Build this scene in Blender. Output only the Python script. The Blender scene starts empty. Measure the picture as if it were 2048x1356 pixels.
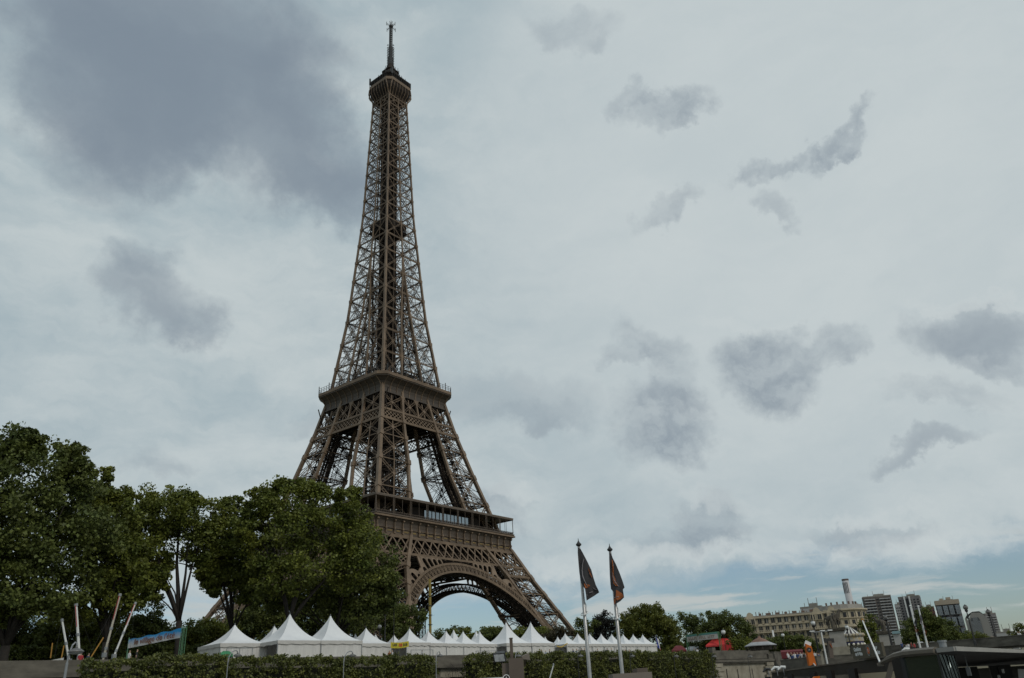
import bpy, math, random
import numpy as np
from mathutils import Vector, Matrix
R = math.radians
sc = bpy.context.scene
col = sc.collection
random.seed(7)
rng = np.random.default_rng(11)

# ------------------------------------------------------------------ camera
CX, CY, CZ = -205.6871, -228.747, -3.9
YAW, PITCH, ROLL, F = 0.9045, 0.4227, -0.0567, 1586.8187
FW = Vector((math.cos(PITCH)*math.sin(YAW), math.cos(PITCH)*math.cos(YAW), math.sin(PITCH)))
RT = Vector((math.cos(YAW), -math.sin(YAW), 0)); UP = RT.cross(FW)
c_, s_ = math.cos(ROLL), math.sin(ROLL)
R2 = RT*c_ + UP*s_; U2 = UP*c_ - RT*s_
C0 = Vector((CX, CY, CZ))
cd = bpy.data.cameras.new('camera'); cam = bpy.data.objects.new('camera', cd); col.objects.link(cam)
m = Matrix.Identity(4)
for i in range(3): m[i][0] = R2[i]; m[i][1] = U2[i]; m[i][2] = -FW[i]; m[i][3] = C0[i]
cam.matrix_world = m
cd.sensor_width = 36.0; cd.lens = F/2048*36.0; cd.clip_start = 0.1; cd.clip_end = 20000
sc.camera = cam
sc.view_settings.view_transform = 'Standard'; sc.view_settings.look = 'None'
sc.view_settings.exposure = 0.0; sc.view_settings.gamma = 1.0

def ray(x, y):
    return (FW*F + R2*(x-1024) - U2*(y-678)).normalized()
def at_d(x, y, d):
    r = ray(x, y); return C0 + r*(d/math.hypot(r.x, r.y))
def at_z(x, y, z):
    r = ray(x, y); return C0 + r*((z-CZ)/r.z)
E_ = Vector((math.sin(R(99)), math.cos(R(99)), 0)); N_ = Vector((math.sin(R(9)), math.cos(R(9)), 0))
RZ = R(-9)                                   # heading of the quay wall
def at_p(x, y, p):                           # on the vertical plane p metres in front, parallel to the quay
    r = ray(x, y); return C0 + r*(p/r.dot(N_))
def W(s, p, z=0): return Vector((CX, CY, 0)) + E_*s + N_*p + Vector((0, 0, z))
def sp(P): d = P-C0; return d.dot(E_), d.dot(N_)
def mpp(P): return (P-C0).dot(FW)/F          # metres per photo pixel there

# ------------------------------------------------------------------ sun and sky
SUN_AZ, SUN_EL = 186.0, 42.0
sl = bpy.data.lights.new('sun', 'SUN'); sl.energy = 1.15; sl.angle = R(14); sl.color = (1.0, 0.95, 0.87)
so = bpy.data.objects.new('sun', sl); col.objects.link(so)
sd = Vector((math.cos(R(SUN_EL))*math.sin(R(SUN_AZ)), math.cos(R(SUN_EL))*math.cos(R(SUN_AZ)), math.sin(R(SUN_EL))))
so.rotation_euler = sd.to_track_quat('Z', 'Y').to_euler()

w = bpy.data.worlds.new('World'); sc.world = w; w.use_nodes = True
nt = w.node_tree; nt.nodes.clear()
def N(t, **k):
    n = nt.nodes.new(t)
    for a, b in k.items(): setattr(n, a, b)
    return n
def L(a, b): nt.links.new(a, b)
def val(x, sock):
    if isinstance(x, (int, float)): sock.default_value = x
    elif isinstance(x, (tuple, list, Vector)): sock.default_value = tuple(x)
    else: L(x, sock)
def M(op, a, b=None, c=None, clamp=False):
    n = N('ShaderNodeMath', operation=op, use_clamp=clamp)
    val(a, n.inputs[0])
    if b is not None: val(b, n.inputs[1])
    if c is not None: val(c, n.inputs[2])
    return n.outputs[0]
def V(op, a, b=None, scale=None):
    n = N('ShaderNodeVectorMath', operation=op)
    val(a, n.inputs[0])
    if b is not None: val(b, n.inputs[1])
    if scale is not None: val(scale, n.inputs['Scale'])
    return n.outputs['Value'] if op == 'DOT_PRODUCT' else n.outputs[0]
def mix(f, a, b):
    n = N('ShaderNodeMix', data_type='RGBA'); n.clamp_factor = True
    val(f, n.inputs[0])
    for s, x in ((n.inputs[6], a), (n.inputs[7], b)):
        if isinstance(x, tuple): s.default_value = (*x, 1)
        else: L(x, s)
    return n.outputs[2]
def ss(x, lo, hi, a=0.0, b=1.0):
    n = N('ShaderNodeMapRange', interpolation_type='SMOOTHSTEP')
    L(x, n.inputs[0]); n.inputs[1].default_value = lo; n.inputs[2].default_value = hi
    n.inputs[3].default_value = a; n.inputs[4].default_value = b
    return n.outputs[0]
def noise(vec, scale, detail=6, rough=0.55, dist=0.0):
    n = N('ShaderNodeTexNoise'); L(vec, n.inputs['Vector'])
    n.inputs['Scale'].default_value = scale; n.inputs['Detail'].default_value = detail
    n.inputs['Roughness'].default_value = rough; n.inputs['Distortion'].default_value = dist
    return n
tc = N('ShaderNodeTexCoord'); D = tc.outputs['Generated']
wn = noise(D, 5.5, 7, 0.62)
wv = V('SCALE', V('SUBTRACT', wn.outputs['Color'], (0.5, 0.5, 0.5)), scale=0.11)
DW = V('ADD', D, wv)                         # direction with a ragged warp
wn2 = noise(D, 22, 5, 0.6)
DW2 = V('ADD', DW, V('SCALE', V('SUBTRACT', wn2.outputs['Color'], (0.5, 0.5, 0.5)), scale=0.065))
sx = N('ShaderNodeSeparateXYZ'); L(D, sx.inputs[0]); EL = sx.outputs[2]
sky = N('ShaderNodeTexSky', sky_type='NISHITA'); sky.sun_disc = False
sky.sun_elevation = R(SUN_EL); sky.sun_rotation = R(SUN_AZ); sky.air_density = 1.0; sky.dust_density = 1.2
blue = V('MULTIPLY', V('SCALE', sky.outputs[0], scale=0.1), (0.76, 0.83, 0.87))
# cloud deck
n1 = noise(V('MULTIPLY', DW, (1, 1, 2.2)), 3.2, 8, 0.55).outputs[0]
n2 = noise(V('MULTIPLY', DW, (1, 1, 3.0)), 7.5, 8, 0.6).outputs[0]
lum = M('ADD', M('MULTIPLY', n1, 0.6), M('MULTIPLY', n2, 0.4))
deck = mix(ss(lum, 0.34, 0.66), (0.350, 0.437, 0.480), (0.530, 0.590, 0.604))
# soft brighter region to the upper right of the tower
br = V('DOT_PRODUCT', DW, ray(1560, 380)); deck = mix(ss(br, 0.86, 0.995, 0.0, 0.75), deck, (0.562, 0.617, 0.630))
# individual darker clouds: direction, half sizes in radians, tilt, strength
n3 = noise(V('MULTIPLY', DW, (1, 1, 1.6)), 26, 7, 0.62).outputs[0]
WISP = M('ADD', ss(n3, 0.34, 0.66, 0.0, 0.55), 0.58)
def blob(x, y, rx, ry, ang, amt, soft=0.8, vec=None, colr=(0.205, 0.255, 0.312)):
    global deck
    c = ray(x, y); h = R2*math.cos(ang)-U2*math.sin(ang)
    h = (h - c*h.dot(c)).normalized(); v = c.cross(h)
    k = 1.0/F*math.cos(math.atan(math.hypot(x-1024, y-678)/F))
    u = M('MULTIPLY', V('DOT_PRODUCT', vec or DW2, h), 1/(rx*k)); q = M('MULTIPLY', V('DOT_PRODUCT', vec or DW2, v), 1/(ry*k))
    r2 = M('ADD', M('MULTIPLY', u, u), M('MULTIPLY', q, q))
    mk = ss(r2, 0.05, 1.0+soft*1.15, amt*1.25, 0.0)
    mk = M('MULTIPLY', mk, M('ADD', M('MULTIPLY', q, 0.22), 0.80)); mk = M('MULTIPLY', mk, M('ADD', M('MULTIPLY', n2, 0.9), 0.55)) if rx > 100 else M('MULTIPLY', mk, WISP)
    deck = mix(mk, deck, colr)
BL = [(330,40,290,160,0.2,.72,.40),(590,170,110,130,.6,.58,.40),(300,250,130,110,.5,.5,.5),(640,330,90,110,-.3,.4,.5),(330,60,330,190,0.1,.4,.75),(250,230,150,150,.3,.6,.8),(560,280,220,110,.55,.55,.85),(420,160,180,150,.4,.45,.9),(640,380,110,60,.5,.35,.9),(200,40,170,90,.0,.35,.9),(200,180,120,120,.7,.35,.9),
 (310,590,105,75,.6,.5,.8),(290,520,70,40,.3,.3,.9),(350,640,70,40,.4,.35,.9),
 (1340,215,85,38,-.35,.5,.8),(1265,215,50,22,-.1,.28,.9),(1150,70,90,40,.1,.28,.95),
 (1520,340,75,28,-.25,.5,.8),(1680,290,65,22,-.75,.5,.8),(1620,320,40,16,-.2,.3,.9),(1325,420,70,30,-.75,.38,.9),(1535,410,45,22,.3,.28,.9),
 (1300,700,85,45,.3,.38,.9),(1320,860,105,85,-.1,.6,.8),(1350,790,70,45,.2,.3,.9),(1240,725,45,30,0,.3,.9),
 (1540,740,95,80,.35,.6,.75),(1660,690,70,45,-.3,.42,.85),(1545,665,50,35,0,.4,.85),
 (1960,660,120,62,-.1,.58,.75),(2010,720,80,30,.1,.35,.9),
 (1430,1050,75,55,-.3,.45,.85),(1380,1090,110,28,-.1,.3,.9),(1850,905,120,28,-.3,.42,.85),(1720,1070,110,32,.05,.35,.9),(1000,1010,55,40,.4,.35,.9),
 (1010,800,180,55,.1,.22,.95),(640,840,60,26,-.2,.25,.9),(330,930,60,25,0,.22,.9),(1070,830,80,26,.1,.25,.9),(1900,790,110,30,.05,.25,.9)]
for b in BL: blob(b[0], b[1], b[2]*(.9 if b[0] > 900 else 1), b[3]*(.88 if b[0] > 900 else 1), *b[4:7])
# bright rims of the cumulus
for b in [(1020,985,60,16,.15,.35,.8),(1960,600,110,14,-.1,.35,.8),(1420,1000,80,16,.1,.28,.9),(1730,1035,110,14,.05,.32,.8),(1480,630,90,14,0,.2,.9),(1150,1120,330,22,0,.4,.8),(1600,1100,400,16,-.05,.3,.9)]:
    blob(*b[:7], colr=(0.60, 0.645, 0.65))
# clear band along the horizon with flat streaks
base_ang = M('ADD', EL, M('MULTIPLY', M('SUBTRACT', n2, 0.5), 0.12))
st = noise(V('MULTIPLY', V('ADD', D, V('SCALE', wv, scale=0.25)), (1, 1, 11)), 5.0, 7, 0.55).outputs[0]
streak = M('MULTIPLY', ss(st, 0.50, 0.66), 0.85)
low = mix(streak, blue, (0.50, 0.53, 0.52))
skyc = mix(ss(base_ang, 0.090, 0.140), low, deck)
bg = N('ShaderNodeBackground'); L(skyc, bg.inputs[0]); bg.inputs[1].default_value = 1.0
ow = N('ShaderNodeOutputWorld'); L(bg.outputs[0], ow.inputs[0])

# ------------------------------------------------------------------ materials
MAT = {}
def mat(name, c, rough=0.7, metal=0.0, var=0.0, scale=1.0, c2=None, bump=0.0, spec=0.5, objcol=False, coords='Object', stretch=None, trans=0.0, island=0.0):
    if name in MAT: return MAT[name]
    mt = bpy.data.materials.new(name); mt.use_nodes = True; t = mt.node_tree
    b = t.nodes['Principled BSDF']; b.inputs['Roughness'].default_value = rough; b.inputs['Metallic'].default_value = metal
    b.inputs['Specular IOR Level'].default_value = spec
    b.inputs['Base Color'].default_value = (*c, 1)
    out = None
    if objcol:
        oi = t.nodes.new('ShaderNodeObjectInfo'); out = oi.outputs['Color']
    if c2 or var or bump:
        tcn = t.nodes.new('ShaderNodeTexCoord'); mp = t.nodes.new('ShaderNodeMapping'); t.links.new(tcn.outputs[coords], mp.inputs[0])
        if stretch: mp.inputs['Scale'].default_value = stretch
        nn = t.nodes.new('ShaderNodeTexNoise'); nn.inputs['Scale'].default_value = scale; nn.inputs['Detail'].default_value = 6; nn.inputs['Roughness'].default_value = 0.6
        t.links.new(mp.outputs[0], nn.inputs['Vector'])
        rp = t.nodes.new('ShaderNodeMapRange'); rp.inputs[1].default_value = 0.32; rp.inputs[2].default_value = 0.68; t.links.new(nn.outputs[0], rp.inputs[0])
        if c2 is None: c2 = tuple(v*(1-var) for v in c)
        mx = t.nodes.new('ShaderNodeMix'); mx.data_type = 'RGBA'; t.links.new(rp.outputs[0], mx.inputs[0])
        if out: t.links.new(out, mx.inputs[6])
        else: mx.inputs[6].default_value = (*c, 1)
        mx.inputs[7].default_value = (*c2, 1); out = mx.outputs[2]
        if bump:
            bp = t.nodes.new('ShaderNodeBump'); bp.inputs['Strength'].default_value = bump; bp.inputs['Distance'].default_value = 0.05
            t.links.new(nn.outputs[0], bp.inputs['Height']); t.links.new(bp.outputs[0], b.inputs['Normal'])
    if island:
        ge = t.nodes.new('ShaderNodeNewGeometry'); hs = t.nodes.new('ShaderNodeHueSaturation')
        mr = t.nodes.new('ShaderNodeMapRange'); mr.inputs[3].default_value = 1-island; mr.inputs[4].default_value = 1+island
        t.links.new(ge.outputs['Random Per Island'], mr.inputs[0]); t.links.new(mr.outputs[0], hs.inputs['Value'])
        if out: t.links.new(out, hs.inputs['Color'])
        else: hs.inputs['Color'].default_value = (*c, 1)
        out = hs.outputs[0]
    if out: t.links.new(out, b.inputs['Base Color'])
    if trans:
        tr = t.nodes.new('ShaderNodeBsdfTranslucent'); ms = t.nodes.new('ShaderNodeMixShader'); ms.inputs[0].default_value = trans
        if out: t.links.new(out, tr.inputs[0])
        else: tr.inputs[0].default_value = (*c, 1)
        t.links.new(b.outputs[0], ms.inputs[1]); t.links.new(tr.outputs[0], ms.inputs[2]); t.links.new(ms.outputs[0], t.nodes['Material Output'].inputs[0])
    MAT[name] = mt; return mt

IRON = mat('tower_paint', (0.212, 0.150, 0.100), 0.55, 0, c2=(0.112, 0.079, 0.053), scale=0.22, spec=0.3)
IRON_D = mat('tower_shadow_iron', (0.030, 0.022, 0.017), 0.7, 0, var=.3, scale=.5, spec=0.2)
GOLD = mat('gilt_letters', (0.34, 0.235, 0.09), 0.5, 0.2, var=.15, scale=3)
GLASS_T = mat('window_glass', (0.10, 0.12, 0.13), 0.06, 0.0, var=.2, scale=.3, spec=1.0)
GLASS_SKY = mat('mirror_glass', (0.55, 0.60, 0.62), 0.05, 0.85, var=.1, scale=.3)
LEAF = mat('leaf_green', (0.168, 0.180, 0.028), 0.55, c2=(0.070, 0.095, 0.020), scale=.35, trans=.22, island=.45, spec=.3)
LEAF_D = mat('leaf_dark', (0.125, 0.142, 0.030), 0.6, c2=(0.055, 0.078, 0.021), scale=.3, trans=.18, island=.4, spec=.3)
LEAF_L = mat('leaf_light', (0.145, 0.150, 0.026), 0.55, c2=(0.080, 0.095, 0.020), scale=.4, trans=.25, island=.4, spec=.3)
LEAF_R = mat('leaf_russet', (0.072, 0.055, 0.028), 0.6, c2=(0.035, 0.035, 0.016), scale=.4, trans=.2, island=.4, spec=.3)
LEAF_B = mat('leaf_darkpurple', (0.030, 0.028, 0.022), 0.6, c2=(0.018, 0.02, 0.015), scale=.4, trans=.15, island=.4, spec=.3)
LEAF_H = mat('leaf_hedge', (0.170, 0.178, 0.042), 0.5, c2=(0.062, 0.076, 0.022), scale=.7, trans=.22, island=.55, spec=.35)
TWIG = mat('hedge_twigs', (0.022, 0.024, 0.012), 0.9, var=.4, scale=3)
BARK = mat('bark', (0.028, 0.022, 0.017), 0.9, c2=(0.014, 0.012, 0.010), scale=3, bump=.5)
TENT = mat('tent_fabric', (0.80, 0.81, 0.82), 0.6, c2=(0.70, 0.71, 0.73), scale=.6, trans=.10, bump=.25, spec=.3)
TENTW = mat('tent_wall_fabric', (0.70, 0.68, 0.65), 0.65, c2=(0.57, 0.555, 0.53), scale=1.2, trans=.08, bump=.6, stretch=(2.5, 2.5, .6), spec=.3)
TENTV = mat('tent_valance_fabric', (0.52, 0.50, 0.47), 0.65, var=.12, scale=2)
WHITE = mat('white_paint', (0.72, 0.72, 0.70), 0.4, var=.12, scale=2)
GREYM = mat('grey_metal', (0.30, 0.31, 0.32), 0.4, 0.4, var=.2, scale=2)
DARKM = mat('dark_metal', (0.035, 0.034, 0.033), 0.5, 0.2, var=.3, scale=2)
STONE = mat('quay_stone', (0.150, 0.135, 0.108), 0.9, c2=(0.062, 0.055, 0.044), scale=.8, bump=.4, stretch=(.6, .6, 1.6))
STONE_L = mat('pale_stone', (0.33, 0.30, 0.235), 0.85, c2=(0.20, 0.175, 0.13), scale=.9, bump=.3)
STONE_P = mat('pedestal_stone', (0.34, 0.32, 0.285), 0.85, c2=(0.27, 0.25, 0.22), scale=.8, bump=.15)
BRONZE = mat('weathered_statue_stone', (0.115, 0.098, 0.072), 0.85, c2=(0.055, 0.047, 0.037), scale=1.4, bump=.4)
HAUS = mat('facade_limestone', (0.48, 0.41, 0.30), 0.85, c2=(0.36, 0.305, 0.22), scale=.25, bump=.1)
ZINC = mat('zinc_roof', (0.25, 0.23, 0.20), 0.6, var=.3, scale=.5)
WIND = mat('dark_window', (0.028, 0.029, 0.033), 0.35, var=.3, scale=.3, spec=.3)
ROAD = mat('asphalt', (0.05, 0.05, 0.05), 0.9, var=.3, scale=.8)
GRND = mat('ground_sand', (0.14, 0.125, 0.10), 0.95, c2=(0.07, 0.085, 0.04), scale=.03)
WATER = mat('river_water', (0.035, 0.045, 0.035), 0.08, 0, var=.3, scale=.2, bump=.6, spec=.8)

# ------------------------------------------------------------------ mesh building
class MB:
    def __init__(s): s.v = []; s.f = []; s.m = []; s.cur = 0
    def add(s, vs, fs):
        b = len(s.v); s.v.extend([tuple(v) for v in vs]); s.f.extend([tuple(i+b for i in f) for f in fs]); s.m.extend([s.cur]*len(fs)); return s
    def box(s, c, d, rz=0.0, top=1.0):
        x, y, z = d[0]/2, d[1]/2, d[2]/2; ca, sa = math.cos(rz), math.sin(rz); vs = []
        for zz, k in ((-z, 1), (z, top)):
            for a, b in ((-x, -y), (x, -y), (x, y), (-x, y)):
                a *= k; b *= k; vs.append((c[0]+a*ca-b*sa, c[1]+a*sa+b*ca, c[2]+zz))
        return s.add(vs, [(3,2,1,0),(4,5,6,7),(0,1,5,4),(1,2,6,5),(2,3,7,6),(3,0,4,7)])
    def beam(s, a, b, w, d=None, nrm=None, caps=True):
        a = Vector(a); b = Vector(b); t = b-a
        if t.length < 1e-6: return s
        t.normalize(); d = d or w
        n = Vector(nrm) if nrm is not None else (Vector((0,0,1)) if abs(t.z) < .9 else Vector((1,0,0)))
        u = t.cross(n)
        if u.length < 1e-5: u = t.cross(Vector((0,1,0.3)))
        u.normalize(); n2 = u.cross(t); u = u*(w/2); n2 = n2*(d/2)
        vs = [a-u-n2, a+u-n2, a+u+n2, a-u+n2, b-u-n2, b+u-n2, b+u+n2, b-u+n2]
        fs = [(0,1,5,4),(1,2,6,5),(2,3,7,6),(3,0,4,7)]
        if caps: fs += [(3,2,1,0),(4,5,6,7)]
        return s.add(vs, fs)
    def girder(s, a, b, w, t, nrm, lace=True):     # two chords with lacing
        a = Vector(a); b = Vector(b); u = (b-a).cross(Vector(nrm)).normalized()*(w/2)
        s.beam(a-u, b-u, t, t, nrm, False); s.beam(a+u, b+u, t, t, nrm, False)
        if lace:
            n = max(2, int((b-a).length/(w*1.3)))
            for i in range(n):
                p = a+(b-a)*(i/n); q = a+(b-a)*((i+1)/n); k = 1 if i % 2 else -1
                s.beam(p+u*k, q-u*k, t*.6, t*.6, nrm, False)
        return s
    def tube(s, pts, rad, seg=7, caps=True):
        pts = [Vector(p) for p in pts]; n = len(pts)
        if not hasattr(rad, '__len__'): rad = [rad]*n
        ref = Vector((0.13, 0.97, 0.21)); vs = []; fs = []
        for i, p in enumerate(pts):
            t = (pts[min(i+1, n-1)]-pts[max(i-1, 0)]).normalized()
            u = t.cross(ref)
            if u.length < .05: u = t.cross(Vector((1, 0, 0)))
            u.normalize(); v = t.cross(u)
            for k in range(seg):
                a = 2*math.pi*k/seg; vs.append(p+(u*math.cos(a)+v*math.sin(a))*rad[i])
        for i in range(n-1):
            for k in range(seg):
                k2 = (k+1) % seg; fs.append((i*seg+k, i*seg+k2, (i+1)*seg+k2, (i+1)*seg+k))
        if caps: fs += [tuple(range(seg))[::-1], tuple((n-1)*seg+k for k in range(seg))]
        return s.add(vs, fs)
    def lathe(s, prof, c=(0,0,0), seg=16, squash=1.0):
        vs = []; fs = []; n = len(prof)
        for r, z in prof:
            for k in range(seg):
                a = 2*math.pi*k/seg; vs.append((c[0]+r*math.cos(a), c[1]+r*math.sin(a)*squash, c[2]+z))
        for i in range(n-1):
            for k in range(seg):
                k2 = (k+1) % seg; fs.append((i*seg+k, i*seg+k2, (i+1)*seg+k2, (i+1)*seg+k))
        fs += [tuple(range(seg))[::-1], tuple((n-1)*seg+k for k in range(seg))]
        return s.add(vs, fs)
    def ball(s, c, r, seg=12, sc=(1,1,1)):
        pr = [(max(1e-3, math.sin(math.pi*i/8))*r*sc[0], -math.cos(math.pi*i/8)*r*sc[2]) for i in range(9)]
        return s.lathe(pr, c, seg, sc[1]/sc[0])
    def prism(s, poly, o, ax, ay, th):        # polygon in plane (ax, ay) at o, thickness vector th
        o = Vector(o); ax = Vector(ax); ay = Vector(ay); th = Vector(th); n = len(poly)
        vs = [o+ax*x+ay*y for x, y in poly]; vs += [v+th for v in vs]
        fs = [tuple(range(n))[::-1], tuple(range(n, 2*n))]+[(i, (i+1) % n, n+(i+1) % n, n+i) for i in range(n)]
        return s.add(vs, fs)
    def build(s, name, mats, parent=None, smooth=False, loc=None, rz=None):
        me = bpy.data.meshes.new(name); me.from_pydata([tuple(v) for v in s.v], [], s.f)
        mats = mats if isinstance(mats, (list, tuple)) else [mats]
        for x in mats: me.materials.append(x)
        if len(mats) > 1: me.polygons.foreach_set('material_index', s.m)
        if smooth: me.polygons.foreach_set('use_smooth', [True]*len(me.polygons))
        me.update()
        o = bpy.data.objects.new(name, me); col.objects.link(o)
        if parent: o.parent = parent
        if loc is not None: o.location = loc
        if rz is not None: o.rotation_euler.z = rz
        return o
def tag(o, label=None, cat=None, group=None, kind=None):
    if label: o['label'] = label
    if cat: o['category'] = cat
    if group: o['group'] = group
    if kind: o['kind'] = kind
    return o
def thing(name, label, cat, loc=(0,0,0), rz=0.0, group=None):
    o = bpy.data.objects.new(name, None); col.objects.link(o); o.empty_display_size = .2
    o.location = loc; o.rotation_euler.z = rz
    return tag(o, label, cat, group)
def struct(mb, name, mt, **k):
    return tag(mb.build(name, mt, **k), kind='structure')
def kids(o): return [c for c in col.objects if c.parent == o]
def copy_tree(o, parent=None, chmap=None):
    c = o.copy(); col.objects.link(c)
    if parent: c.parent = parent
    for ch in list(o.children): copy_tree(ch, c)
    return c
def ordinal(i): return ['first','second','third','fourth','fifth','sixth','seventh','eighth','ninth','tenth','eleventh','twelfth','thirteenth','fourteenth','fifteenth','sixteenth','seventeenth','eighteenth'][i]
def text(s, size, mt, name, parent, loc, axes, extrude=0.01, align='CENTER', shear=0.0, sx=1.0, bold=0.0):
    cu = bpy.data.curves.new('t', 'FONT'); cu.body = s; cu.size = size; cu.extrude = extrude; cu.align_x = align; cu.align_y = 'CENTER'; cu.shear = shear; cu.offset = bold
    to = bpy.data.objects.new('t', cu); col.objects.link(to)
    dg = bpy.context.evaluated_depsgraph_get(); dg.update()
    me = bpy.data.meshes.new_from_object(to.evaluated_get(dg)); bpy.data.objects.remove(to)
    me.name = name; me.materials.clear(); me.materials.append(mt)
    o = bpy.data.objects.new(name, me); col.objects.link(o); o.parent = parent
    ax, ay = Vector(axes[0]).normalized(), Vector(axes[1]).normalized(); az = ax.cross(ay)
    mm = Matrix.Identity(4)
    for i in range(3): mm[i][0] = ax[i]*sx; mm[i][1] = ay[i]; mm[i][2] = az[i]; mm[i][3] = loc[i]
    o.matrix_local = mm; return o

# ------------------------------------------------------------------ ground, river, quay
g = MB()
def quad(mb, pts): mb.add(pts, [tuple(range(len(pts)))])
quad(g, [W(-3000, 81, 0), W(9000, 81, 0), W(9000, 9000, 0), W(-3000, 9000, 0)])
struct(g, 'ground', GRND)
g = MB(); quad(g, [W(-3000, 58, -8), W(400, 58, -8), W(400, 80.6, -8), W(-3000, 80.6, -8)]); struct(g, 'lower_quay', mat('quay_paving', (0.16,0.15,0.13), .9, var=.3, scale=.5))
g = MB(); quad(g, [W(-3000, -900, -9.6), W(9000, -900, -9.6), W(9000, 58, -9.6), W(-3000, 58, -9.6)]); struct(g, 'river_water', WATER)
g = MB(); quad(g, [W(-200, 98, .006), W(160, 98, .006), W(160, 108, .006), W(-200, 108, .006)]); struct(g, 'road', ROAD)

# ------------------------------------------------------------------ the tower
T = thing('lattice_tower', 'tall brown iron lattice tower on four splayed legs, rising behind the trees and tents', 'tower', (0, 0, -5.4446))
ZK = [0,20,40,52,57.6,80,100,115.7,150,200,262,276]
HO = [62.4,50.34,39.65,33.99,31.24,24.67,19.23,15.72,11.47,7.96,5.75,5.3]
HI = [37.4,34.3,25.7,18.61,16.6,10.73,8.58,5.9]
def ho(z): return float(np.interp(z, ZK, HO))
def hi(z):
    if z <= 115.7: return float(np.interp(z, ZK[:8], HI))
    return max(0.0, 5.9*(1-(z-115.7)/(174-115.7)) + 0.0)
def rot(k, x, y, z):
    for _ in range(k): x, y = -y, x
    return Vector((x, y, z))
def fp(k, x, z, off=0.0, h=None):            # point on face k
    return rot(k, x, -(ho(z) if h is None else h)+off, z)
def fn(k): return rot(k, 0, -1, 0.0)
def bay(mb, a0, b0, a1, b1, n, w, t, mid=True, horiz=True, girder=True, plates=True):
    g_ = (lambda p, q, ww=w: mb.girder(p, q, ww, t, n)) if girder else (lambda p, q, ww=w: mb.beam(p, q, t*1.3, t*1.3, n, False))
    g_(a0, b1); g_(b0, a1)
    if horiz: g_(a1, b1)
    if mid:
        mb.beam((a0+b0)/2, (a1+b1)/2, t*1.6, t*1.6, n, False)
        if mid == 2: mb.beam((a0+a1)/2, (b0+b1)/2, t, t, n, False)
    if plates:
        c = (a0+b0+a1+b1)/4; u = (b1-a1).normalized(); v = (a1-a0).normalized(); s = w*.9
        mb.prism([(-s, 0), (0, -s), (s, 0), (0, s)], c-n*.12, u, v, n*.25)
LEV = {'low': [5.6, 13, 21, 28.5, 35.5, 41.6], 'mid': [58, 69.5, 80.5, 90.5, 97.6]}
def fan(mb, a, b0, b1, n, k, t):             # bracing ties spreading from a post node
    for i in range(k):
        mb.beam(a, b0+(b1-b0)*((i+.5)/k), t, t, n, False)
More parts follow.
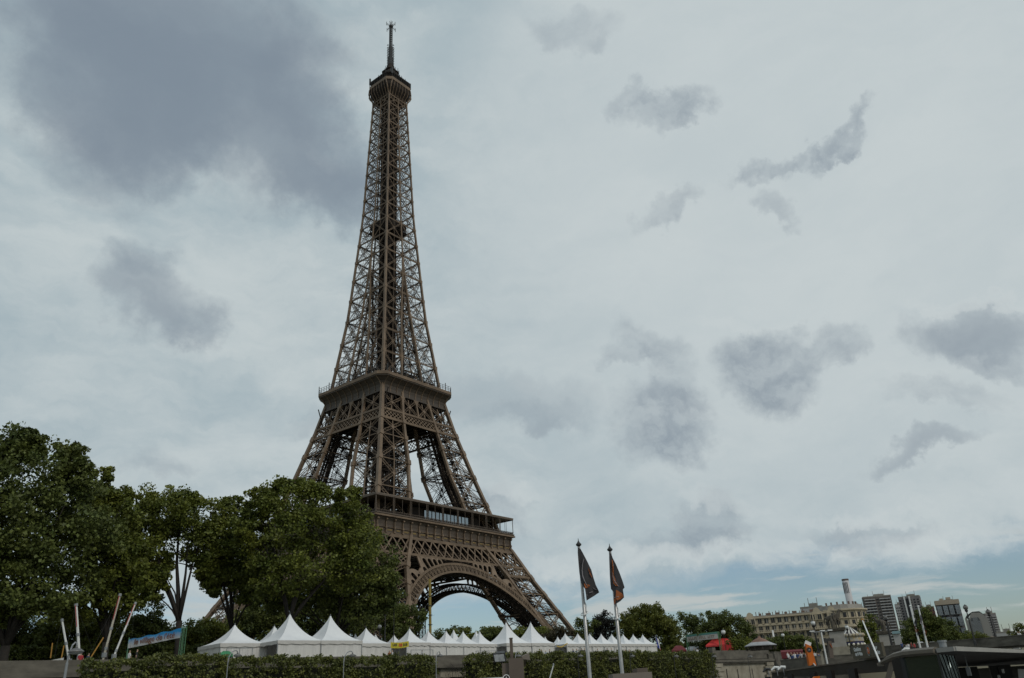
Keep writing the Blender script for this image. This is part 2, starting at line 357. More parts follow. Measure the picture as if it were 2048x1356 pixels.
for q, (sx_, sy_) in enumerate(((-1,-1),(1,-1),(1,1),(-1,1))):
    posts = MB(); br = MB(); inn = MB(); lift = MB()
    def P(u, v, z):      # u, v in {0 inner, 1 outer}
        return Vector((sx_*(ho(z) if u else hi(z)), sy_*(ho(z) if v else hi(z)), z))
    for u, v in ((1,1),(1,0),(0,1),(0,0)):
        zs = [5.0,13,21,28.5,35,40,46,52,57.6,64,72,80,90,100,110,115.7]
        for i in range(len(zs)-1):
            ww = (1.25 if (u, v) == (1,1) else 1.0)*(1.12 if zs[i] < 50 else 1.0)
            posts.beam(P(u, v, zs[i]), P(u, v, zs[i+1]+.05), ww, ww, (sx_, 0, 0))
        for z in LEV['low'][1:]+LEV['mid'][1:] if 0 else []: pass
        for z in LEV['low'][1:]+LEV['mid'][1:]:           # gusset collars at the nodes
            p0 = P(u, v, z-.9); p1 = P(u, v, z+.9); posts.beam(p0, p1, 1.75 if (u,v)==(1,1) else 1.45, 1.5, (sx_, 0, 0))
    for z in LEV['low'][1:]+LEV['mid'][1:]+[52, 57.6, 110]:
        for a, b in (((1,1),(1,0)),((1,0),(0,0)),((0,0),(0,1)),((0,1),(1,1))): posts.beam(P(*a,z), P(*b,z), .3, .3)
    for seg, lv in LEV.items():
        for z0, z1 in zip(lv[:-1], lv[1:]):
            for (a, b, n, outer) in (((1,1),(0,1),Vector((0,sy_,0)),1), ((1,1),(1,0),Vector((sx_,0,0)),1), ((0,0),(0,1),Vector((sx_,0,0)),0), ((0,0),(1,0),Vector((0,sy_,0)),0)):
                bay(br if outer else inn, P(*a,z0), P(*b,z0), P(*a,z1), P(*b,z1), n, 1.0 if outer else .8, .17 if outer else .13, mid=True, horiz=not outer or z1 in (41.6, 97.6))
                if outer: inn.girder(P(*a,z1)-n*.3, P(*b,z1)-n*.3, .7, .13, n)
                mbx = inn; A = P(*a,z0)-n*.9; B = P(*b,z1)-n*.9
                fan(mbx, P(*a,z0)-n*1.0, P(*b,z0)-n*1.0, P(*b,z1)-n*1.0, n, 4, .13); fan(mbx, P(*b,z1)-n*1.0, P(*a,z0)-n*1.0, P(*a,z1)-n*1.0, n, 3, .13)
            n = Vector((0,0,1)); zz = z1
            inn.girder(P(1,1,zz), P(0,0,zz), .9, .16, n); inn.girder(P(1,0,zz), P(0,1,zz), .9, .16, n)
            for f in (.33, .66):
                inn.beam(P(1,1,zz).lerp(P(1,0,zz), f), P(0,1,zz).lerp(P(0,0,zz), f), .22); inn.beam(P(1,1,zz).lerp(P(0,1,zz), f), P(1,0,zz).lerp(P(0,0,zz), f), .22)
    # inclined lift track and stairs inside the leg
    def cpt(z, ox=0, oy=0): h = (ho(z)+hi(z))/2; return Vector((sx_*(h+ox), sy_*(h+oy), z))
    for z0, z1 in ((5.6, 56), (58, 109)):
        n = 26
        for i in range(n):
            za, zb = z0+(z1-z0)*i/n, z0+(z1-z0)*(i+1)/n
            for ox, oy in ((1.9,-1.9),(-1.9,1.9),(-.2,-2.9),(-2.9,-.2)):
                lift.beam(cpt(za,ox,oy), cpt(zb,ox,oy), .62, .62, None, False)
            lift.beam(cpt(zb,1.9,-1.9), cpt(zb,-1.9,1.9), .35); lift.beam(cpt(zb,-.2,-2.9), cpt(zb,-2.9,-.2), .5)
            lift.beam(cpt(za,1.9,-1.9), cpt(zb,-1.9,1.9), .2); lift.beam(cpt(za,-.2,-2.9), cpt(zb,1.9,-1.9), .25)
        k = 11                                             # zigzag stairs with landings
        for i in range(k):
            za, zb = z0+(z1-z0)*i/k, z0+(z1-z0)*(i+1)/k; s1 = 3.4 if i % 2 else .6; s2 = .6 if i % 2 else 3.4
            for o_ in (0, .9):
                lift.beam(cpt(za,s1+o_,3.9-s1), cpt(zb,s2+o_,3.9-s2), .25, .4)
                lift.beam(cpt(za,s1+o_,3.9-s1)+Vector((0,0,1.1)), cpt(zb,s2+o_,3.9-s2)+Vector((0,0,1.1)), .1)
            c = cpt(zb, s2+.4, 3.9-s2); lift.box(c, (2.2, 2.2, .25)); lift.box(c+Vector((0,0,1.1)), (2.3, 2.3, .1))
    leg = posts.build('leg', IRON, T)
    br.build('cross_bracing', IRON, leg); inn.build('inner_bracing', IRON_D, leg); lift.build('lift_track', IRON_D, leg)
    b = MB(); b.box((sx_*49.9, sy_*49.9, 6.2), (27, 27, 1.6)); b.build('masonry_base', STONE_L, leg)

# belts and upper panels, all four faces
for k in range(4):
    n = fn(k); tb = MB(); pl = MB(); bk2 = MB()
    # lattice belt 97.6..101.2 right across the face, X panels with columns above it
    for z in (97.4, 101.4):
        tb.beam(fp(k,-ho(z),z,-.15), fp(k,ho(z),z,-.15), .75, .6, n)
    for a, b in ((-1, -.0),(0, 1)):
        pass
    m_ = 21
    for i in range(-1, m_):
        for dxx in (1,):
            xa0, xa1 = -1+2*i/m_, -1+2*(i+2)/m_
            za, zb = 97.8, 101.0; ha, hb = ho(za)-.6, ho(zb)-.6
            fa = max(-1, xa0); fb = min(1, xa1); za_ = za+(zb-za)*(fa-xa0)/(xa1-xa0); zb_ = za+(zb-za)*(fb-xa0)/(xa1-xa0)
            tb.beam(fp(k, fa*ho(za_), za_, 0), fp(k, fb*ho(zb_), zb_, 0), .26, .15, n, False)
            tb.beam(fp(k, -fa*ho(za_), za_, 0), fp(k, -fb*ho(zb_), zb_, 0), .26, .15, n, False)
    cols_ = [-1, -.5, 0, .5, 1]
    def xc(c, z):
        return {-1: -ho(z), -.5: -hi(z), 0: 0, .5: hi(z), 1: ho(z)}[c]
    for c in (0,): tb.beam(fp(k, 0, 101.4), fp(k, 0, 108.6), .7, .6, n)
    for c0, c1 in zip(cols_[:-1], cols_[1:]):
        a0, b0, a1, b1 = fp(k, xc(c0,101.4), 101.4), fp(k, xc(c1,101.4), 101.4), fp(k, xc(c0,108.3), 108.3), fp(k, xc(c1,108.3), 108.3)
        bay(tb, a0, b0, a1, b1, n, .8, .17, mid=False, horiz=False)
        tb.beam((a0+b0)/2-n*.5, (a1+b1)/2-n*.5, .45, .4, n, False)
    for x in [-hi(108.4), 0, hi(108.4)]:    # capitals under the cornice
        p = fp(k, x, 108.3, .1); pl.prism([(-.6,-1.2),(.6,-1.2),(1.3,.5),(-1.3,.5)], p-n*.5, rot(k,1,0,0), (0,0,1), n*1.0)
    # second row behind, the far depth of the platform girders
    for i in range(12):
        x = -17+i*3.1; z0, z1 = 101.5, 109.5
        bk2.beam(fp(k, x, z0, 2.0, 19.0), fp(k, x+3.1, z1, 2.0, 19.0), .3, .3, n, False); bk2.beam(fp(k, x+3.1, z0, 2.0, 19.0), fp(k, x, z1, 2.0, 19.0), .3, .3, n, False)
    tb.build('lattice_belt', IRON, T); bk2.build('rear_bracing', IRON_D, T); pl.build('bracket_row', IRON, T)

# second platform
def ring(h, ch):                                   # chamfered square outline
    return [(-h+ch,-h),(h-ch,-h),(h,-h+ch),(h,h-ch),(h-ch,h),(-h+ch,h),(-h,h-ch),(-h,-h+ch)]
def loft(mb, rows, cap0=True, cap1=True):
    n = len(rows[0][0]); vs = []; fs = []
    for pts, z in rows: vs += [(x, y, z) for x, y in pts]
    for i in range(len(rows)-1):
        for j in range(n):
            j2 = (j+1) % n; fs.append((i*n+j, i*n+j2, (i+1)*n+j2, (i+1)*n+j))
    if cap0: fs.append(tuple(range(n))[::-1])
    if cap1: fs.append(tuple((len(rows)-1)*n+j for j in range(n)))
    return mb.add(vs, fs)
S2 = MB()
cove = [(17.6,.3,108.8),(17.6,.3,109.3),(17.2,.5,109.3),(17.15,.7,110.6),(17.4,1.0,111.8),(18.1,1.7,113.0),(19.1,2.4,113.9),(20.0,2.8,114.5),(20.0,2.8,114.9)]
loft(S2, [(ring(h, c), z) for h, c, z in cove])
p2 = S2.build('second_platform', mat('platform_soffit_shade', (0.070, 0.052, 0.038), .6, c2=(0.048,0.036,0.027), scale=.5), T)  # tower paint darkened: the shade under the gallery is put into the colour
rb = MB()
loft(rb, [(ring(20.05, 2.8), 114.85), (ring(20.25, 2.85), 114.95), (ring(20.25, 2.85), 116.1), (ring(20.05, 2.8), 116.15)])
rb.build('rim', IRON, p2)
for k in range(4):                                 # curved ribs under the gallery
    for i in range(11):
        x = -16.5+i*3.3
        rb = MB(); pts = [rot(k, x, -(h+.12), z) for h, c, z in cove[2:8]]
        for a, b in zip(pts[:-1], pts[1:]): rb.beam(a, b, .16, .3, rot(k, 1, 0, 0), False)
        rb.build('rib', IRON, p2)
rl = MB()
for k in range(4):
    for zz in (116.9, 117.5, 118.3): rl.beam(rot(k, -17.3, -20.1, zz), rot(k, 17.3, -20.1, zz), .09); rl.beam(rot(k, 17.3, -20.1, zz), rot(k, 20.1, -17.3, zz), .09)
    for i in range(23):
        x = -17.3+i*34.6/22; rl.beam(rot(k, x, -20.1, 116), rot(k, x, -20.1, 118.4+(.9 if i % 4 == 0 else 0)), .12 if i % 4 else .22)
rl.build('railing', DARKM, p2)
bd = MB(); gd = MB()
for (x, y, a, b) in ((0,0,15,15),(-10,-9,9,7),(10,-9,9,7),(-9,10,7,8),(9,10,8,8),(-11,0,4,8),(0,-12,8,4)):
    bd.box((x, y, 118.2), (a, b, 4.2)); bd.box((x, y, 120.6), (a+1.2, b+1.2, .35))
    gd.box((x, y, 118.6), (a+.1, b+.1, 1.5))
bd.box((0,0,123.2), (9, 9, 4.5)); bd.build('pavilion', IRON_D, p2); gd.build('window_band', mat('dull_glass', (0.22,0.25,0.27), .15, .3, var=.6, scale=.8), p2)
ub = MB()                                           # underside girders and deck of the second floor
ub.add([(-16.8,-16.8,109.4),(16.8,-16.8,109.4),(16.8,16.8,109.4),(-16.8,16.8,109.4)], [(0,1,2,3)])
for i in range(-5, 6):
    for dz, ww in ((101.2, .5), (105, .35)):
        ub.beam((i*3.2, -17.5, dz), (i*3.2, 17.5, dz), ww); ub.beam((-17.5, i*3.2, dz+.6), (17.5, i*3.2, dz+.6), ww)
    for j in range(-5, 5):
        ub.beam((i*3.2, j*3.2, 101.2), (i*3.2, j*3.2+3.2, 109), .28, caps=False); ub.beam((j*3.2, i*3.2, 109), (j*3.2+3.2, i*3.2, 101.6), .28, caps=False)
rr = random.Random(3)
for i in range(-6, 6):
    for j in range(-6, 6):
        if rr.random() < .90: ub.box((i*2.7+1.35, j*2.7+1.35, 101.6+rr.random()*.6), (2.68, 2.68, .15))
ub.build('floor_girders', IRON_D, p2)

# shaft above the second platform
ZL = [116.2]
while ZL[-1] < 262: ZL.append(ZL[-1]+float(np.interp(ZL[-1], [116, 160, 200, 265], [11.2, 9.6, 7.6, 5.2])))
ZL[-1] = 266.0
def wi(z): return float(np.interp(z, [116, 200, 266], [.78, .55, .5]))
sh = MB(); sb = MB(); sb2 = MB()
for k in range(4):
    n = fn(k)
    for z0, z1 in zip(ZL[:-1], ZL[1:]):
        h0, h1 = ho(z0), ho(z1); w0 = wi(z0)
        sh.beam(fp(k, -h0, z0), fp(k, -h1, z1+.05), w0*1.25, w0*1.25, n)
        sh.box(fp(k, -h1+.05, z1, .05), (w0*1.75, w0*1.75, w0*2.0), R(90*k))
        i0, i1 = hi(z0), hi(z1)
        xs0 = [-h0, -i0, i0, h0] if i0 > .35 else [-h0, 0, h0]
        xs1 = [-h1, -i1, i1, h1] if i0 > .35 else [-h1, 0, h1]
        if i0 > .35 and i1 <= .35: xs1 = [-h1, -.1, .1, h1]
        for j in range(1, len(xs0)-1):
            sh.beam(fp(k, xs0[j], z0), fp(k, xs1[j], z1+.05), w0*.85, w0*.85, n)
            sh.box(fp(k, xs1[j], z1, .05), (w0*1.3, w0*1.2, w0*1.6), R(90*k))
        for j in range(len(xs0)-1):
            a0, b0, a1, b1 = fp(k, xs0[j], z0), fp(k, xs0[j+1], z0), fp(k, xs1[j], z1), fp(k, xs1[j+1], z1)
            if (b0-a0).length < 1.2: continue
            t = .12 if z0 < 180 else .10
            ww = .55 if z0 < 180 else .42
            zoff = -n*.0
            bay(sb, a0, b0, a1, b1, n, ww, t, mid=False, horiz=True, plates=False)
            sb.beam((a0+b0)/2, (a1+b1)/2, .1, .1, n, False)
            o1 = n*.95                                  # back plane of the bracing
            sb2.beam(a0-o1, b1-o1, .16, .16, n, False); sb2.beam(b0-o1, a1-o1, .16, .16, n, False); sb2.beam((a0+a1)/2-o1, (b0+b1)/2-o1, .14, .14, n, False)
            for f in (.3, .7): sb2.beam(a1-o1, (b0.lerp(b1, f))-o1*1.6, .09, .09, n, False); sb2.beam(b1-o1, (a0.lerp(a1, f))-o1*1.6, .09, .09, n, False)
            sb.beam(a0.lerp(a1, .06), b0.lerp(b1, .06), .10, .10, n, False)
        sh.beam(fp(k, -h1, z1), fp(k, h1, z1), .2, .2, n, False)
        if i1 > .5:
            for sg in (-1, 1): sh.beam(rot(k, sg*i1, -h1, z1), rot(k, sg*i1, -i1, z1), .18)
        if i0 > 1.0:
            for sy in (-1, 1):
                pass
            a0, a1 = rot(k, i0, -i0, z0), rot(k, i1, -i1, z1)
            b0, b1 = rot(k, i0, -h0, z0), rot(k, i1, -h1, z1)
            sh.beam(a0, a1, w0*.8, w0*.8, n, False); sh.box(a1, (1.2, 1.2, 1.3), R(90*k))
            bay(sb2, a0, b0, a1, b1, rot(k, 1, 0, 0), .4, .11, mid=True, horiz=True, plates=False)
            c0, c1 = rot(k, h0, -i0, z0), rot(k, h1, -i1, z1)
            bay(sb2, a0, c0, a1, c1, n, .4, .11, mid=True, horiz=True, plates=False)
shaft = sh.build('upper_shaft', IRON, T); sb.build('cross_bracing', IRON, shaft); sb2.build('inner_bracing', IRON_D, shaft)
core = MB()
for x, y in ((-1.75,-1.75),(1.75,-1.75),(1.75,1.75),(-1.75,1.75)):
    zs = list(np.arange(116, 271, 3.1))
    for a in (-.62, .62):
        for b in (-.62, .62): core.beam((x+a, y+b, 116), (x+a, y+b, 272), .62, .62, (1,0,0))
    for i, z in enumerate(zs):
        core.box((x, y, z), (2.0, 2.0, .7)); core.beam((x-.45, y-.45, z), (x+.45, y-.45, z+3), .2); core.beam((x-.45, y-.45, z+3), (x-.45, y+.45, z), .2)
for i, z in enumerate(np.arange(117, 270, 6.2)):
    core.beam((-1.7,-1.7,z),(1.7,1.7,z),.4); core.beam((1.7,-1.7,z),(-1.7,1.7,z),.4)
    for k in range(4): core.beam(rot(k,-1.7,-1.7,z), rot(k,1.7,-1.7,z+3), .25); core.beam(rot(k,1.7,-1.7,z), rot(k, ho(z), -ho(z), z), .18)
core.build('lift_core', IRON_D, shaft)
ip = MB(); zc = 192.5
ip.box((0,0,zc+3.2), (11.0, 11.0, 2.4)); ip.box((0,0,zc+.3), (11.8, 11.8, .5)); ip.box((0,0,zc-2.0), (8.5, 8.5, .5))
for k in range(4):
    for i in range(7):
        x = -5.6+i*11.2/6; ip.beam(rot(k, x, -5.6, zc+.3), rot(k, x, -5.6, zc+4), .2)
        ip.beam(rot(k, x*.6, -3.4, zc-2.6), rot(k, x, -5.8, zc+.2), .3)
    ip.beam(rot(k, -5.6,-5.6,zc+1.4), rot(k, 5.6,-5.6,zc+1.4), .12)
ip.build('intermediate_platform', IRON_D, T)

# top: flared brackets, gallery, roofs, mast
S3 = MB(); GZ = 274.2
fl = [(5.6,264.3),(5.8,266.0),(6.4,267.6),(7.3,269.0),(7.9,270.6),(8.05,273.2)]
for k in range(4):
    for i in range(8):
        x = -1+2*i/7
        pts = [rot(k, x*(h-max(0, z-265.0)*.27), -h, z) for h, z in fl]
        ww = .42 if i in (0, 7) else .22
        for a, b in zip(pts[:-1], pts[1:]): S3.beam(a, b, ww, ww, rot(k,1,0,0), False)
    for s in (-1, 1):                               # big curved consoles at the chamfered corners
        pts = [rot(k, s*(h-max(0, z-265.0)*.27), -h-.02, z) for h, z in fl]
        for a, b in zip(pts[:-1], pts[1:]): S3.beam(a, b, .4, .4, rot(k,1,0,0), False)
    for i in range(7):
        xa, xb = -1+2*i/7, -1+2*(i+1)/7
        S3.beam(rot(k, xa*5.6, -5.55, 266), rot(k, xb*6.0, -6.0, 270), .15); S3.beam(rot(k, xb*5.6, -5.55, 266), rot(k, xa*6.0, -6.0, 270), .15)
    S3.beam(rot(k,-5.6,-5.6,266), rot(k,5.6,-5.6,266), .5); S3.beam(rot(k,-5.5,-5.5,264.2), rot(k,5.5,-5.5,264.2), .3)
p3 = S3.build('top_platform', IRON, T)
dk = MB()
loft(dk, [(ring(5.2,.3), 265.2), (ring(5.5,.4), 267.2), (ring(6.8,1.2), 269.4), (ring(7.6,1.9), 271.0), (ring(7.9,2.2), 273.3), (ring(7.9,2.2), 273.6)])
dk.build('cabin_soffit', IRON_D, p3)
gl = MB()
loft(gl, [(ring(8.05,2.3), 273.2), (ring(8.15,2.3), 273.3), (ring(8.15,2.3), 274.9), (ring(8.0,2.3), 275.0)]); gl.build('rim', IRON, p3)
cb = MB()
loft(cb, [(ring(6.8,2.0), 275.0), (ring(6.8,2.0), 277.6), (ring(7.8,2.3), 277.7), (ring(7.9,2.3), 278.2), (ring(5.2,1.6), 279.0), (ring(3.4,1.0), 280.4)])
cb.build('cabin', IRON_D, p3)
up = MB()
for k in range(4):
    for zz in (275.8, 276.6, 277.4): up.beam(rot(k,-5.85,-8.05,zz), rot(k,5.85,-8.05,zz), .08); up.beam(rot(k,5.85,-8.05,zz), rot(k,8.05,-5.85,zz), .08)
    for i in range(11): up.beam(rot(k,-5.85+i*1.17,-8.05,275), rot(k,-5.85+i*1.17,-8.05,277.6), .09)
    for i in range(9):
        x = -5.5+i*1.37; h_ = rr.uniform(.8, 2.4)
        up.beam(rot(k,x,-6.4,278), rot(k,x,-6.2,278.2+h_), .13); up.beam(rot(k,x-.6,-6.2,278.4+h_*.6), rot(k,x+.6,-6.2,278.4+h_*.6), .1)
        up.beam(rot(k,x*.7,-4.6,279), rot(k,x*.7,-4.4,281.0+h_*1.2), .14); up.beam(rot(k,x*.7-.5,-4.4,281.2+h_*.5), rot(k,x*.7+.5,-4.4,281.2+h_*.5), .14); up.beam(rot(k,x*.9,-5.6,278.6), rot(k,x*.9,-5.5,280.4+h_), .15); up.box(rot(k,x*.8,-5.85,279.2+h_*.4), (.5,.5,.6))
    # tall flat aerials at the corners
    up.box(rot(k, 7.8, -7.8+1.9, 278.6), (.6, .6, 3.8))
up.build('railing', DARKM, p3)
pv = MB()
loft(pv, [(ring(4.2,1.2),279.4), (ring(3.4,1.0),281.0), (ring(3.0,.9),285.6), (ring(3.4,1.0),285.7), (ring(3.4,1.0),286.2), (ring(2.3,.7),287.2), (ring(1.6,.5),289.4), (ring(1.25,.4),291.0)])
for k in range(4):
    for i in range(5): pv.beam(rot(k,-2.6+i*1.3,-3.15,280.4), rot(k,-2.6+i*1.3,-3.1,284), .22)
    for i in range(4):
        x = rr.uniform(-3, 3); pv.beam(rot(k,x,-3.2,284.5), rot(k,x,-3.2,286.2+rr.random()*2.2), .13)
    pv.tube([rot(k,-2.2,-3.3,281), rot(k,-1.2,-3.6,283.0), rot(k,0,-3.7,283.6), rot(k,1.2,-3.6,283.0), rot(k,2.2,-3.3,281)], .25, 6)
pv.build('upper_cabin', IRON_D, p3)
an = MB()
an.box((0,0,292.5), (1.9,1.9,7.0)); an.box((0,0,299), (1.5,1.5,8.0))
for a in (-.5,.5):
    for b in (-.5,.5): an.beam((a,b,303),(a,b,317.6),.24)
for i in range(12):
    z = 303+i*1.25; an.box((0,0,z),(1.1,1.1,.22)); an.beam((-.5,-.5,z),(.5,-.5,z+1.25),.16); an.beam((-.5,.5,z),(-.5,-.5,z+1.25),.16)
for i in range(9):                                   # dipole arms round the mast
    z = 289.5+i*1.65
    for k in range(4):
        an.beam(rot(k,0,-.7,z), rot(k,0,-2.0,z), .12); an.beam(rot(k,-.55,-2.0,z), rot(k,.55,-2.0,z), .14); an.beam(rot(k,0,-2.0,z-.45), rot(k,0,-2.0,z+.5), .16)
an.lathe([(.35,0),(1.0,.5),(1.15,1.1),(.9,1.7),(.3,2.1)], (0,0,315.6), 12)
for k in range(4):
    an.beam(rot(k,0,0,316.4), rot(k,0,-3.0,316.4), .16); an.beam(rot(k,0,-3.0,315.2), rot(k,0,-3.0,317.6), .18); an.beam(rot(k,0,-2.1,315.5), rot(k,0,-2.1,317.3), .14)
    an.beam(rot(k,0,0,319), rot(k,0,-1.1,319), .12); an.beam(rot(k,0,-1.1,318.5), rot(k,0,-1.1,319.5), .12)
an.beam((0,0,317),(0,0,320.6),.2)
an.build('antenna_mast', DARKM, T)

# first platform: big lattice truss, frieze with brackets and gilt names, open gallery
H1 = 34.94
for k in range(4):
    n = fn(k); tr = MB(); ax = rot(k,1,0,0)
    for z, ww in ((51.2, .9), (45.3, .7)):
        h = ho(z); tr.beam(fp(k,-h,z,-.1), fp(k,h,z,-.1), ww, .6, n)
    npan = 19; z0, z1 = 45.5, 51.0
    for i in range(npan):
        fa, fb = -1+2*i/npan, -1+2*(i+1)/npan
        a0, b0, a1, b1 = fp(k,fa*ho(z0),z0), fp(k,fb*ho(z0),z0), fp(k,fa*ho(z1),z1), fp(k,fb*ho(z1),z1)
        tr.beam(a0, b1, .42, .3, n, False); tr.beam(b0, a1, .42, .3, n, False)
        o1 = n*3.2
        tr.beam(a0-o1, b1-o1+ (b1-a1)*1.0, .3, .3, n, False); tr.beam(b0-o1+(b0-a0), a1-o1, .3, .3, n, False)
    for s in (-1, 1):                                # double lattice belt round the outer leg
        for z in (41.7,): tr.beam(fp(k,s*ho(z),z,-.1), fp(k,s*hi(z),z,-.1), .75, .6, n)
        m_ = 7
        for i in range(-1, m_):
            for sg in (0, 1):
                xa, xb = i/m_, (i+2)/m_; fa, fb = max(0, xa), min(1, xb)
                za_ = 42.0+3.0*(fa-xa)/(xb-xa); zb_ = 42.0+3.0*(fb-xa)/(xb-xa)
                X = lambda f, z: (hi(z)+(ho(z)-hi(z))*(f if not sg else 1-f))*s
                tr.beam(fp(k, X(fa,za_), za_), fp(k, X(fb,zb_), zb_), .26, .2, n, False)
    tru = tr.build('lattice_truss', IRON, T)
    # arch: two rims joined by radial bars, with a ring ornament between
    ar = MB(); ri, ro = 38.3, 41.0; zc_ = 2.75; ang = [R(14+152*i/54) for i in range(55)]
    def apt(r, a, off=0.0):
        z = zc_+r*math.sin(a); return fp(k, r*math.cos(a), z, off-.45)
    for r, ww in ((ri, .6), (ro, .6)):
        for a, b in zip(ang[:-1], ang[1:]): ar.beam(apt(r,a), apt(r,b), ww*.75, ww*1.2, None, False)
    for i, a in enumerate(ang):
        ar.beam(apt(ri,a), apt(ro,a), .26, .3, None, False)
        if i < 54:
            am = (a+ang[i+1])/2; c = apt((ri+ro)/2, am); u = (apt(ro,am)-apt(ri,am)).normalized(); v = u.cross(n).normalized()
            prev = None
            for j in range(11):
                t_ = 2*math.pi*j/10; p_ = c+u*math.cos(t_)*.85+v*math.sin(t_)*.62
                if prev is not None: ar.beam(prev, p_, .13, .15, n, False)
                prev = p_
            ar.beam(apt(ri+.1,a), apt(ro-.9,am), .12, .12, n, False); ar.beam(apt(ri+.1,ang[i+1]), apt(ro-.9,am), .12, .12, n, False)
    arch = ar.build('arch', IRON, T)
    ab = MB()                                        # depth of the arch: inner rim and soffit lattice
    for a, b in zip(ang[:-1], ang[1:]):
        for dd in (2.1, 4.3):
            ab.beam(apt(ri,a,dd), apt(ri,b,dd), .55, .9, None, False); ab.beam(apt(ro,a,dd), apt(ro,b,dd), .5, .5, None, False)
        ab.beam(apt(ri,a,.3), apt(ri,b,4.3), .3, .3, None, False); ab.beam(apt(ri,b,.3), apt(ri,a,4.3), .3, .3, None, False)
        ab.beam(apt(ro,a,.3), apt(ro,b,4.3), .22, .22, None, False); ab.beam(apt(ri,a,4.3), apt(ro,b,4.3), .25, .25, None, False)
        ab.beam(apt(ri,a,2.1), apt(ri,b,2.1), 1.5, .12, None, False)
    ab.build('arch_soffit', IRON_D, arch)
    def spo(x, z): return fp(k, x, z, -.25)
    for s in (-1, 1):
        sp_ = MB()
        # solid sheet between extrados and truss, pierced by tall round-headed openings
        nb = 19
        for i in range(nb):
            a0 = R(79-i*3.1); a1 = R(79-(i+1)*3.1)
            def lim(a):
                d1 = (45.1-zc_)/math.sin(a)
                d2 = ro+2
                for _q in range(6): d2 = (hi(max(12, min(50, zc_+d2*math.sin(a))))-0.7)/math.cos(a)
                return min(d1, d2)
            am = (a0+a1)/2
            la, lb, lm = lim(a0), lim(a1), lim(am)
            A = lambda r, a: (s*r*math.cos(a), zc_+r*math.sin(a))
            pw = .055
            # pillar between openings
            for (aa, ll) in ((a0, la),):
                w2 = R(.38); pts = [A(ro, aa-w2), A(ro, aa+w2), A(max(ll, ro+.1), aa+w2), A(max(ll, ro+.1), aa-w2)]
                vs = [spo(*p) for p in pts]; sp_.add(vs+[v+n*-.5 for v in vs], [(0,1,2,3),(7,6,5,4),(0,4,5,1),(1,5,6,2),(2,6,7,3),(3,7,4,0)])
            head = min(lim(a0+(a1-a0)*q_/6) for q_ in range(7))
            if head-ro < 1.1:
                vs = [spo(*A(ro, a0)), spo(*A(ro, a1)), spo(*A(lb+.2, a1)), spo(*A(la+.2, a0))]; sp_.add(vs+[v-n*.4 for v in vs], [(0,1,2,3),(7,6,5,4)]); continue
            hw_ = (a0-a1)/2; rad = head*hw_*.72; rc_ = head-rad-.2
            rc_ = max(rc_, ro+.15)
            prev = None; outl = []
            for j in range(9):
                t_ = math.pi*j/8; rr_ = rc_+math.sin(t_)*rad; a_ = am+math.cos(t_)*hw_*.72; outl.append((rr_, a_))
            top = [(la+.2 if j < 4 else lm+.2 if j == 4 else lb+.2) for j in range(9)]
            for j in range(8):
                fa_, fb_ = j/8, (j+1)/8
                aa_, ab_ = a0+(a1-a0)*fa_, a0+(a1-a0)*fb_
                ta = lim(aa_)+.25; tb_ = lim(ab_)+.25
                vs = [spo(*A(*outl[j])), spo(*A(*outl[j+1])), spo(*A(tb_, ab_)), spo(*A(ta, aa_))]
                sp_.add(vs+[v-n*.4 for v in vs], [(0,1,2,3),(7,6,5,4),(0,4,5,1)])
        sp_.build('spandrel', IRON, arch)
    # frieze: cove sheet with consoles
    fr = MB()
    rows = [(34.1,51.4),(34.1,52.0),(33.9,52.0),(33.9,54.6),(34.15,56.0),(34.6,57.0)]
    for (ha, za), (hb, zb) in zip(rows[:-1], rows[1:]):
        fr.add([rot(k,-ha,-ha,za), rot(k,ha,-ha,za), rot(k,hb,-hb,zb), rot(k,-hb,-hb,zb)], [(0,1,2,3)])
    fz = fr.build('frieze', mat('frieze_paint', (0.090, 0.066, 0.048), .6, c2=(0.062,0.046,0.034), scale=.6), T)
    cs = MB(); nb = 18
    for z, hh, ww in ((51.5, 34.2, .45), (57.25, 35.15, .55), (53.75, 33.98, .12)):
        cs.beam(rot(k,-hh-.1,-hh,z), rot(k,hh+.1,-hh,z), ww, ww if z > 57 else .5, n)
    cs.build('moulding', IRON, fz)
    for i in range(nb+1):
        x = -33.6+i*67.2/nb; cs = MB()
        cs.beam(rot(k,x,-34.2,52.1), rot(k,x,-34.25,56.3), .27, .5, n); cs.box(rot(k,x,-34.35,53.7), (.62,.6,.7), R(90*k)); cs.tube([rot(k,x-.3,-34.7,56.2), rot(k,x+.3,-34.7,56.2)], .34, 8)
        cs.box(rot(k,x,-34.25,52.3), (.7,.6,.5), R(90*k)); cs.build('console', IRON, fz)
    # gallery
    gy = MB()
    gy.box(rot(k,0,-H1+1.0,57.9), (2*H1-(.0 if k % 2 == 0 else 4), 2.0, .5), R(90*k))
    gy.beam(rot(k,-H1,-H1,63.75), rot(k,H1,-H1,63.75), .38, .3, n); gy.beam(rot(k,-H1,-H1,57.95), rot(k,H1,-H1,57.95), .35, .8, n)
    gy.beam(rot(k,-H1,-H1,58.9), rot(k,H1,-H1,58.9), .12, .12, n)
    for i in range(10):
        x = -H1+.2+i*(2*H1-.4)/9
        for dx in ((-.3,.3) if 0 < i < 9 else (0,)): gy.beam(rot(k,x+dx,-H1+.1,57.8), rot(k,x+dx,-H1+.1,63.6), .17, .17, n)
        if i < 9:
            xm = x+(2*H1-.4)/18; gy.beam(rot(k,xm,-H1+.15,57.8), rot(k,xm,-H1+.15,63.6), .10, .10, n)
    for i in range(70): gy.beam(rot(k,-H1+.5+i,-H1+.05,57.9), rot(k,-H1+.5+i,-H1+.05,58.9), .07, .07, n, False)
    pn = gy.build('gallery', mat('gallery_paint', (0.115,0.085,0.062), .6, var=.25, scale=.6), T)
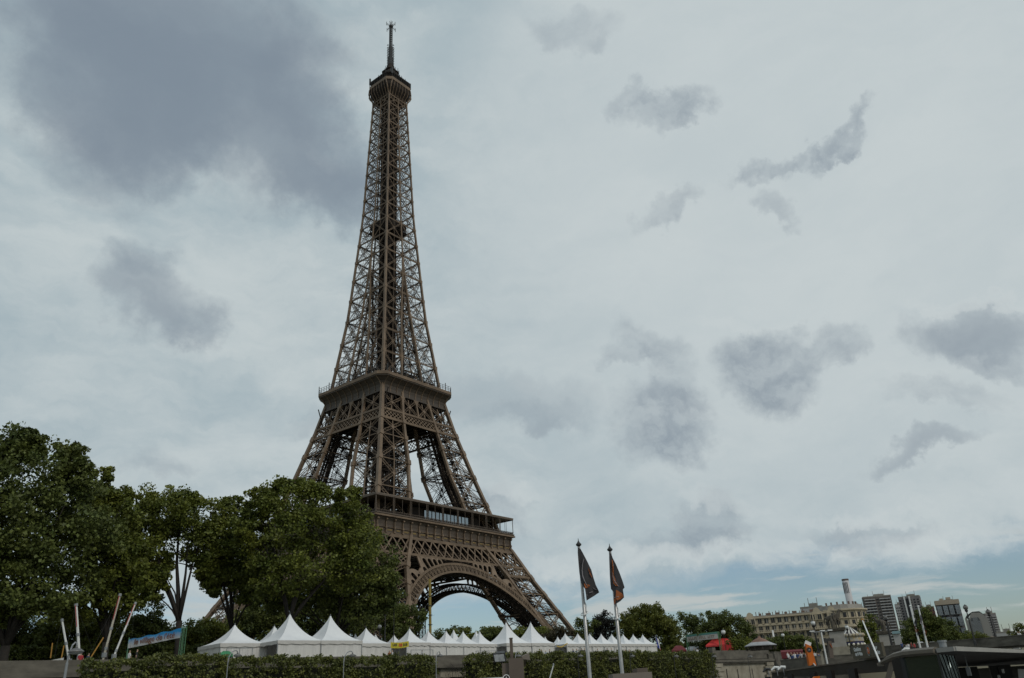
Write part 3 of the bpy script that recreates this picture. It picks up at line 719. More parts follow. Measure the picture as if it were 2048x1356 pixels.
    bl = MB()
    for i in range(69): bl.box(rot(k,-H1+1+i,-H1+.12,58.4), (.8,.04,.75), R(90*k))
    bl.build('railing', IRON_D, pn)
    pw = MB(); gw = MB()
    xa, xb = (-9.5, 13.5) if k == 0 else (-12, 12)
    pw.box(rot(k,(xa+xb)/2,-26.5,60.5), (xb-xa+12, 9, 5.0), R(90*k))
    for x0_ in (-27, 26): pw.box(rot(k,x0_,-27,60.4), (5,5,5.0), R(90*k))
    nn_ = 12
    for i in range(nn_):
        x = xa+(i+.5)*(xb-xa)/nn_; gw.box(rot(k,x,-31.1,60.9), ((xb-xa)/nn_-.3, .12, 3.1), R(90*k))
    for i in range(nn_+1): pw.box(rot(k, xa+i*(xb-xa)/nn_, -31.1, 60.6), (.28,.3,4.6), R(90*k))
    pw.build('pavilion', IRON_D, pn); gw.build('window_band', mat('pale_gallery_glass', (0.42,0.47,0.50), .08, .75, var=.25, scale=.4), pn)
rf = MB(); H = H1+.15; hl = 21
for z in (63.95, 64.25): pass
for k in range(4): rf.add([rot(k,-H,-H,64.0), rot(k,H,-H,64.0), rot(k,hl,-hl,64.0), rot(k,-hl,-hl,64.0), rot(k,-H,-H,64.35), rot(k,H,-H,64.35), rot(k,hl,-hl,64.35), rot(k,-hl,-hl,64.35)], [(3,2,1,0),(4,5,6,7),(0,1,5,4),(2,3,7,6)])
rf.build('gallery_roof', mat('gallery_roof_paint', (0.16,0.122,0.09), .6, var=.3, scale=.4), T)
fd = MB(); hl = 12.5                                   # first floor deck and the girders below it
for k in range(4):
    fd.add([rot(k,-34,-34,57.3), rot(k,34,-34,57.3), rot(k,hl,-hl,57.3), rot(k,-hl,-hl,57.3)], [(3,2,1,0)])
    for i in range(9):
        y = -33+i*2.3; fd.beam(rot(k,-abs(y),y,52), rot(k,abs(y),y,52), .45, .45, None); fd.beam(rot(k,-abs(y),y,45.5), rot(k,abs(y),y,45.5), .35, .35, None)
        nn_ = int(abs(y)*2/4)
        for j in range(nn_):
            x0_, x1_ = -abs(y)+j*4, -abs(y)+j*4+4
            fd.beam(rot(k,x0_,y,45.5), rot(k,x1_,y,52), .25, caps=False); fd.beam(rot(k,x1_,y,45.5), rot(k,x0_,y,52), .25, caps=False)
    for i in range(-8, 9):
        x = i*4.0; fd.beam(rot(k,x,-33.5,51.5), rot(k,x*.9,-hl,51.5), .4, .4)
rr = random.Random(5)
for i in range(-12, 12):
    for j in range(-12, 12):
        x, y = i*2.8+1.4, j*2.8+1.4
        if max(abs(x), abs(y)) > 13 and rr.random() < .95: fd.box((x, y, 50.0+rr.random()*2.0), (2.75, 2.75, .12))
        if 13 < max(abs(x), abs(y)) < 33.5 and rr.random() < .85: fd.box((x, y, 44.7+rr.random()*.8), (2.75, 2.75, .12))
fd.build('first_floor_deck', IRON_D, T)
# gilt names on the river side of the frieze
names = ['SEGUIN','LALANDE','TRESCA','PONCELET','BRESSE','LAGRANGE','BELANGER','CUVIER','LAPLACE','DULONG','CHASLES','LAVOISIER','AMPERE','CHEVREUL','FLACHAT','NAVIER','LEGENDRE','CHAPTAL']
fz0 = [o for o in col.objects if o.name.startswith('frieze')][0]
for i, nm in enumerate(names):
    x = -33.6+(i+.5)*67.2/18
    text(nm, .66, GOLD, 'gilt_name', fz0, (x, -33.97, 52.95), ((1,0,0),(0,0,1)), .03, sx=.72, bold=.02)
# yellow mast and hoist standing under the arch

# ------------------------------------------------------------------ vegetation
def leaf_mesh(name, centers, radii, per, size, mt, flat=0.8, seed=1, squash=0.75):
    """many small leaf faces gathered in sprays round the given points (numpy, one mesh)"""
    rg = np.random.default_rng(seed); centers = np.asarray(centers, float); radii = np.asarray(radii, float)
    n = len(centers)*per
    c = np.repeat(centers, per, 0); r = np.repeat(radii, per)[:, None]
    d = rg.normal(size=(n, 3)); d /= np.linalg.norm(d, axis=1)[:, None]
    p = c+d*r*(rg.random((n, 1))**.45)*np.array([1, 1, squash])
    a = rg.normal(size=(n, 3)); a[:, 2] *= flat; a[:, 2] -= .25; a /= np.linalg.norm(a, axis=1)[:, None]
    b = np.cross(a, rg.normal(size=(n, 3))); b /= np.linalg.norm(b, axis=1)[:, None]
    s = size*(0.6+0.8*rg.random((n, 1)))
    nn = np.cross(a, b)
    v = np.stack([p-a*s*.5, p+b*s*.36+nn*s*.08, p+a*s*.55, p-b*s*.36+nn*s*.08], 1).reshape(-1, 3)
    me = bpy.data.meshes.new(name); me.vertices.add(4*n); me.vertices.foreach_set('co', v.ravel())
    me.loops.add(4*n); me.loops.foreach_set('vertex_index', np.arange(4*n, dtype=np.int32))
    me.polygons.add(n); me.polygons.foreach_set('loop_start', np.arange(0, 4*n, 4, dtype=np.int32)); me.polygons.foreach_set('loop_total', np.full(n, 4, dtype=np.int32))
    me.materials.append(mt); me.update(calc_edges=True)
    return me
def tree(name, label, dist, blobs, trunk=None, mt=LEAF, leaf=.42, per=60, dens=1.0, group=None, cat='tree', base_z=0.0, seed=1, crad=None, tr=.42, name_part='crown', forks=None, sway=1.0, holes=0.0):
    """blobs: (photo x, photo y, half width px, half height px[, metres nearer]); trunk: photo x of its foot"""
    rg = random.Random(seed)
    bx = sum(b[0] for b in blobs)/len(blobs)
    r0 = ray(trunk if trunk else bx, 1290); kk = dist/math.hypot(r0.x, r0.y)
    base = Vector((CX+r0.x*kk, CY+r0.y*kk, base_z))
    root = thing(name, label, cat, base, 0, group)
    cen = []; rad = []; mets = []
    for b in blobs:
        P = at_d(b[0], b[1], dist-(b[4] if len(b) > 4 else 0)); k = mpp(P); rx, rz = b[2]*k, b[3]*k; ry = min(rx, max(rz, rx*.8))
        cr = crad or max(.55, min(1.5, (rx+rz)*.16)); Lc = P-base; mets.append((Lc, rx, rz, cr))
        nc = int(max(6, dens*4.2*(rx*rz*ry)/(cr**3)*.30))
        h = Vector((RT.x, RT.y, 0)); f_ = Vector((h.y, -h.x, 0))
        for i in range(nc):
            while True:
                u = Vector((rg.gauss(0,1), rg.gauss(0,1), rg.gauss(0,1))).normalized()
                q = rg.random()**.42
                if q > .35 or rg.random() < .4: break
            q *= 1+rg.gauss(0, .075)
            u = u*q
            pc = Lc+h*(u.x*rx)+f_*(u.y*ry)+Vector((0,0,u.z*rz))
            if holes:
                hn = math.sin(pc.x*.9+seed)*math.sin(pc.y*.8+1.3*seed)*math.sin(pc.z*1.05+.7*seed)
                if hn > .62-holes*.6: continue
            cen.append(pc); rad.append(cr*rg.uniform(.65, 1.25))
    me = leaf_mesh(name+'_crown', [tuple(c) for c in cen], rad, int(per*1.45), leaf*.80, mt, seed=seed)
    o = bpy.data.objects.new(name_part, me); col.objects.link(o); o.parent = root
    # trunk, limbs and twigs
    tb = MB(); top = min(m_[0].z-m_[2]*.35 for m_ in mets); ctr = sum((m_[0] for m_ in mets), Vector())/len(mets)
    fz = forks or max(1.5, top*.55)
    lean = Vector((ctr.x, ctr.y, 0))*.12*sway
    fork = Vector((lean.x, lean.y, fz))
    tb.tube([(0,0,-.3), (0,0,.3), fork*.5+Vector((rg.uniform(-.15,.15),0,0)), fork], [tr*1.35, tr*1.1, tr*.9, tr*.85], 9)
    order = sorted(mets, key=lambda m_: -m_[1])
    for oi, (c, rx, rz, cr) in enumerate(order[:9]):
        nl = 3 if len(mets) < 4 else (1 if oi else 2)
        for j in range(nl):
            tgt = c+Vector((rg.uniform(-.5,.5)*rx, rg.uniform(-.5,.5)*rx, rg.uniform(-.1,.6)*rz))
            mid = fork.lerp(tgt, .45)+Vector((rg.uniform(-.6,.6), rg.uniform(-.6,.6), rg.uniform(.2,1.2)*(tgt-fork).length*.06))
            r1 = tr*(rg.uniform(.45,.6) if oi < 2 else rg.uniform(.22,.36))
            tb.tube([fork-Vector((0,0,.2)), fork.lerp(mid, .5)+Vector((0,0,.15)), mid, tgt], [r1*1.15, r1, r1*.72, r1*.2], 7)
            for q in range(3):
                s0 = mid.lerp(tgt, rg.uniform(0,.6)); e0 = c+Vector((rg.gauss(0,.5)*rx, rg.gauss(0,.5)*rx, rg.gauss(.1,.45)*rz))
                tb.tube([s0, s0.lerp(e0,.5)+Vector((rg.uniform(-.3,.3),rg.uniform(-.3,.3),.2)), e0], [r1*.38, r1*.25, r1*.08], 5)
    tb.build('trunk', BARK, root, smooth=True)
    return root
GQ = 'tall plane trees along the quay street'
tree('plane_tree', 'tall dark broadleaf tree filling the left edge of the photo', 100, [(10,950,95,90),(45,1050,120,105),(20,905,50,52),(120,1000,75,75),(150,935,48,44),(-20,1130,120,110),(90,1150,100,80),(60,885,38,25),(-70,1000,90,110),(60,1210,70,40),(0,1215,70,50),(135,905,28,16),(175,1080,70,70)], trunk=12, seed=3, group=GQ, leaf=.46, per=62, tr=.5, mt=LEAF_D, holes=.2, dens=1.3)
tree('plane_tree', 'tall leaning broadleaf tree behind the white trampoline poles', 106, [(190,985,46,42),(160,1060,80,60),(225,1050,60,60),(215,1130,80,60),(180,1160,70,50),(255,1110,45,50),(275,1170,36,40),(150,1210,60,36),(235,1195,50,40),(205,950,20,18),(240,1000,34,36)], trunk=215, seed=5, group=GQ, leaf=.44, per=60, tr=.42, holes=.25, dens=1.3)
tree('plane_tree', 'broadleaf tree with a forked bare trunk rising behind the summer village banner', 110, [(320,1020,80,46),(385,1035,62,45),(290,1080,55,50),(355,1080,90,42),(260,1040,34,45),(415,1080,40,50),(305,1010,28,26),(375,1000,30,18),(278,1135,34,34),(330,1125,22,20),(410,1135,24,26),(295,1185,34,28),(305,1150,40,30),(425,1165,22,30)], trunk=358, seed=8, group=GQ, leaf=.42, per=58, tr=.42, holes=.25, forks=6.6, mt=LEAF, dens=1.35)
tree('plane_tree', 'slim broadleaf tree behind the leftmost tall white tent peak', 112, [(455,1040,44,50),(430,1100,50,55),(480,1090,45,60),(452,1150,50,36),(462,1003,24,18),(505,1140,40,45),(430,1150,30,34),(500,1180,40,30)], trunk=464, seed=13, group=GQ, leaf=.42, per=60, tr=.36, holes=.2, dens=1.35)
tree('plane_tree', 'largest round broadleaf tree in front of the left side of the tower', 104, [(585,1015,80,55),(655,1035,72,60),(550,1085,75,65),(640,1110,95,70),(560,1150,70,48),(715,1075,50,55),(560,975,26,18),(520,1010,36,30),(690,1000,34,26),(600,970,30,14),(700,1140,52,40),(505,1060,36,40),(635,980,26,16)], trunk=572, seed=17, group=GQ, leaf=.42, per=66, tr=.42, holes=.12, dens=1.3)
tree('plane_tree', 'dark broadleaf tree hiding the front foot of the tower', 110, [(745,1130,52,58),(700,1180,70,50),(765,1170,38,44),(650,1190,70,36),(735,1080,30,30),(600,1195,60,28),(775,1200,26,24),(720,1215,50,30),(560,1200,50,34)], trunk=668, seed=23, group=GQ, leaf=.42, per=62, tr=.4, mt=LEAF_D, holes=.1, dens=1.3)
GM = 'lower trees behind the tents'
lows = [
 ('shrub_tree','bushy tree low at the left edge behind the wall',118,[(30,1272,70,42),(-30,1270,50,40),(80,1285,40,30)],20,LEAF_D),
 ('shrub_tree','bushy tree between the two left trampoline poles',118,[(175,1268,62,44),(110,1275,46,40),(215,1275,44,40)],170,LEAF),
 ('shrub_tree','small bushy tree behind the left end of the summer village banner',120,[(270,1272,48,42),(298,1250,32,42),(315,1285,30,22)],278,LEAF_D),
 ('shrub_tree','small bushy tree behind the right end of the summer village banner',122,[(350,1272,46,24),(325,1276,34,26),(385,1272,34,28)],340,LEAF),
 ('shrub_tree','low tree left of the leftmost tall tent, below the far tower foot',124,[(405,1268,42,24),(445,1262,40,24)],420,LEAF),
 ('shrub_tree','low tree behind the leftmost tall tent peak',126,[(500,1250,50,36),(540,1235,34,40)],510,LEAF_D),
 ('shrub_tree','low tree between the two largest tent peaks',124,[(600,1240,46,34),(650,1235,40,40)],620,LEAF_D),
 ('shrub_tree','dark low tree right of the two largest tent peaks',128,[(710,1240,44,34),(690,1215,40,30)],700,LEAF_D),
 ('cedar_tree','flat branched dark tree at the left spring of the tower arch',140,[(770,1238,40,26),(805,1222,34,12),(830,1229,26,8),(795,1258,44,22),(750,1215,30,16),(850,1236,12,7)],780,LEAF_D),
 ('shrub_tree','low dark tree just right of the yellow mast',165,[(885,1268,22,9),(905,1262,12,6),(872,1278,16,10)],888,LEAF_D),
 ('shrub_tree','small round tree under the middle of the tower arch',165,[(925,1262,26,8),(930,1276,34,12)],928,LEAF),
 ('shrub_tree','low tree under the right side of the tower arch',170,[(985,1265,30,11),(970,1275,40,14),(1000,1257,12,6)],980,LEAF_D),
 ('shrub_tree','low green tree left of the tower right foot',160,[(1070,1272,44,18),(1040,1276,30,16)],1060,LEAF),
 ('russet_bush','brownish bush in front of the tower right foot',150,[(1120,1265,28,12),(1100,1275,30,12)],1115,LEAF_R),
 ('small_tree','thin topped dark tree just left of the left flagpole',150,[(1165,1262,22,20),(1160,1244,10,9),(1180,1250,14,10)],1166,LEAF_D),
 ('small_tree','round almost black tree between the two flagpoles',152,[(1210,1256,28,26),(1207,1238,18,14),(1190,1268,26,20)],1208,LEAF_B),
 ('broad_tree','broad light green tree right of the flagpoles',150,[(1290,1248,52,32),(1262,1240,24,24),(1325,1258,36,30),(1300,1222,30,14),(1345,1275,22,22),(1260,1272,30,22)],1290,LEAF_L),
 ('small_tree','narrow dark tree right of the broad light green tree',158,[(1390,1248,20,24),(1380,1262,20,26),(1365,1232,8,8)],1385,LEAF_D),
 ('broad_tree','dark double crowned tree behind the green framed banner',155,[(1440,1245,34,22),(1470,1255,30,24),(1425,1265,36,24),(1490,1270,22,20),(1420,1230,12,10)],1450,LEAF_D),
 ('shrub_tree','low bush tree just left of the round pavilion',150,[(1487,1292,22,12),(1470,1290,14,10)],1485,LEAF),
 ('shrub_tree','bushy tree in front of the left part of the stone building',190,[(1565,1283,26,14),(1540,1292,26,10),(1578,1272,12,8)],1562,LEAF_D),
 ('shrub_tree','bushy tree behind the orange sign in front of the stone building',190,[(1600,1285,26,14),(1618,1293,22,12),(1595,1275,14,8)],1602,LEAF_D),
 ('small_tree','dark green tree between the carousel and the second statue',230,[(1742,1245,16,14),(1738,1265,22,24),(1745,1285,18,14)],1742,LEAF),
 ('bank_tree','tallest rounded tree right of the second statue',330,[(1852,1232,22,16),(1840,1255,34,24),(1820,1275,28,18),(1870,1255,26,24)],1845,LEAF_D),
 ('bank_tree','middle tree of the sloping green mass beyond the bridge',350,[(1890,1258,24,20),(1880,1278,34,18),(1905,1272,22,14)],1888,LEAF_D),
 ('bank_tree','lowest tree at the right end of the sloping green mass',370,[(1925,1272,20,12),(1915,1284,26,9)],1920,LEAF),
 ('shrub_tree','pale green bush between the two bridge lamp posts',380,[(1955,1274,22,8),(1978,1278,16,5)],1962,LEAF_L),
 ('small_tree','small pale tree at the right edge above the bridge',300,[(2040,1258,14,8),(2030,1268,16,6),(2052,1266,12,10)],2040,LEAF_L),
]
for i, (nm, lb, d_, bl_, tx, mt_) in enumerate(lows):
    xa_ = min(q[0]-q[2]*.8 for q in bl_); xb_ = max(q[0]+q[2]*.8 for q in bl_); yb_ = 1296 if xb_ < 1700 else 1288
    if nm != 'cedar_tree' and nm != 'small_tree' or 1100 < xa_ < 1500: bl_ = bl_+[(xa_+(xb_-xa_)*(f+.5)/3, yb_+(5 if xb_ < 1500 else -4), (xb_-xa_)/4.2, 15 if d_ < 300 else 9) for f in range(3)]
    tree(nm, lb, d_, bl_, trunk=tx, mt=mt_, seed=40+i, leaf=.34 if d_ < 200 else .6, per=44, group=GM if nm == 'shrub_tree' else None, tr=.20, dens=1.7, crad=.75 if d_ < 200 else 1.3)

# clipped hedges in front of the wall
def hedge(x0, x1, ytop, p, label, seed, ragged=.25, zb=-8.0, mtl=None, grp='clipped hedges below the quay wall', lf=.20):
    A, B = at_p(x0, ytop, p), at_p(x1, ytop, p); s0, s1 = sp(A)[0], sp(B)[0]; zt = (A.z+B.z)/2; dp = 2.6
    root = thing('clipped_hedge', label, 'hedge', W((s0+s1)/2, p+dp/2, zb), RZ, grp)
    Lh, H_ = s1-s0, zt-zb; rg = np.random.default_rng(seed); cen = []
    n = int(Lh*H_*12)
    u = rg.random((n, 3)); c1 = np.stack([(u[:,0]-.5)*Lh, -dp/2+u[:,1]*.35, u[:,2]*H_], 1)
    n2 = int(Lh*dp*8); u = rg.random((n2, 3)); c2 = np.stack([(u[:,0]-.5)*Lh, (u[:,1]-.5)*dp, H_-u[:,2]*.3], 1)
    n3 = int(dp*H_*7); u = rg.random((n3*2, 3)); c3 = np.stack([np.where(np.arange(2*n3) % 2 == 0, -.5, .5)*(Lh-.2), (u[:,1]-.5)*dp, u[:,2]*H_], 1)
    c = np.concatenate([c1, c2, c3])
    ph = rg.random()*9
    f = .22*np.sin(c[:,0]*1.3+ph)+.18*np.sin(c[:,2]*1.7+c[:,0]*.8+ph)
    c[:,1] -= f*(c[:,1] < 0); c[:,2] += (.16*np.sin(c[:,0]*2.1+ph)+.12*np.sin(c[:,0]*5.3+ph*2))*(c[:,2]/H_)
    edge = np.abs(c[:,0])/(Lh/2); c[:,2] -= np.clip(edge-.88, 0, 1)*5*ragged*(c[:,2]/H_)
    me = leaf_mesh('hedge_leaves', c, np.full(len(c), .30), 13, lf, mtl or LEAF_H, seed=seed)
    o = bpy.data.objects.new('foliage', me); col.objects.link(o); o.parent = root
    b = MB(); b.box((0, .35, H_/2-.35), (Lh-.9, dp-1.3, H_-.9)); b.build('branches', TWIG, root)
hl = [(178,303,1316,'leftmost clipped hedge, alone in front of the bare wall'),(308,458,1306,'clipped hedge below the summer village banner'),(463,588,1311,'clipped hedge below the leftmost tall tent'),
 (585,692,1312,'clipped hedge below the largest tent wall'),(690,790,1312,'clipped hedge left of the yellow stall banner'),(788,876,1307,'clipped hedge right below the yellow stall banner, left of the wall opening'),
 (950,1048,1304,'clipped hedge behind the brown kiosk with floodlights'),(1045,1130,1303,'clipped hedge just right of the brown kiosk'),(1128,1205,1302,'clipped hedge behind the left flagpole'),
 (1203,1290,1300,'clipped hedge behind the right flagpole'),(1288,1352,1301,'clipped hedge right of the flagpoles'),(1350,1428,1301,'rightmost clipped hedge, against the stone bastion')]
for i, (a, b, y, l) in enumerate(hl): hedge(a, b, y+4, 74.5, l, 70+i)
for i, (a, b, y, l) in enumerate([(-40,250,1293,'dark hedge at street level behind the white trampoline masts'),(245,470,1291,'dark hedge at street level behind the summer village banner'),(1128,1340,1290,'dark hedge at street level behind the row of small tents'),(1340,1500,1287,'dark hedge at street level behind the red canopy tents')]):
    hedge(a, b, y, 110, l, 90+i, zb=0.0, mtl=LEAF_D, grp='hedges at street level behind the fair', lf=.28)
tb = MB(); rr = random.Random(9)                      # bare twiggy shrub in the wall opening
P = at_p(925, 1352, 77); tbr = tag(MB().build('bare_shrub', BARK), 'leafless twiggy shrub in front of the wall opening', 'shrub')
for i in range(26):
    a = Vector((P.x, P.y, -8)); e = a+E_*rr.uniform(-2.6, 1.6)+Vector((0,0,rr.uniform(5,8.3)))+N_*rr.uniform(-.5,.5)
    mdl = a.lerp(e,.5)+E_*rr.uniform(-.5,.5); tb.tube([a, mdl, e], [.06,.04,.012], 5)
    for j in range(4): s0 = mdl.lerp(e, rr.random()); tb.tube([s0, s0+E_*rr.uniform(-.8,.8)+Vector((0,0,rr.uniform(.2,.9)))], [.022,.008], 4)
me_ = tbr.data; tmp = tb.build('tmp', BARK); tbr.data = tmp.data; bpy.data.objects.remove(tmp); bpy.data.meshes.remove(me_)

# ------------------------------------------------------------------ quay wall
def wallseg(name, label, x0, x1, ytop, p, mt, thick=.6, zb=-8.0, band=True):
    A, B = at_p(x0, ytop, p), at_p(x1, ytop, p); s0, s1 = sp(A)[0], sp(B)[0]; zt = (A.z+B.z)/2
    root = thing(name, label, 'wall', W((s0+s1)/2, p, 0), RZ); Ls = s1-s0
    b = MB(); b.box((0, thick/2, zt-.45), (Ls, thick, .9)); b.build('parapet', mt, root)
    b = MB(); b.box((0, thick/2-.2, zt-1.12), (Ls+.1, thick+.5, .4)); b.build('cornice', mt, root)
    b = MB(); b.box((0, thick/2+.05, (zt-1.35+zb)/2), (Ls-.02, thick, zt-1.35-zb)); b.build('masonry', mt, root)
    return root, s0, s1, zt
AW = at_p(0, 1317, 80.6)
root = thing('quay_wall', 'long dark weathered stone quay wall with a flat parapet behind the hedges', 'wall', W(20, 80.6, 0), RZ)
s0, s1 = -70, sp(at_p(1428, 1306, 80.6))[0]
zt = .95
def loc(s, p, z): return (s-20, p-80.6, z)
b = MB(); b.box(loc((s0+s1)/2, 80.9, zt-.5), (s1-s0, .6, 1.0)); b.build('parapet', STONE, root)
b = MB(); b.box(loc((s0+s1)/2, 80.75, zt-1.2), (s1-s0, 1.1, .38)); b.build('cornice', STONE, root)
so0, so1 = sp(at_p(882, 1340, 80.6))[0], sp(at_p(948, 1340, 80.6))[0]
for k_, (a, c) in enumerate(((s0, so0), (so1, s1))):
    b = MB(); b.box(loc((a+c)/2, 81.0, (zt-1.4-8)/2), (c-a, .6, 8+zt-1.4)); 
    n = int((c-a)/2.4)
    for i in range(n):
        for j in range(3): b.box(loc(a+(i+.5+(.5 if j % 2 else 0))*(c-a)/n, 80.69, -1.2-j*1.1), ((c-a)/n-.08, .08, 1.02))
    b.build('masonry', STONE, root)
b = MB()
for xx in (893, 932): s_c = sp(at_p(xx, 1345, 80.6))[0]; b.box(loc(s_c, 81.0, -4.9), (1.05, .7, 6.8))
b.build('pillar', STONE_L, root)
b = MB(); b.box(loc((so0+so1)/2, 84.5, -4.3), (so1-so0, .3, 7.6)); b.build('recess_wall', STONE, root)
b = MB(); b.box(loc((so0+so1)/2, 81.05, -1.0), (so1-so0, .7, .9)); b.build('lintel', STONE_L, root)

# bastion on the right: pale courses, dark parapet
P0, P1 = at_p(1427, 1335, 78), at_p(1545, 1335, 78); s0b, s1b = sp(P0)[0], sp(P1)[0]; zb_ = at_p(1480, 1302, 78).z
bast = thing('stone_bastion', 'pale weathered stone bastion with dark parapet, right of the hedges under the round pavilion', 'wall', W((s0b+s1b)/2, 78, 0), RZ); Lb = s1b-s0b
b = MB(); b.box((.2, 2, zb_-.55), (Lb-1.4, 4.2, 1.3)); b.box((Lb/2-.6, 1.9, zb_-1.0), (1.3, 4.6, 1.0)); b.box((-Lb/2+.5, .2, zb_-.2), (.8, .8, 1.5)); b.build('parapet', STONE, bast)
b = MB(); b.box((0, 2, zb_-1.45), (Lb+.5, 5.0, .35)); b.box((0, 2, zb_-1.72), (Lb+.2, 4.7, .2)); b.build('cornice', STONE, bast)
b = MB(); b.box((0, 2.2, -4.6), (Lb-.3, 4.3, 8.4-(-zb_*0)-1.2)); b.build('wall_face', STONE_L, bast)
b = MB(); b.cur = 0
for j in range(9):
    z = zb_-2.05-j*.62; wj = 2.7 if j % 2 else 2.1
    for s in (-1, 1): b.box((s*(Lb/2-wj/2+.05), 2.0, z), (wj, 4.75, .54))
b.build('quoin_block', STONE_L, bast)
b = MB()
for s, w_ in ((-.12,.06), (.13,.05)): b.box((s*Lb, -.02, -4.4), (w_, .06, 5.2), 0)
b.box((-.3*Lb, -.02, -3.2),(.12,.05,3.0)); b.build('dark_streak', DARKM, bast)
# wall going back right of the bastion
PA, PB = at_p(1545, 1310, 79), at_p(1600, 1312, 84)
def ribbon(name, label, A, B, zt, zb, th, mt, cat='wall', parts=None):
    d_ = (B-A); d_.z = 0; Ls = d_.length; rz = math.atan2(d_.y, d_.x); root = thing(name, label, cat, ((A.x+B.x)/2, (A.y+B.y)/2, 0), rz)
    b = MB(); b.box((0, 0, (zt+zb)/2), (Ls, th, zt-zb)); b.build('wall_body', mt, root)
    b = MB(); b.box((0, 0, zt+.06), (Ls+.04, th+.1, .12)); b.build('coping', mt, root)
    return root, Ls
ribbon('ramp_wall', 'plain stained grey wall between the bastion and the crowd', PA, PB, at_p(1570,1306,81).z, -8, .7, STONE)

# ------------------------------------------------------------------ tents
def make_tent(label, s, hz, eave, w_, grp, name='peaked_tent', opens=(), seed=0):
    root = thing(name, label, 'tent', (0,0,0), 0, grp)
    n = 12; h = w_/2; b = MB(); vs = []; fs = []; N_side = 8
    for i in range(n+1):
        t = i/n; r_ = h*(1-t)**1.0; z = eave+(hz-eave)*(0.38*t+0.62*t**2.6)
        r_ = max(r_, .04); k = 0.0
        for q in range(4):
            for j in range(N_side):
                u = -1+2*j/N_side; ux, uy = [(u,-1),(1,u),(-u,1),(-1,-u)][q]
                sag = (1-u*u)*.045*(1-t)*t*4*r_*1.2
                vs.append((ux*(r_-sag*abs(ux)*(abs(uy) < 1 or 1)), uy*(r_-sag), z-(1-abs(u))*.05*(1-t)*w_*.25*t))
    m_ = 4*N_side
    for i in range(n):
        for j in range(m_): fs.append((i*m_+j, i*m_+(j+1) % m_, (i+1)*m_+(j+1) % m_, (i+1)*m_+j))
    fs.append(tuple(n*m_+j for j in range(m_)))
    b.add(vs, fs); b.build('roof', TENT, root, smooth=False)
    b = MB()                                            # scalloped valance
    for q in range(4):
        nn_ = 10
        for j in range(nn_):
            u0, u1 = -h-.02+(w_+.04)*j/nn_, -h-.02+(w_+.04)*(j+1)/nn_; d0 = eave-.34-.05*math.sin((j+seed)*2.1); d1 = eave-.34-.05*math.sin((j+1+seed)*2.1)
            pts = [(u0,-h-.03,eave+.02),(u1,-h-.03,eave+.02),(u1,-h-.05,d1),(u0,-h-.05,d0)]
            b.add([rot(q,*p_) for p_ in pts]+[rot(q,p_[0],p_[1]+.02,p_[2]) for p_ in pts], [(0,1,2,3),(7,6,5,4),(3,2,6,7),(0,4,5,1)])
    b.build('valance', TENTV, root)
    b = MB()
    rg = random.Random(seed)
    for q in range(4):
        if q in opens: continue
        nn_ = 14; ph = rg.random()*6
        for j in range(nn_):
            u0, u1 = -h+.05+(w_-.1)*j/nn_, -h+.05+(w_-.1)*(j+1)/nn_; y0 = -h+.05+.035*math.sin(j*1.9+ph); y1 = -h+.05+.035*math.sin((j+1)*1.9+ph)
            b.add([rot(q,u0,y0,0.02), rot(q,u1,y1,.02), rot(q,u1,-h+.05,eave-.1), rot(q,u0,-h+.05,eave-.1)], [(0,1,2,3)])
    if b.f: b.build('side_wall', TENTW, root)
    b = MB()
    for q in range(4): b.box(tuple(rot(q,-h+.04,-h+.04,eave/2)), (.08,.08,eave))
    b.box((0,0,hz+.06), (.05,.05,.25)); b.build('pole', GREYM, root)
    return root
TR = R(-7)
tents = [ # photo peak x, y, depth, width, label, open sides
 (470,1247,87.5,5.3,'tall white peaked tent, leftmost of all, standing apart beyond the green tarp',()),
 (549,1250,91,5.0,'white peaked tent mostly hidden behind the left one of the two largest tents',()),
 (580,1226,84,5.4,'large white peaked tent left of the pair, highest peak, its left side open',(3,)),
 (661,1229,84,5.2,'large white peaked tent, right one of the pair with the highest peaks',()),
 (732,1254,87.5,4.5,'medium white peaked tent at the right end of the block with the highest peaks',()),
 (711,1267,98,4.2,'small tent peak showing left of the medium tent right of the highest pair',()),
 (751,1267,98,4.2,'small tent peak showing right of the medium tent right of the highest pair',()),
 (788,1268,93,3.8,'small white peaked tent left of the yellow stall banner, behind it',(3,)),
 (819,1255,85.2,3.6,'white peaked tent with the yellow banner hung on its open side',(3,)),
 (856,1259,86,3.3,'white peaked tent right of the one with the yellow banner, before the yellow mast',()),
 (892,1260,86.6,3.2,'second white peaked tent right of the yellow banner tent',()),
 (907,1258,93,3.6,'white tent peak behind the gap below the middle of the arch',()),
 (926,1261,87,3.2,'white peaked tent, third to the right of the yellow banner tent',()),
 (952,1260,92,3.2,'white tent peak just behind the last front tent left of the big middle pair',()),
 (959,1261,87.4,3.2,'white peaked tent, last of the front row left of the big middle pair',()),
 (1012,1243,87.5,4.8,'big white peaked tent behind the brown kiosk post, its left side open',(3,)),
 (1061,1243,87.5,4.6,'big white peaked tent, right one of the middle pair right of the brown kiosk',()),
 (1090,1272,96,3.0,'tiny white tent peak over the right slope of the middle pair',()),
 (1115,1272,95,3.2,'small white tent behind the string of coloured lights',()),
]
fr_x = [1130,1155,1179,1202,1223,1246,1266,1285]; 
for i, x in enumerate(fr_x): tents.append((x, 1265+i*.4, 87.2+i*.1, 3.0, ordinal(i).capitalize()+' white peaked tent from the left in the long right row' if False else ordinal(i)+' from left of eight small white tents behind the flagpoles', (3,) if i == 0 else ()))
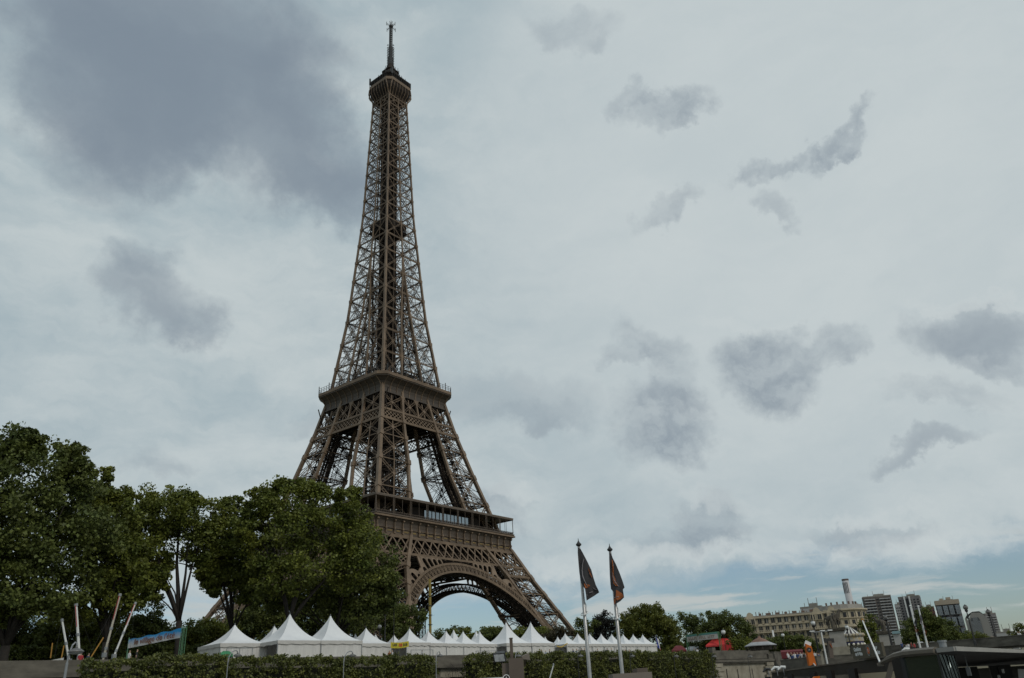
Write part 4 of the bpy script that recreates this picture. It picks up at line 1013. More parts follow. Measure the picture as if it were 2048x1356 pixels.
for i, (x, y, p, w_, lb, op) in enumerate(tents):
    Pk = at_p(x, y, p); ev = 2.55
    t = make_tent(lb, 0, Pk.z-.15, ev if w_ < 4 else 2.6, w_, 'white peaked tents of the fair', opens=op, seed=i)
    t.location = (Pk.x, Pk.y, 0); t.rotation_euler.z = TR

# ------------------------------------------------------------------ people
def person_mesh(name, pose=0):
    """one continuous skinned body, painted by height: shoes, trousers, top, skin, hair"""
    J = [(0,0,.92),(0,0,1.12),(0,0,1.38),(0,.01,1.50),(0,.02,1.60),(0,.03,1.72),
         (.18,0,1.40),(.24,.03,1.14),(.24,.14 if pose else .02,.92),(-.18,0,1.40),(-.25,.02,1.14),(-.20,.22 if pose == 1 else .03,1.0 if pose == 1 else .90),
         (.09,0,.86),(.10,.06 if pose else 0,.48),(.10,-.05 if pose else 0,.08),(.10,.12,.04),(-.09,0,.86),(-.10,-.03 if pose else 0,.48),(-.10,.10 if pose else 0,.08),(-.10,.26 if pose else .12,.04)]
    RD = [.15,.13,.16,.06,.085,.095,.07,.05,.035,.07,.05,.035,.095,.065,.045,.05,.095,.065,.045,.05]
    ed = [(0,1),(1,2),(2,3),(3,4),(4,5),(2,6),(6,7),(7,8),(2,9),(9,10),(10,11),(0,12),(12,13),(13,14),(14,15),(0,16),(16,17),(17,18),(18,19)]
    me = bpy.data.meshes.new(name); me.from_pydata(J, ed, []); o = bpy.data.objects.new('t', me); col.objects.link(o)
    md = o.modifiers.new('s', 'SKIN')
    for i, v in enumerate(me.skin_vertices[0].data): v.radius = (RD[i]*(1.25 if i in (0,1,2) else 1), RD[i]*(.8 if i in (0,1,2) else 1)); v.use_root = (i == 0)
    o.modifiers.new('u', 'SUBSURF').levels = 1
    dg = bpy.context.evaluated_depsgraph_get(); dg.update()
    m2 = bpy.data.meshes.new_from_object(o.evaluated_get(dg)); bpy.data.objects.remove(o); m2.name = name
    return m2
SKIN = mat('skin', (0.42,0.27,0.19), .6, var=.1, scale=5); 
TOPS = {}
def topm(c):
    k = 'cloth_%02d%02d%02d' % tuple(int(v*99) for v in c)
    return mat(k, c, .8, var=.2, scale=6)
HAIR = {'dark': mat('dark_hair', (0.02,0.015,0.012), .6, var=.2, scale=20), 'fair': mat('fair_hair', (0.22,0.14,0.07), .6, var=.2, scale=20)}
PM = [person_mesh('person_body', 0), person_mesh('person_body', 1)]
PCACHE = {}
def person(loc, label, top=(.5,.5,.5), legs=(.03,.035,.05), hair='dark', pose=0, rz=0, h=1.72, group=None):
    key = (top, legs, hair, pose)
    if key not in PCACHE:
        me = PM[pose].copy(); me.materials.clear()
        for mt_ in (topm(legs), topm(top), SKIN, HAIR[hair]): me.materials.append(mt_)
        for p_ in me.polygons:
            z = p_.center.z; x = abs(p_.center.x); y = p_.center.y
            if z > 1.70 or (z > 1.58 and y < .0): p_.material_index = 3
            elif z > 1.47: p_.material_index = 2
            elif z < .90 and x < .19: p_.material_index = 0
            elif x > .2 and z < 1.18: p_.material_index = 2
            else: p_.material_index = 1
            p_.use_smooth = True
        PCACHE[key] = me
    o = bpy.data.objects.new('person', PCACHE[key]); col.objects.link(o); o.location = loc; o.rotation_euler.z = rz; k = h/1.80; o.scale = (k,k,k)
    return tag(o, label, 'person', group)
WT, BK, NV, RD_, BL_, GY, OR, LB = (.62,.62,.62),(.02,.02,.022),(.03,.045,.10),(.35,.03,.035),(.05,.08,.20),(.20,.20,.20),(.38,.14,.06),(.28,.34,.40)
def foot(x, ytop, p, h=1.72, z0=0.0):               # stand a person of height h on the ground where the head shows at (x, ytop)
    P = at_p(x, ytop, p); return (P.x, P.y, z0)
fair = [(1083,1300,82.3,WT,'dark','person with curly dark hair and cream top by the middle tent pair'),(1091,1300,82.6,LB,'dark','child in pale violet top beside the curly haired person'),(1099,1297,82.2,BK,'dark','person with long dark hair in black by the middle tent pair'),
 (1146,1296,83,NV,'dark','person in dark navy clothes leftmost by the right tent row'),(1153,1296,83,LB,'fair','person with long hair in light blue by the right tent row'),(1163,1295,83,BK,'dark','person in black, left of two, beside the left flagpole'),(1169,1295,83,BK,'fair','person in black with fair hair just right of another in black'),
 (1195,1296,82.8,WT,'dark','person in white top standing alone between the flagpoles'),(1214,1295,83.5,NV,'dark','person in navy half hidden by the hedge between the flagpoles'),(1222,1295,83.5,GY,'fair','person in grey half hidden by the hedge near the right flagpole'),
 (1250,1298,84,BK,'dark','person in black just right of the right flagpole'),(1258,1299,84,OR,'dark','person in orange right of the right flagpole'),
 (844,1298,82.5,WT,'dark','person in white seen from behind below the second tent right of the yellow banner'),(779,1305,82,OR,'dark','person in orange beside the yellow banner stall'),(785,1304,81.8,WT,'fair','person in white beside the yellow banner stall'),
 (260,1299,83,WT,'fair','fair haired person in white under the left end of the summer village banner'),(275,1297,83.5,BK,'dark','person in black under the summer village banner'),
 (163,1303,83,RD_,'dark','person in a red jacket behind the wall near the dish shaped lamp'),(177,1309,83,NV,'dark','person in navy right of the one in the red jacket'),
 (1388,1298,83,LB,'dark','person in light blue left of the red canopy tent'),(1394,1297,83,WT,'dark','person in white left of the red canopy tent'),(1424,1295,82,WT,'dark','person in white under the left edge of the red canopy tent')]
for i, (x, y, p, c, hr, lb) in enumerate(fair):
    P = at_p(x, y, p); h = 1.3 if 'child' in lb else 1.72
    person((P.x, P.y, max(0.0, P.z-h) if P.z-h < .8 else P.z-h), lb, top=c, hair=hr, pose=i % 2, rz=rng.random()*6, h=h)

# ------------------------------------------------------------------ summer fair: banner, poles, canopies
def bannerframe():
    p = 83.5; A = at_p(257, 1281, p); Bt = at_p(366, 1256, p-4.5); 
    A = at_p(258.5, 1279.5, 85.5); B = at_p(365, 1256.5, 77.0)
    d_ = B-A; d_.z = 0; Ls = d_.length; rz = math.atan2(d_.y, d_.x); zt = (A.z+B.z)/2
    h_ = (at_p(258.5,1279.5,85.5)-at_p(259.5,1297,85.5)).z
    root = thing('banner_frame', 'green truss frame carrying a blue and white banner reading le village de l\'été', 'banner', ((A.x+B.x)/2, (A.y+B.y)/2, 0), rz)
    t0, t1 = A.z-zt, B.z-zt
    for xx, tz in ((-Ls/2-.05, A.z), (Ls/2+.25, B.z+.05)):
        b = MB()
        if xx > 0:
            for a in (-.16, .16):
                for c in (-.16,.16): b.beam((xx+a, c, 0), (xx+a, c, tz+.1), .04)
            for i in range(12): z = i*(tz/12); b.beam((xx-.16,-.16,z),(xx+.16,-.16,z+tz/12),.022); b.beam((xx-.16,-.16,z),(xx+.16,-.16,z),.022); b.beam((xx-.16,.16,z),(xx+.16,.16,z+tz/12),.022)
        else: b.beam((xx,0,0),(xx,0,tz+.2),.08)
        b.build('truss_post', mat('green_truss_paint', (0.10,0.24,0.12), .5, var=.2, scale=3), root)
    bm_ = bpy.data.materials.new('banner_cloth'); bm_.use_nodes = True; t = bm_.node_tree; bb = t.nodes['Principled BSDF']; bb.inputs['Roughness'].default_value = .7
    tcn = t.nodes.new('ShaderNodeTexCoord'); sz = t.nodes.new('ShaderNodeSeparateXYZ'); t.links.new(tcn.outputs['Generated'], sz.inputs[0])
    ns = t.nodes.new('ShaderNodeTexNoise'); ns.inputs['Scale'].default_value = 3; t.links.new(tcn.outputs['Object'], ns.inputs['Vector'])
    ad = t.nodes.new('ShaderNodeMath'); ad.operation = 'MULTIPLY_ADD'; t.links.new(ns.outputs[0], ad.inputs[0]); ad.inputs[1].default_value = .35; t.links.new(sz.outputs[2], ad.inputs[2])
    cr = t.nodes.new('ShaderNodeValToRGB'); t.links.new(ad.outputs[0], cr.inputs[0]); cr.color_ramp.elements[0].position = .45; cr.color_ramp.elements[0].color = (.62,.60,.60,1); cr.color_ramp.elements[1].position = .95; cr.color_ramp.elements[1].color = (.015,.27,.60,1)
    t.links.new(cr.outputs[0], bb.inputs['Base Color'])
    b = MB(); nn_ = 24
    vs = []
    for i in range(nn_+1):
        x = -Ls/2+Ls*i/nn_; f = i/nn_; wob = .05*math.sin(i*.9); z0 = (A.z+(B.z-A.z)*f)
        vs += [(x, -.05-.03*math.sin(i*1.3), z0-h_), (x, -.05+.03*math.sin(i*1.1), z0+wob)]
    b.add(vs, [(2*i, 2*i+2, 2*i+3, 2*i+1) for i in range(nn_)]); bo = b.build('banner_cloth', bm_, root)
    sl = (B.z-A.z)/Ls
    text("le village de l'été", h_*.92, mat('banner_brown_letters', (0.20,0.06,0.012), .6, var=.1, scale=2), 'banner_lettering', bo, (.15, -.17, zt-h_*.52), ((1,0,sl),(0,0,1)), .005, sx=1.42, shear=.12, bold=.006)
    return root
bannerframe()
# bungee trampoline masts, ropes
def mast(x0, y0, x1, y1, p, label, r=.13, col_=WHITE, tip=None, dp=0, name='trampoline_mast', cat='mast', grp='white masts of the bungee trampolines'):
    A, B = at_p(x0, y0, p), at_p(x1, y1, p-dp); d_ = (B-A); 
    base = A - d_*((A.z-0.05)/d_.z) if A.z > .05 else A
    root = thing(name, label, cat, base, 0, grp); b = MB(); b.tube([(0,0,0), B-base], [r*.85, r*.72], 8); b.build('pole', col_, root)
    for f in (.3,.55,.98): b = MB(); q = (B-base)*f; b.tube([q-d_.normalized()*.12, q+d_.normalized()*.12], r*1.15, 8); b.build('clamp', GREYM, root)
    b = MB(); b.box((B-base)*.22, (.32,.32,.4)); b.build('motor_box', GREYM, root)
    if tip:
        b = MB(); q0 = (B-base)*.66; q1 = (B-base)*.97; off = Vector((-.12,-.12,0)); b.tube([q0+off, q1+off], .032, 6); b.build('bungee_cord', mat('red_cord', (.40,.05,.05), .7, var=.2, scale=5), root)
    # guy ropes
    b = MB(); b.tube([(B-base)*.98, Vector((2.2,.6,0))], .012, 4); b.tube([(B-base)*.98, Vector((-1.8,-.2,0))], .012, 4); b.build('guy_rope', DARKM, root)
    return root
mast(137, 1314, 123.5, 1238, 84, 'shortest white trampoline mast, leftmost, leaning left', .12)
mast(158, 1302, 152, 1207, 84.5, 'white upright trampoline mast, second from the left, thickest', .15, tip=True)
mast(208, 1312, 241, 1187, 85, 'tallest cream trampoline mast, leaning right, third from the left', .13, mat('cream_paint', (.48,.44,.36), .5, var=.2, scale=3), tip=True)
mast(229, 1310, 272, 1204, 84, 'white trampoline mast leaning right, nearest to the banner', .11, tip=True)
def rope(pts, p, label, c, r=.05, nm='bungee_rope', cat='rope'):
    ps = [at_p(x, y, p) for x, y in pts]; ps[-1].z = max(0, ps[-1].z) if ps[-1].z > 1 else ps[-1].z
    b = MB(); b.tube(ps, r, 6); o = b.build(nm, c); return tag(o, label, cat)
YC = mat('orange_strap', (.38,.19,.03), .7, var=.2, scale=5)
rope([(207,1275),(181,1316)], 83.6, 'orange strap running down left of the tallest mast', YC, .06)
rope([(128,1291),(123,1316)], 83.4, 'orange strap hanging beside the leftmost mast', YC, .05)
rope([(105,1286),(101,1316)], 83.4, 'yellow strap left of the leftmost mast', YC, .05)
P = at_p(72, 1316, 83)
bo = thing('small_boat', 'small white dinghy showing above the wall at far left', 'boat', (P.x, P.y, 0), RZ)
b = MB(); pr = []
for i in range(9):
    f = i/8; wv_ = .85*math.sin(math.pi*min(1, f*.55+.02))**.6*(1 if f < .95 else .6); pr.append((-2.2+4.4*f, max(.05, wv_*(1-f*.0) if i < 8 else .05), .75+.55*f*f))
vs = []
for x, hw_, z in pr: vs += [(x,-hw_,z),(x,-hw_*.7,.25+.2*(x+2.2)/4.4),(x,hw_*.7,.25+.2*(x+2.2)/4.4),(x,hw_,z)]
fs = [(0,1,2,3)]
for i in range(8): fs += [(i*4+j, i*4+4+j, i*4+5+j, i*4+1+j) for j in range(3)]
b.add(vs, fs); b.build('hull', WHITE, bo); b = MB(); b.box((-.3,0,.75),(.3,1.3,.06)); b.box((.9,0,.8),(.3,1.1,.06)); b.box((0,0,.15),(2.5,.5,.3)); b.build('thwart', GREYM, bo)

def canopy(x0, x1, ytop, yeave, p, c, label, sides=(), name='canopy_tent', dpth=None):
    A, B = at_p(x0, yeave, p), at_p(x1, yeave, p); s_m = (A+B)/2; vd_ = Vector((s_m.x-CX, s_m.y-CY, 0)); dd_ = vd_.length; vd_.normalize()
    A, B = at_d(x0, yeave, dd_), at_d(x1, yeave, dd_); w_ = math.hypot(B.x-A.x, B.y-A.y); d_ = dpth or w_*.7; ze = (A.z+B.z)/2; zt = at_d((x0+x1)/2, ytop, dd_+d_/2).z; mc = (A+B)/2+vd_*d_/2
    root = thing(name, label, 'tent', (mc.x, mc.y, 0), math.atan2(vd_.y, vd_.x)-math.pi/2); b = MB()
    rx, ry = w_/2, d_/2; rows = [(1,1,ze-.25),(1,1,ze),(.72,.7,ze+(zt-ze)*.45),(.5,.42,ze+(zt-ze)*.82),(.36,.03,zt)]
    vs = []
    for a, c_2, z in rows:
        for q in range(16):
            t_ = q/16*4; sgn = [(-1+2*(t_-0), -1), (1, -1+2*(t_-1)), (1-2*(t_-2), 1), (-1, 1-2*(t_-3))][int(t_)]
            vs.append((sgn[0]*rx*a, sgn[1]*ry*c_2, z-(.06 if q % 4 == 2 and z < zt else 0)))
    fs = [(i*16+j, i*16+(j+1) % 16, (i+1)*16+(j+1) % 16, (i+1)*16+j) for i in range(4) for j in range(16)]+[tuple(64+j for j in range(16))]
    b.add(vs, fs); b.build('roof', c, root)
    b = MB()
    for a in (-1, 0, 1):
        for q in (-1, 1): b.box((a*(rx-.05), q*(ry-.05), ze/2), (.06,.06,ze))
    b.build('leg', GREYM, root)
    if sides:
        b = MB()
        for (fa, fb, q) in sides: b.box(((fa+fb)/2*rx, q*(ry-.02), ze/2-.1), ((fb-fa)*rx, .03, ze-.1))
        b.build('side_wall', c, root)
    return root
RED = mat('red_canopy', (.68,.055,.05), .6, c2=(.52,.035,.035), scale=1, trans=.12); DRED = mat('dark_red_canopy', (.16,.02,.025), .7, var=.3, scale=1, trans=.08)
canopy(1411, 1471, 1276, 1289, 86, RED, 'bright red canopy tent with a red side wall, above the bastion', sides=((0,1,-1),), dpth=5)
canopy(1343, 1373, 1291, 1300, 86, DRED, 'dark red canopy tent low behind the hedge, left of the white one', dpth=3)
canopy(1365, 1415, 1292, 1298, 92, TENT, 'long white canopy tent left of the bright red one', dpth=4)
canopy(437, 466, 1302, 1308, 80.9, mat('green_tarp', (.04,.22,.09), .6, var=.3, scale=1), 'small green tarp canopy below the leftmost tall tent', dpth=2)
canopy(1472, 1491, 1297, 1301, 84, WHITE, 'low white stall roof right of the bright red tent', dpth=3)
# green framed white banner at the right
A, B = at_p(1372, 1271, 92), at_p(1436, 1264, 86); A.z += 0
d_ = B-A; d_.z = 0; rz = math.atan2(d_.y, d_.x); Ls = d_.length; gf = thing('banner_frame', 'green metal frame with a faded white banner behind the bright red tent', 'banner', ((A.x+B.x)/2, (A.y+B.y)/2, 0), rz)
GP = mat('green_truss_paint', (0.10,0.24,0.12), .5)
zt = (A.z+B.z)/2; b = MB()
for xx, z in ((-Ls/2, A.z), (Ls/2, B.z)): b.beam((xx,0,0),(xx,0,z+.1),.16); b.beam((xx+.3,0,0),(xx+.3,0,z),.08)
b.beam((-Ls/2,0,A.z+.05),(Ls/2,0,B.z+.05),.10); b.build('frame', GP, gf)
b = MB(); hb = 1.05; b.add([(-Ls/2+.1,-.08,A.z-hb),(Ls/2-.1,-.08,B.z-hb),(Ls/2-.1,-.08,B.z),(-Ls/2+.1,-.08,A.z)],[(0,1,2,3)]); b.build('banner_cloth', TENTV, gf)
b = MB(); b.add([(-Ls/2+.1,-.10,A.z-.25),(Ls/2-.1,-.10,B.z-.25),(Ls/2-.1,-.10,B.z),(-Ls/2+.1,-.10,A.z)],[(0,1,2,3)]); b.build('banner_stripe', mat('teal_stripe', (.10,.27,.25), .6, var=.2, scale=1), gf)
rr = random.Random(2); b = MB()
for i in range(15):
    x = -Ls/2+.6+i*(Ls-1.2)/15; z = A.z+(B.z-A.z)*(x/Ls+.5)-.62
    if i in (5, 10): continue
    b.box((x,-.12,z),(.10,.02,.42)); b.box((x+.12,-.12,z+.16*rr.choice((-1,1))),(.2,.02,.08))
b.build('faded_lettering', mat('faded_letters', (.30,.22,.17), .7, var=.2, scale=3), gf)
# yellow stall banner
A, B = at_p(781.5, 1290, 82.5), at_p(817.5, 1288, 82.0); d_ = B-A; Ls = math.hypot(d_.x, d_.y); rz = math.atan2(d_.y, d_.x)
yb = thing('stall_banner', 'yellow stall banner with black and red lettering hung on a white tent', 'banner', ((A.x+B.x)/2, (A.y+B.y)/2, (A.z+B.z)/2), rz)
b = MB(); vs = []
for i in range(13): f = i/12; x = -Ls/2+Ls*f; sag = -.10*math.sin(math.pi*f)+.10*(f-.5); vs += [(x,0.02*math.sin(i*2),-.30+sag),(x,-.01,.32+sag)]
b.add(vs, [(2*i,2*i+2,2*i+3,2*i+1) for i in range(12)]); bo = b.build('banner_cloth', mat('yellow_banner', (.50,.42,.02), .6, var=.1, scale=2), yb)
bk = mat('black_letters', (.02,.02,.02), .6, var=.1, scale=2)
text('LES', .36, bk, 'lettering', bo, (-Ls*.28,-.05,-.04), ((1,0,0),(0,0,1)), .004, bold=.008); text('JUS', .36, bk, 'lettering', bo, (Ls*.30,-.05,-.02), ((1,0,0),(0,0,1)), .004, bold=.008)
text('10', .46, mat('red_letters', (.5,.03,.02), .6, var=.1, scale=2), 'number', bo, (Ls*.02,-.05,-.08), ((1,0,0),(0,0,1)), .004, bold=.02)
# fences in front of tents
def barrier(x0, x1, y, p, label):
    A, B = at_p(x0, y, p), at_p(x1, y, p); s0, s1 = sp(A)[0], sp(B)[0]; root = thing('mesh_barrier', label, 'barrier', W((s0+s1)/2, p, 0), RZ, 'grey barriers in front of the tents')
    b = MB(); Ls = s1-s0; z = A.z; b.beam((-Ls/2,0,z),(Ls/2,0,z),.06); b.beam((-Ls/2,0,.2),(Ls/2,0,.2),.05)
    for i in range(3): b.beam((-Ls/2+i*Ls/2,0,0),(-Ls/2+i*Ls/2,0,z+.02),.06)
    b.build('frame', GREYM, root); b = MB(); n = int(Ls/.28)
    for i in range(n): b.beam((-Ls/2+(i+.5)*Ls/n,0,.2),(-Ls/2+(i+.5)*Ls/n,0,z),.012)
    b.build('mesh_panel', GREYM, root)
barrier(454, 505, 1296.5, 82, 'grey barrier in front of the leftmost tall tent'); barrier(568, 587, 1295, 82.2, 'short grey barrier at the corner of the largest tent wall')
barrier(587, 645, 1302.5, 82, 'grey barrier low before the largest tent wall'); barrier(822, 866, 1300, 82, 'grey barrier right of the yellow stall banner'); barrier(952, 992, 1302, 82.3, 'grey barrier left of the brown kiosk')
# string of coloured lights, french flag
P = at_p(1124, 1293, 85); b = MB(); root = thing('light_string', 'string of yellow lamps under the small open tent left of the left flagpole', 'lights', (P.x, P.y, P.z))
b.tube([(-1.3,0,.25),(-.5,0,.0),(.4,0,.05),(1.3,0,.4)], .03, 5); b.build('cable', DARKM, root); b = MB()
for i in range(9): b.ball((-1.2+i*.3, -.05, .02+.03*i-.18*math.sin(i*.5)), .09, 8)
b.build('bulbs', mat('yellow_bulb', (.75,.50,.08), .4, var=.1, scale=3), root)
P = at_p(1313, 1290, 87); zt = at_p(1311, 1270, 87).z
fl_ = thing('french_flag', 'blue white and red flag on a pole right of the last small tent', 'flag', (P.x, P.y, 0), RZ)
b = MB(); b.tube([(0,0,0),(0,0,zt)], .035, 6); b.build('pole', GREYM, fl_)
b = MB(); b.cur = 0; vs = []; fs = []
for i in range(7):
    for j in range(7):
        f, g_ = i/6, j/6; vs.append((.12+f*.75+g_*.22, .12*math.sin(f*7+g_*2), zt-.1-g_*1.75-f*.85))
b.add(vs, [(i*7+j,(i+1)*7+j,(i+1)*7+j+1,i*7+j+1) for i in range(6) for j in range(6)]); b.m = [0 if q//6 < 2 else 1 if q//6 < 4 else 2 for q in range(36)]
b.build('flag_cloth', [mat('flag_blue', (.02,.04,.28), .7, var=.1, scale=3), mat('flag_white', (.65,.65,.65), .7, var=.1, scale=3), mat('flag_red', (.5,.03,.03), .7, var=.1, scale=3)], fl_)

# yellow hoist mast and grey lattice mast under the arch
A, B = at_d(860.5, 1262, 205), at_d(862, 1158, 205); b = MB(); b.tube([(0,0,-A.z),(0,0,B.z-A.z)], .33, 8); 
ym = thing('yellow_mast', 'tall yellow steel mast standing under the left part of the arch', 'mast', (A.x, A.y, A.z)); b.build('mast_tube', mat('yellow_steel', (.27,.19,.02), .5, c2=(.17,.12,.02), scale=.8), ym)
b = MB()
for i in range(9): b.box((0,0,-A.z+2+i*2.2),(.8,.8,.16))
b.build('collar', DARKM, ym)
A, B = at_d(845, 1262, 200), at_d(846, 1212, 200); lm = thing('lattice_mast', 'thin dark lattice mast left of the yellow mast under the arch', 'mast', (A.x, A.y, 0)); b = MB()
for a in (-.5,.5):
    for c in (-.5,.5): b.beam((a,c,0),(a,c,B.z),.14)
n = int(B.z/1.1)
for i in range(n):
    z = i*1.1
    for k in range(4): b.beam(rot(k,-.5,-.5,z), rot(k,.5,-.5,z+1.1), .09); b.beam(rot(k,-.5,-.5,z), rot(k,.5,-.5,z), .09)
b.build('lattice', DARKM, lm)
for i, (x, y, p, lb) in enumerate(((770.5,1223,98,'globe street lamp hanging in the dark tree left of the arch'),(759,1254,104,'small globe lamp lower behind the tents left of the arch'))):
    P = at_p(x, y, p); root = thing('globe_lamp', lb, 'street lamp', (P.x, P.y, 0), 0, 'globe lamps behind the tents'); b = MB(); b.tube([(.0,0,0),(0,0,P.z-.45)], [.11,.06], 8); b.build('pole', DARKM, root)
    b = MB(); b.ball((0,0,P.z), .42 if i == 0 else .32, 14); b.build('globe', mat('lamp_globe_glass', (.25,.25,.24), .08, .2, var=.3, scale=2, spec=1), root); b = MB(); b.lathe([(.16,-.55),(.2,-.4),(.30,-.34)], (0,0,P.z), 10); b.build('collar', DARKM, root)
P = at_p(788, 1215, 92); root = thing('thin_pole', 'thin dark pole in front of the trees left of the arch', 'pole', (P.x,P.y,0)); b = MB(); b.tube([(0,0,0),(0,0,P.z)], .05, 6); b.build('pole', DARKM, root); b = MB(); b.box((0,0,P.z),(.3,.3,.12)); b.build('cap', DARKM, root)

# lamps with hooked arms along the lower quay
def bowl_lamp(x, y, p, hd, label, polex=None, pm_=None, kp=1.0):
    pm_ = pm_ or GREYM
    P = at_p(x, y, p); Q_ = at_p(polex, y, p) if polex else P+E_*-1.1; s = (Q_-P).dot(E_)
    root = thing('quay_lamp', label, 'street lamp', (P.x, P.y, -8), RZ, 'hook armed dish lamps on the lower quay'); z = P.z+8
    b = MB(); b.tube([(s,0,0),(s,0,z*.5),(s,0,z-.55)], [.10*kp,.08*kp,.065*kp], 8)
    b.tube([(s,0,z-.6),(s*.93,0,z-.1),(s*.62,0,z+hd*.8),(s*.3,0,z+hd*1.1),(s*.08,0,z+hd),(0,0,z+hd*.6)], .045, 7); b.build('pole', pm_, root)
    b = MB(); b.lathe([(hd*.15,hd*.42),(hd*.55,hd*.32),(hd*.9,hd*.08),(hd,-hd*.06),(hd*.9,-hd*.12)], (0,0,z), 20); b.lathe([(.04,hd*.75),(.07,hd*.5),(.07,hd*.4)], (0,0,z), 8); b.build('dish', mat('lamp_dish', (.16,.155,.15), .45, .3, var=.2, scale=3), root, smooth=True)
    b = MB(); b.lathe([(hd*.85,-hd*.11),(hd*.7,-hd*.28),(hd*.3,-hd*.36)], (0,0,z), 20); b.build('lens', mat('lamp_lens', (.35,.35,.33), .2, var=.1, scale=3), root, smooth=True)
bowl_lamp(152, 1303, 50, .42, 'large dish lamp close by in front of the bare wall at left', 138)
for i, (x, pl_, lb) in enumerate(((475,457,'dish lamp on a hooked pole below the leftmost tall tent'),(705,688,'dish lamp on a hooked pole below the medium tent right of the largest pair'),(880,872,'dish lamp at the wall opening right of the yellow stall banner'),(1037,1030,'dish lamp just right of the brown kiosk post'),(1161,None,'dish lamp against the hedge left of the left flagpole foot'),(1265,None,'dish lamp against the hedge right of the right flagpole'),(1353,None,'dish lamp against the rightmost hedge'),(1429,None,'dish lamp at the left corner of the stone bastion'),(1501,None,'dish lamp in front of the middle of the stone bastion'))):
    bowl_lamp(x, 1311+i*.3, 72.5,   .38 if i < 5 else .36, lb, pl_ or (x-6), DARKM if i > 3 else None, .6)

# ------------------------------------------------------------------ flags near the camera
def flagpole(xt, yt, xb, yb, dist, label, r=.055, mt=None, ztop=None):
    P = at_d((xt*0+xb), 1356, dist); T_ = at_d(xt, yt, dist)
    root = thing('flagpole', label, 'flagpole', (T_.x, T_.y, -8.2), 0, None); z = T_.z+8.2
    b = MB(); b.tube([(0,0,0),(0,0,z*.5),(0,0,z)], [r*1.35, r*1.15, r*.75], 12); b.build('pole', mt or mat('brushed_pole', (.42,.42,.41), .35, .5, c2=(.30,.29,.28), scale=3), root, smooth=True)
    b = MB(); b.lathe([(.03,-.02),(.085,.02),(.09,.06),(.05,.10),(.015,.16),(.006,.24)], (0,0,z), 12); b.build('finial', DARKM, root)
    return root, T_, z
FD = mat('flag_charcoal', (.040,.037,.040), .75, c2=(.028,.026,.028), scale=4); FO = mat('flag_orange', (.33,.095,.02), .75, c2=(.22,.06,.015), scale=4); FWM = mat('flag_line', (.24,.22,.23), .7, var=.2, scale=4)
def cloth(root, T_, z, outline, dist, marks, x0y0, mtc):
    """hanging flag: outline in photo pixels relative to the pole top, given folds and thickness"""
    k = mpp(T_); ax = Vector((R2.x, R2.y, 0)).normalized(); yv = Vector((-ax.y, ax.x, 0))
    vd = (at_d(x0y0[0], x0y0[1]+100, dist)-T_)
    def to(px, py, off=0):
        P = at_d(x0y0[0]+px, x0y0[1]+py, dist); L_ = P-T_; x = L_.dot(ax); zz = L_.z
        return Vector((ax.x*x, ax.y*x, z+zz))+yv*(off-.16+.09*math.sin(px*.16+py*.035)+.03*math.sin(px*.45))
    b = MB(); n = len(outline[0]); vs = []; fs = []
    rows = outline[0]; m_ = 9; cols = []
    for (py, xl, xr, pyr) in rows:
        for j in range(m_+1):
            f = j/m_; vs.append(to(xl+(xr-xl)*f, py+(pyr-py)*f))
    for i in range(len(rows)-1):
        for j in range(m_): fs.append((i*(m_+1)+j, i*(m_+1)+j+1, (i+1)*(m_+1)+j+1, (i+1)*(m_+1)+j))
    nv = len(vs); vs2 = vs+[v+yv*.012 for v in vs]; b.add(vs2, fs+[tuple(q+nv for q in f[::-1]) for f in fs])
    fo = b.build('flag_cloth', mtc, root, smooth=True)
    for nm, mt_, poly, wd in marks:
        b = MB()
        if wd:
            ps = [to(x, y, -.035) for x, y in poly]; b.tube(ps, wd, 5)
        else:
            ps = [to(x, y, -.03) for x, y in poly]; c = sum(ps, Vector())/len(ps); q = len(ps)
            b.add(ps+[c], [(i, (i+1) % q, q) for i in range(q)])
        b.build(nm, mt_, fo)
    return fo
D1 = 26.0
r1, T1, z1 = flagpole(1157.5, 1092, 1178, 1356, D1, 'left tall flagpole with a drooping charcoal flag carrying a white curve and orange patch')
# left flag outline rows: (y left, x left, x right, y right)
cloth(r1, T1, z1, ([(6,-3,3,6),(15,-3,8,15),(35,-1,16,32),(55,1,24,50),(75,4,30,66),(88,11,34,78),(98,13,38,88),(110,15,40,94)],), D1, [
  ('white_curve', FWM, [(9.5,27),(7,38),(6,50),(7,62),(10,72),(14,80),(17,84)], .014), ('orange_patch', FO, [(9,77),(14,78),(19,79),(22,80),(18,85),(11,87)], 0), ('orange_edge', FO, [(18,45),(21,52),(26,64),(25,65),(21,58),(18,50)], 0),
  ('white_dash', FWM, [(28,84),(32,87),(34.5,88)], .010), ('white_lettering', FWM, [(20,95),(24,93.5),(27,92.5)], .012), ('white_dash', FWM, [(13,100),(17,99.5)], .008)], (1157.5, 1092), FD)
r2, T2, z2 = flagpole(1220, 1102, 1244, 1356, D1+.6, 'right tall flagpole with a folded charcoal and orange flag')
cloth(r2, T2, z2, ([(6,-3,2,6),(15,-3,5,14),(30,-2,11,28),(50,-1,18,46),(66,0,24,62),(77,1,29,73),(84,6,25,78),(97,6,28,93),(103,7,20,101),(110,7,9,108)],), D1+.6, [
  ('orange_strip', FO, [(3,17),(5,20),(6,27),(5,40),(5,52),(7,62),(12,72),(14,72),(9,72),(5,66),(3.2,50)], 0), ('white_curve', FWM, [(6,26),(5,38),(5,50),(7,60),(10,67),(16,73)], .013),
  ('orange_patch', FO, [(10,80),(16,82),(23,86),(27,92),(20,97),(12,101),(9,96)], 0), ('orange_tail', FO, [(5,98),(9,97),(9,103),(8,109),(6,107)], 0), ('white_dash', FWM, [(6,95),(12,94),(18,92)], .01)], (1220, 1102), FD)
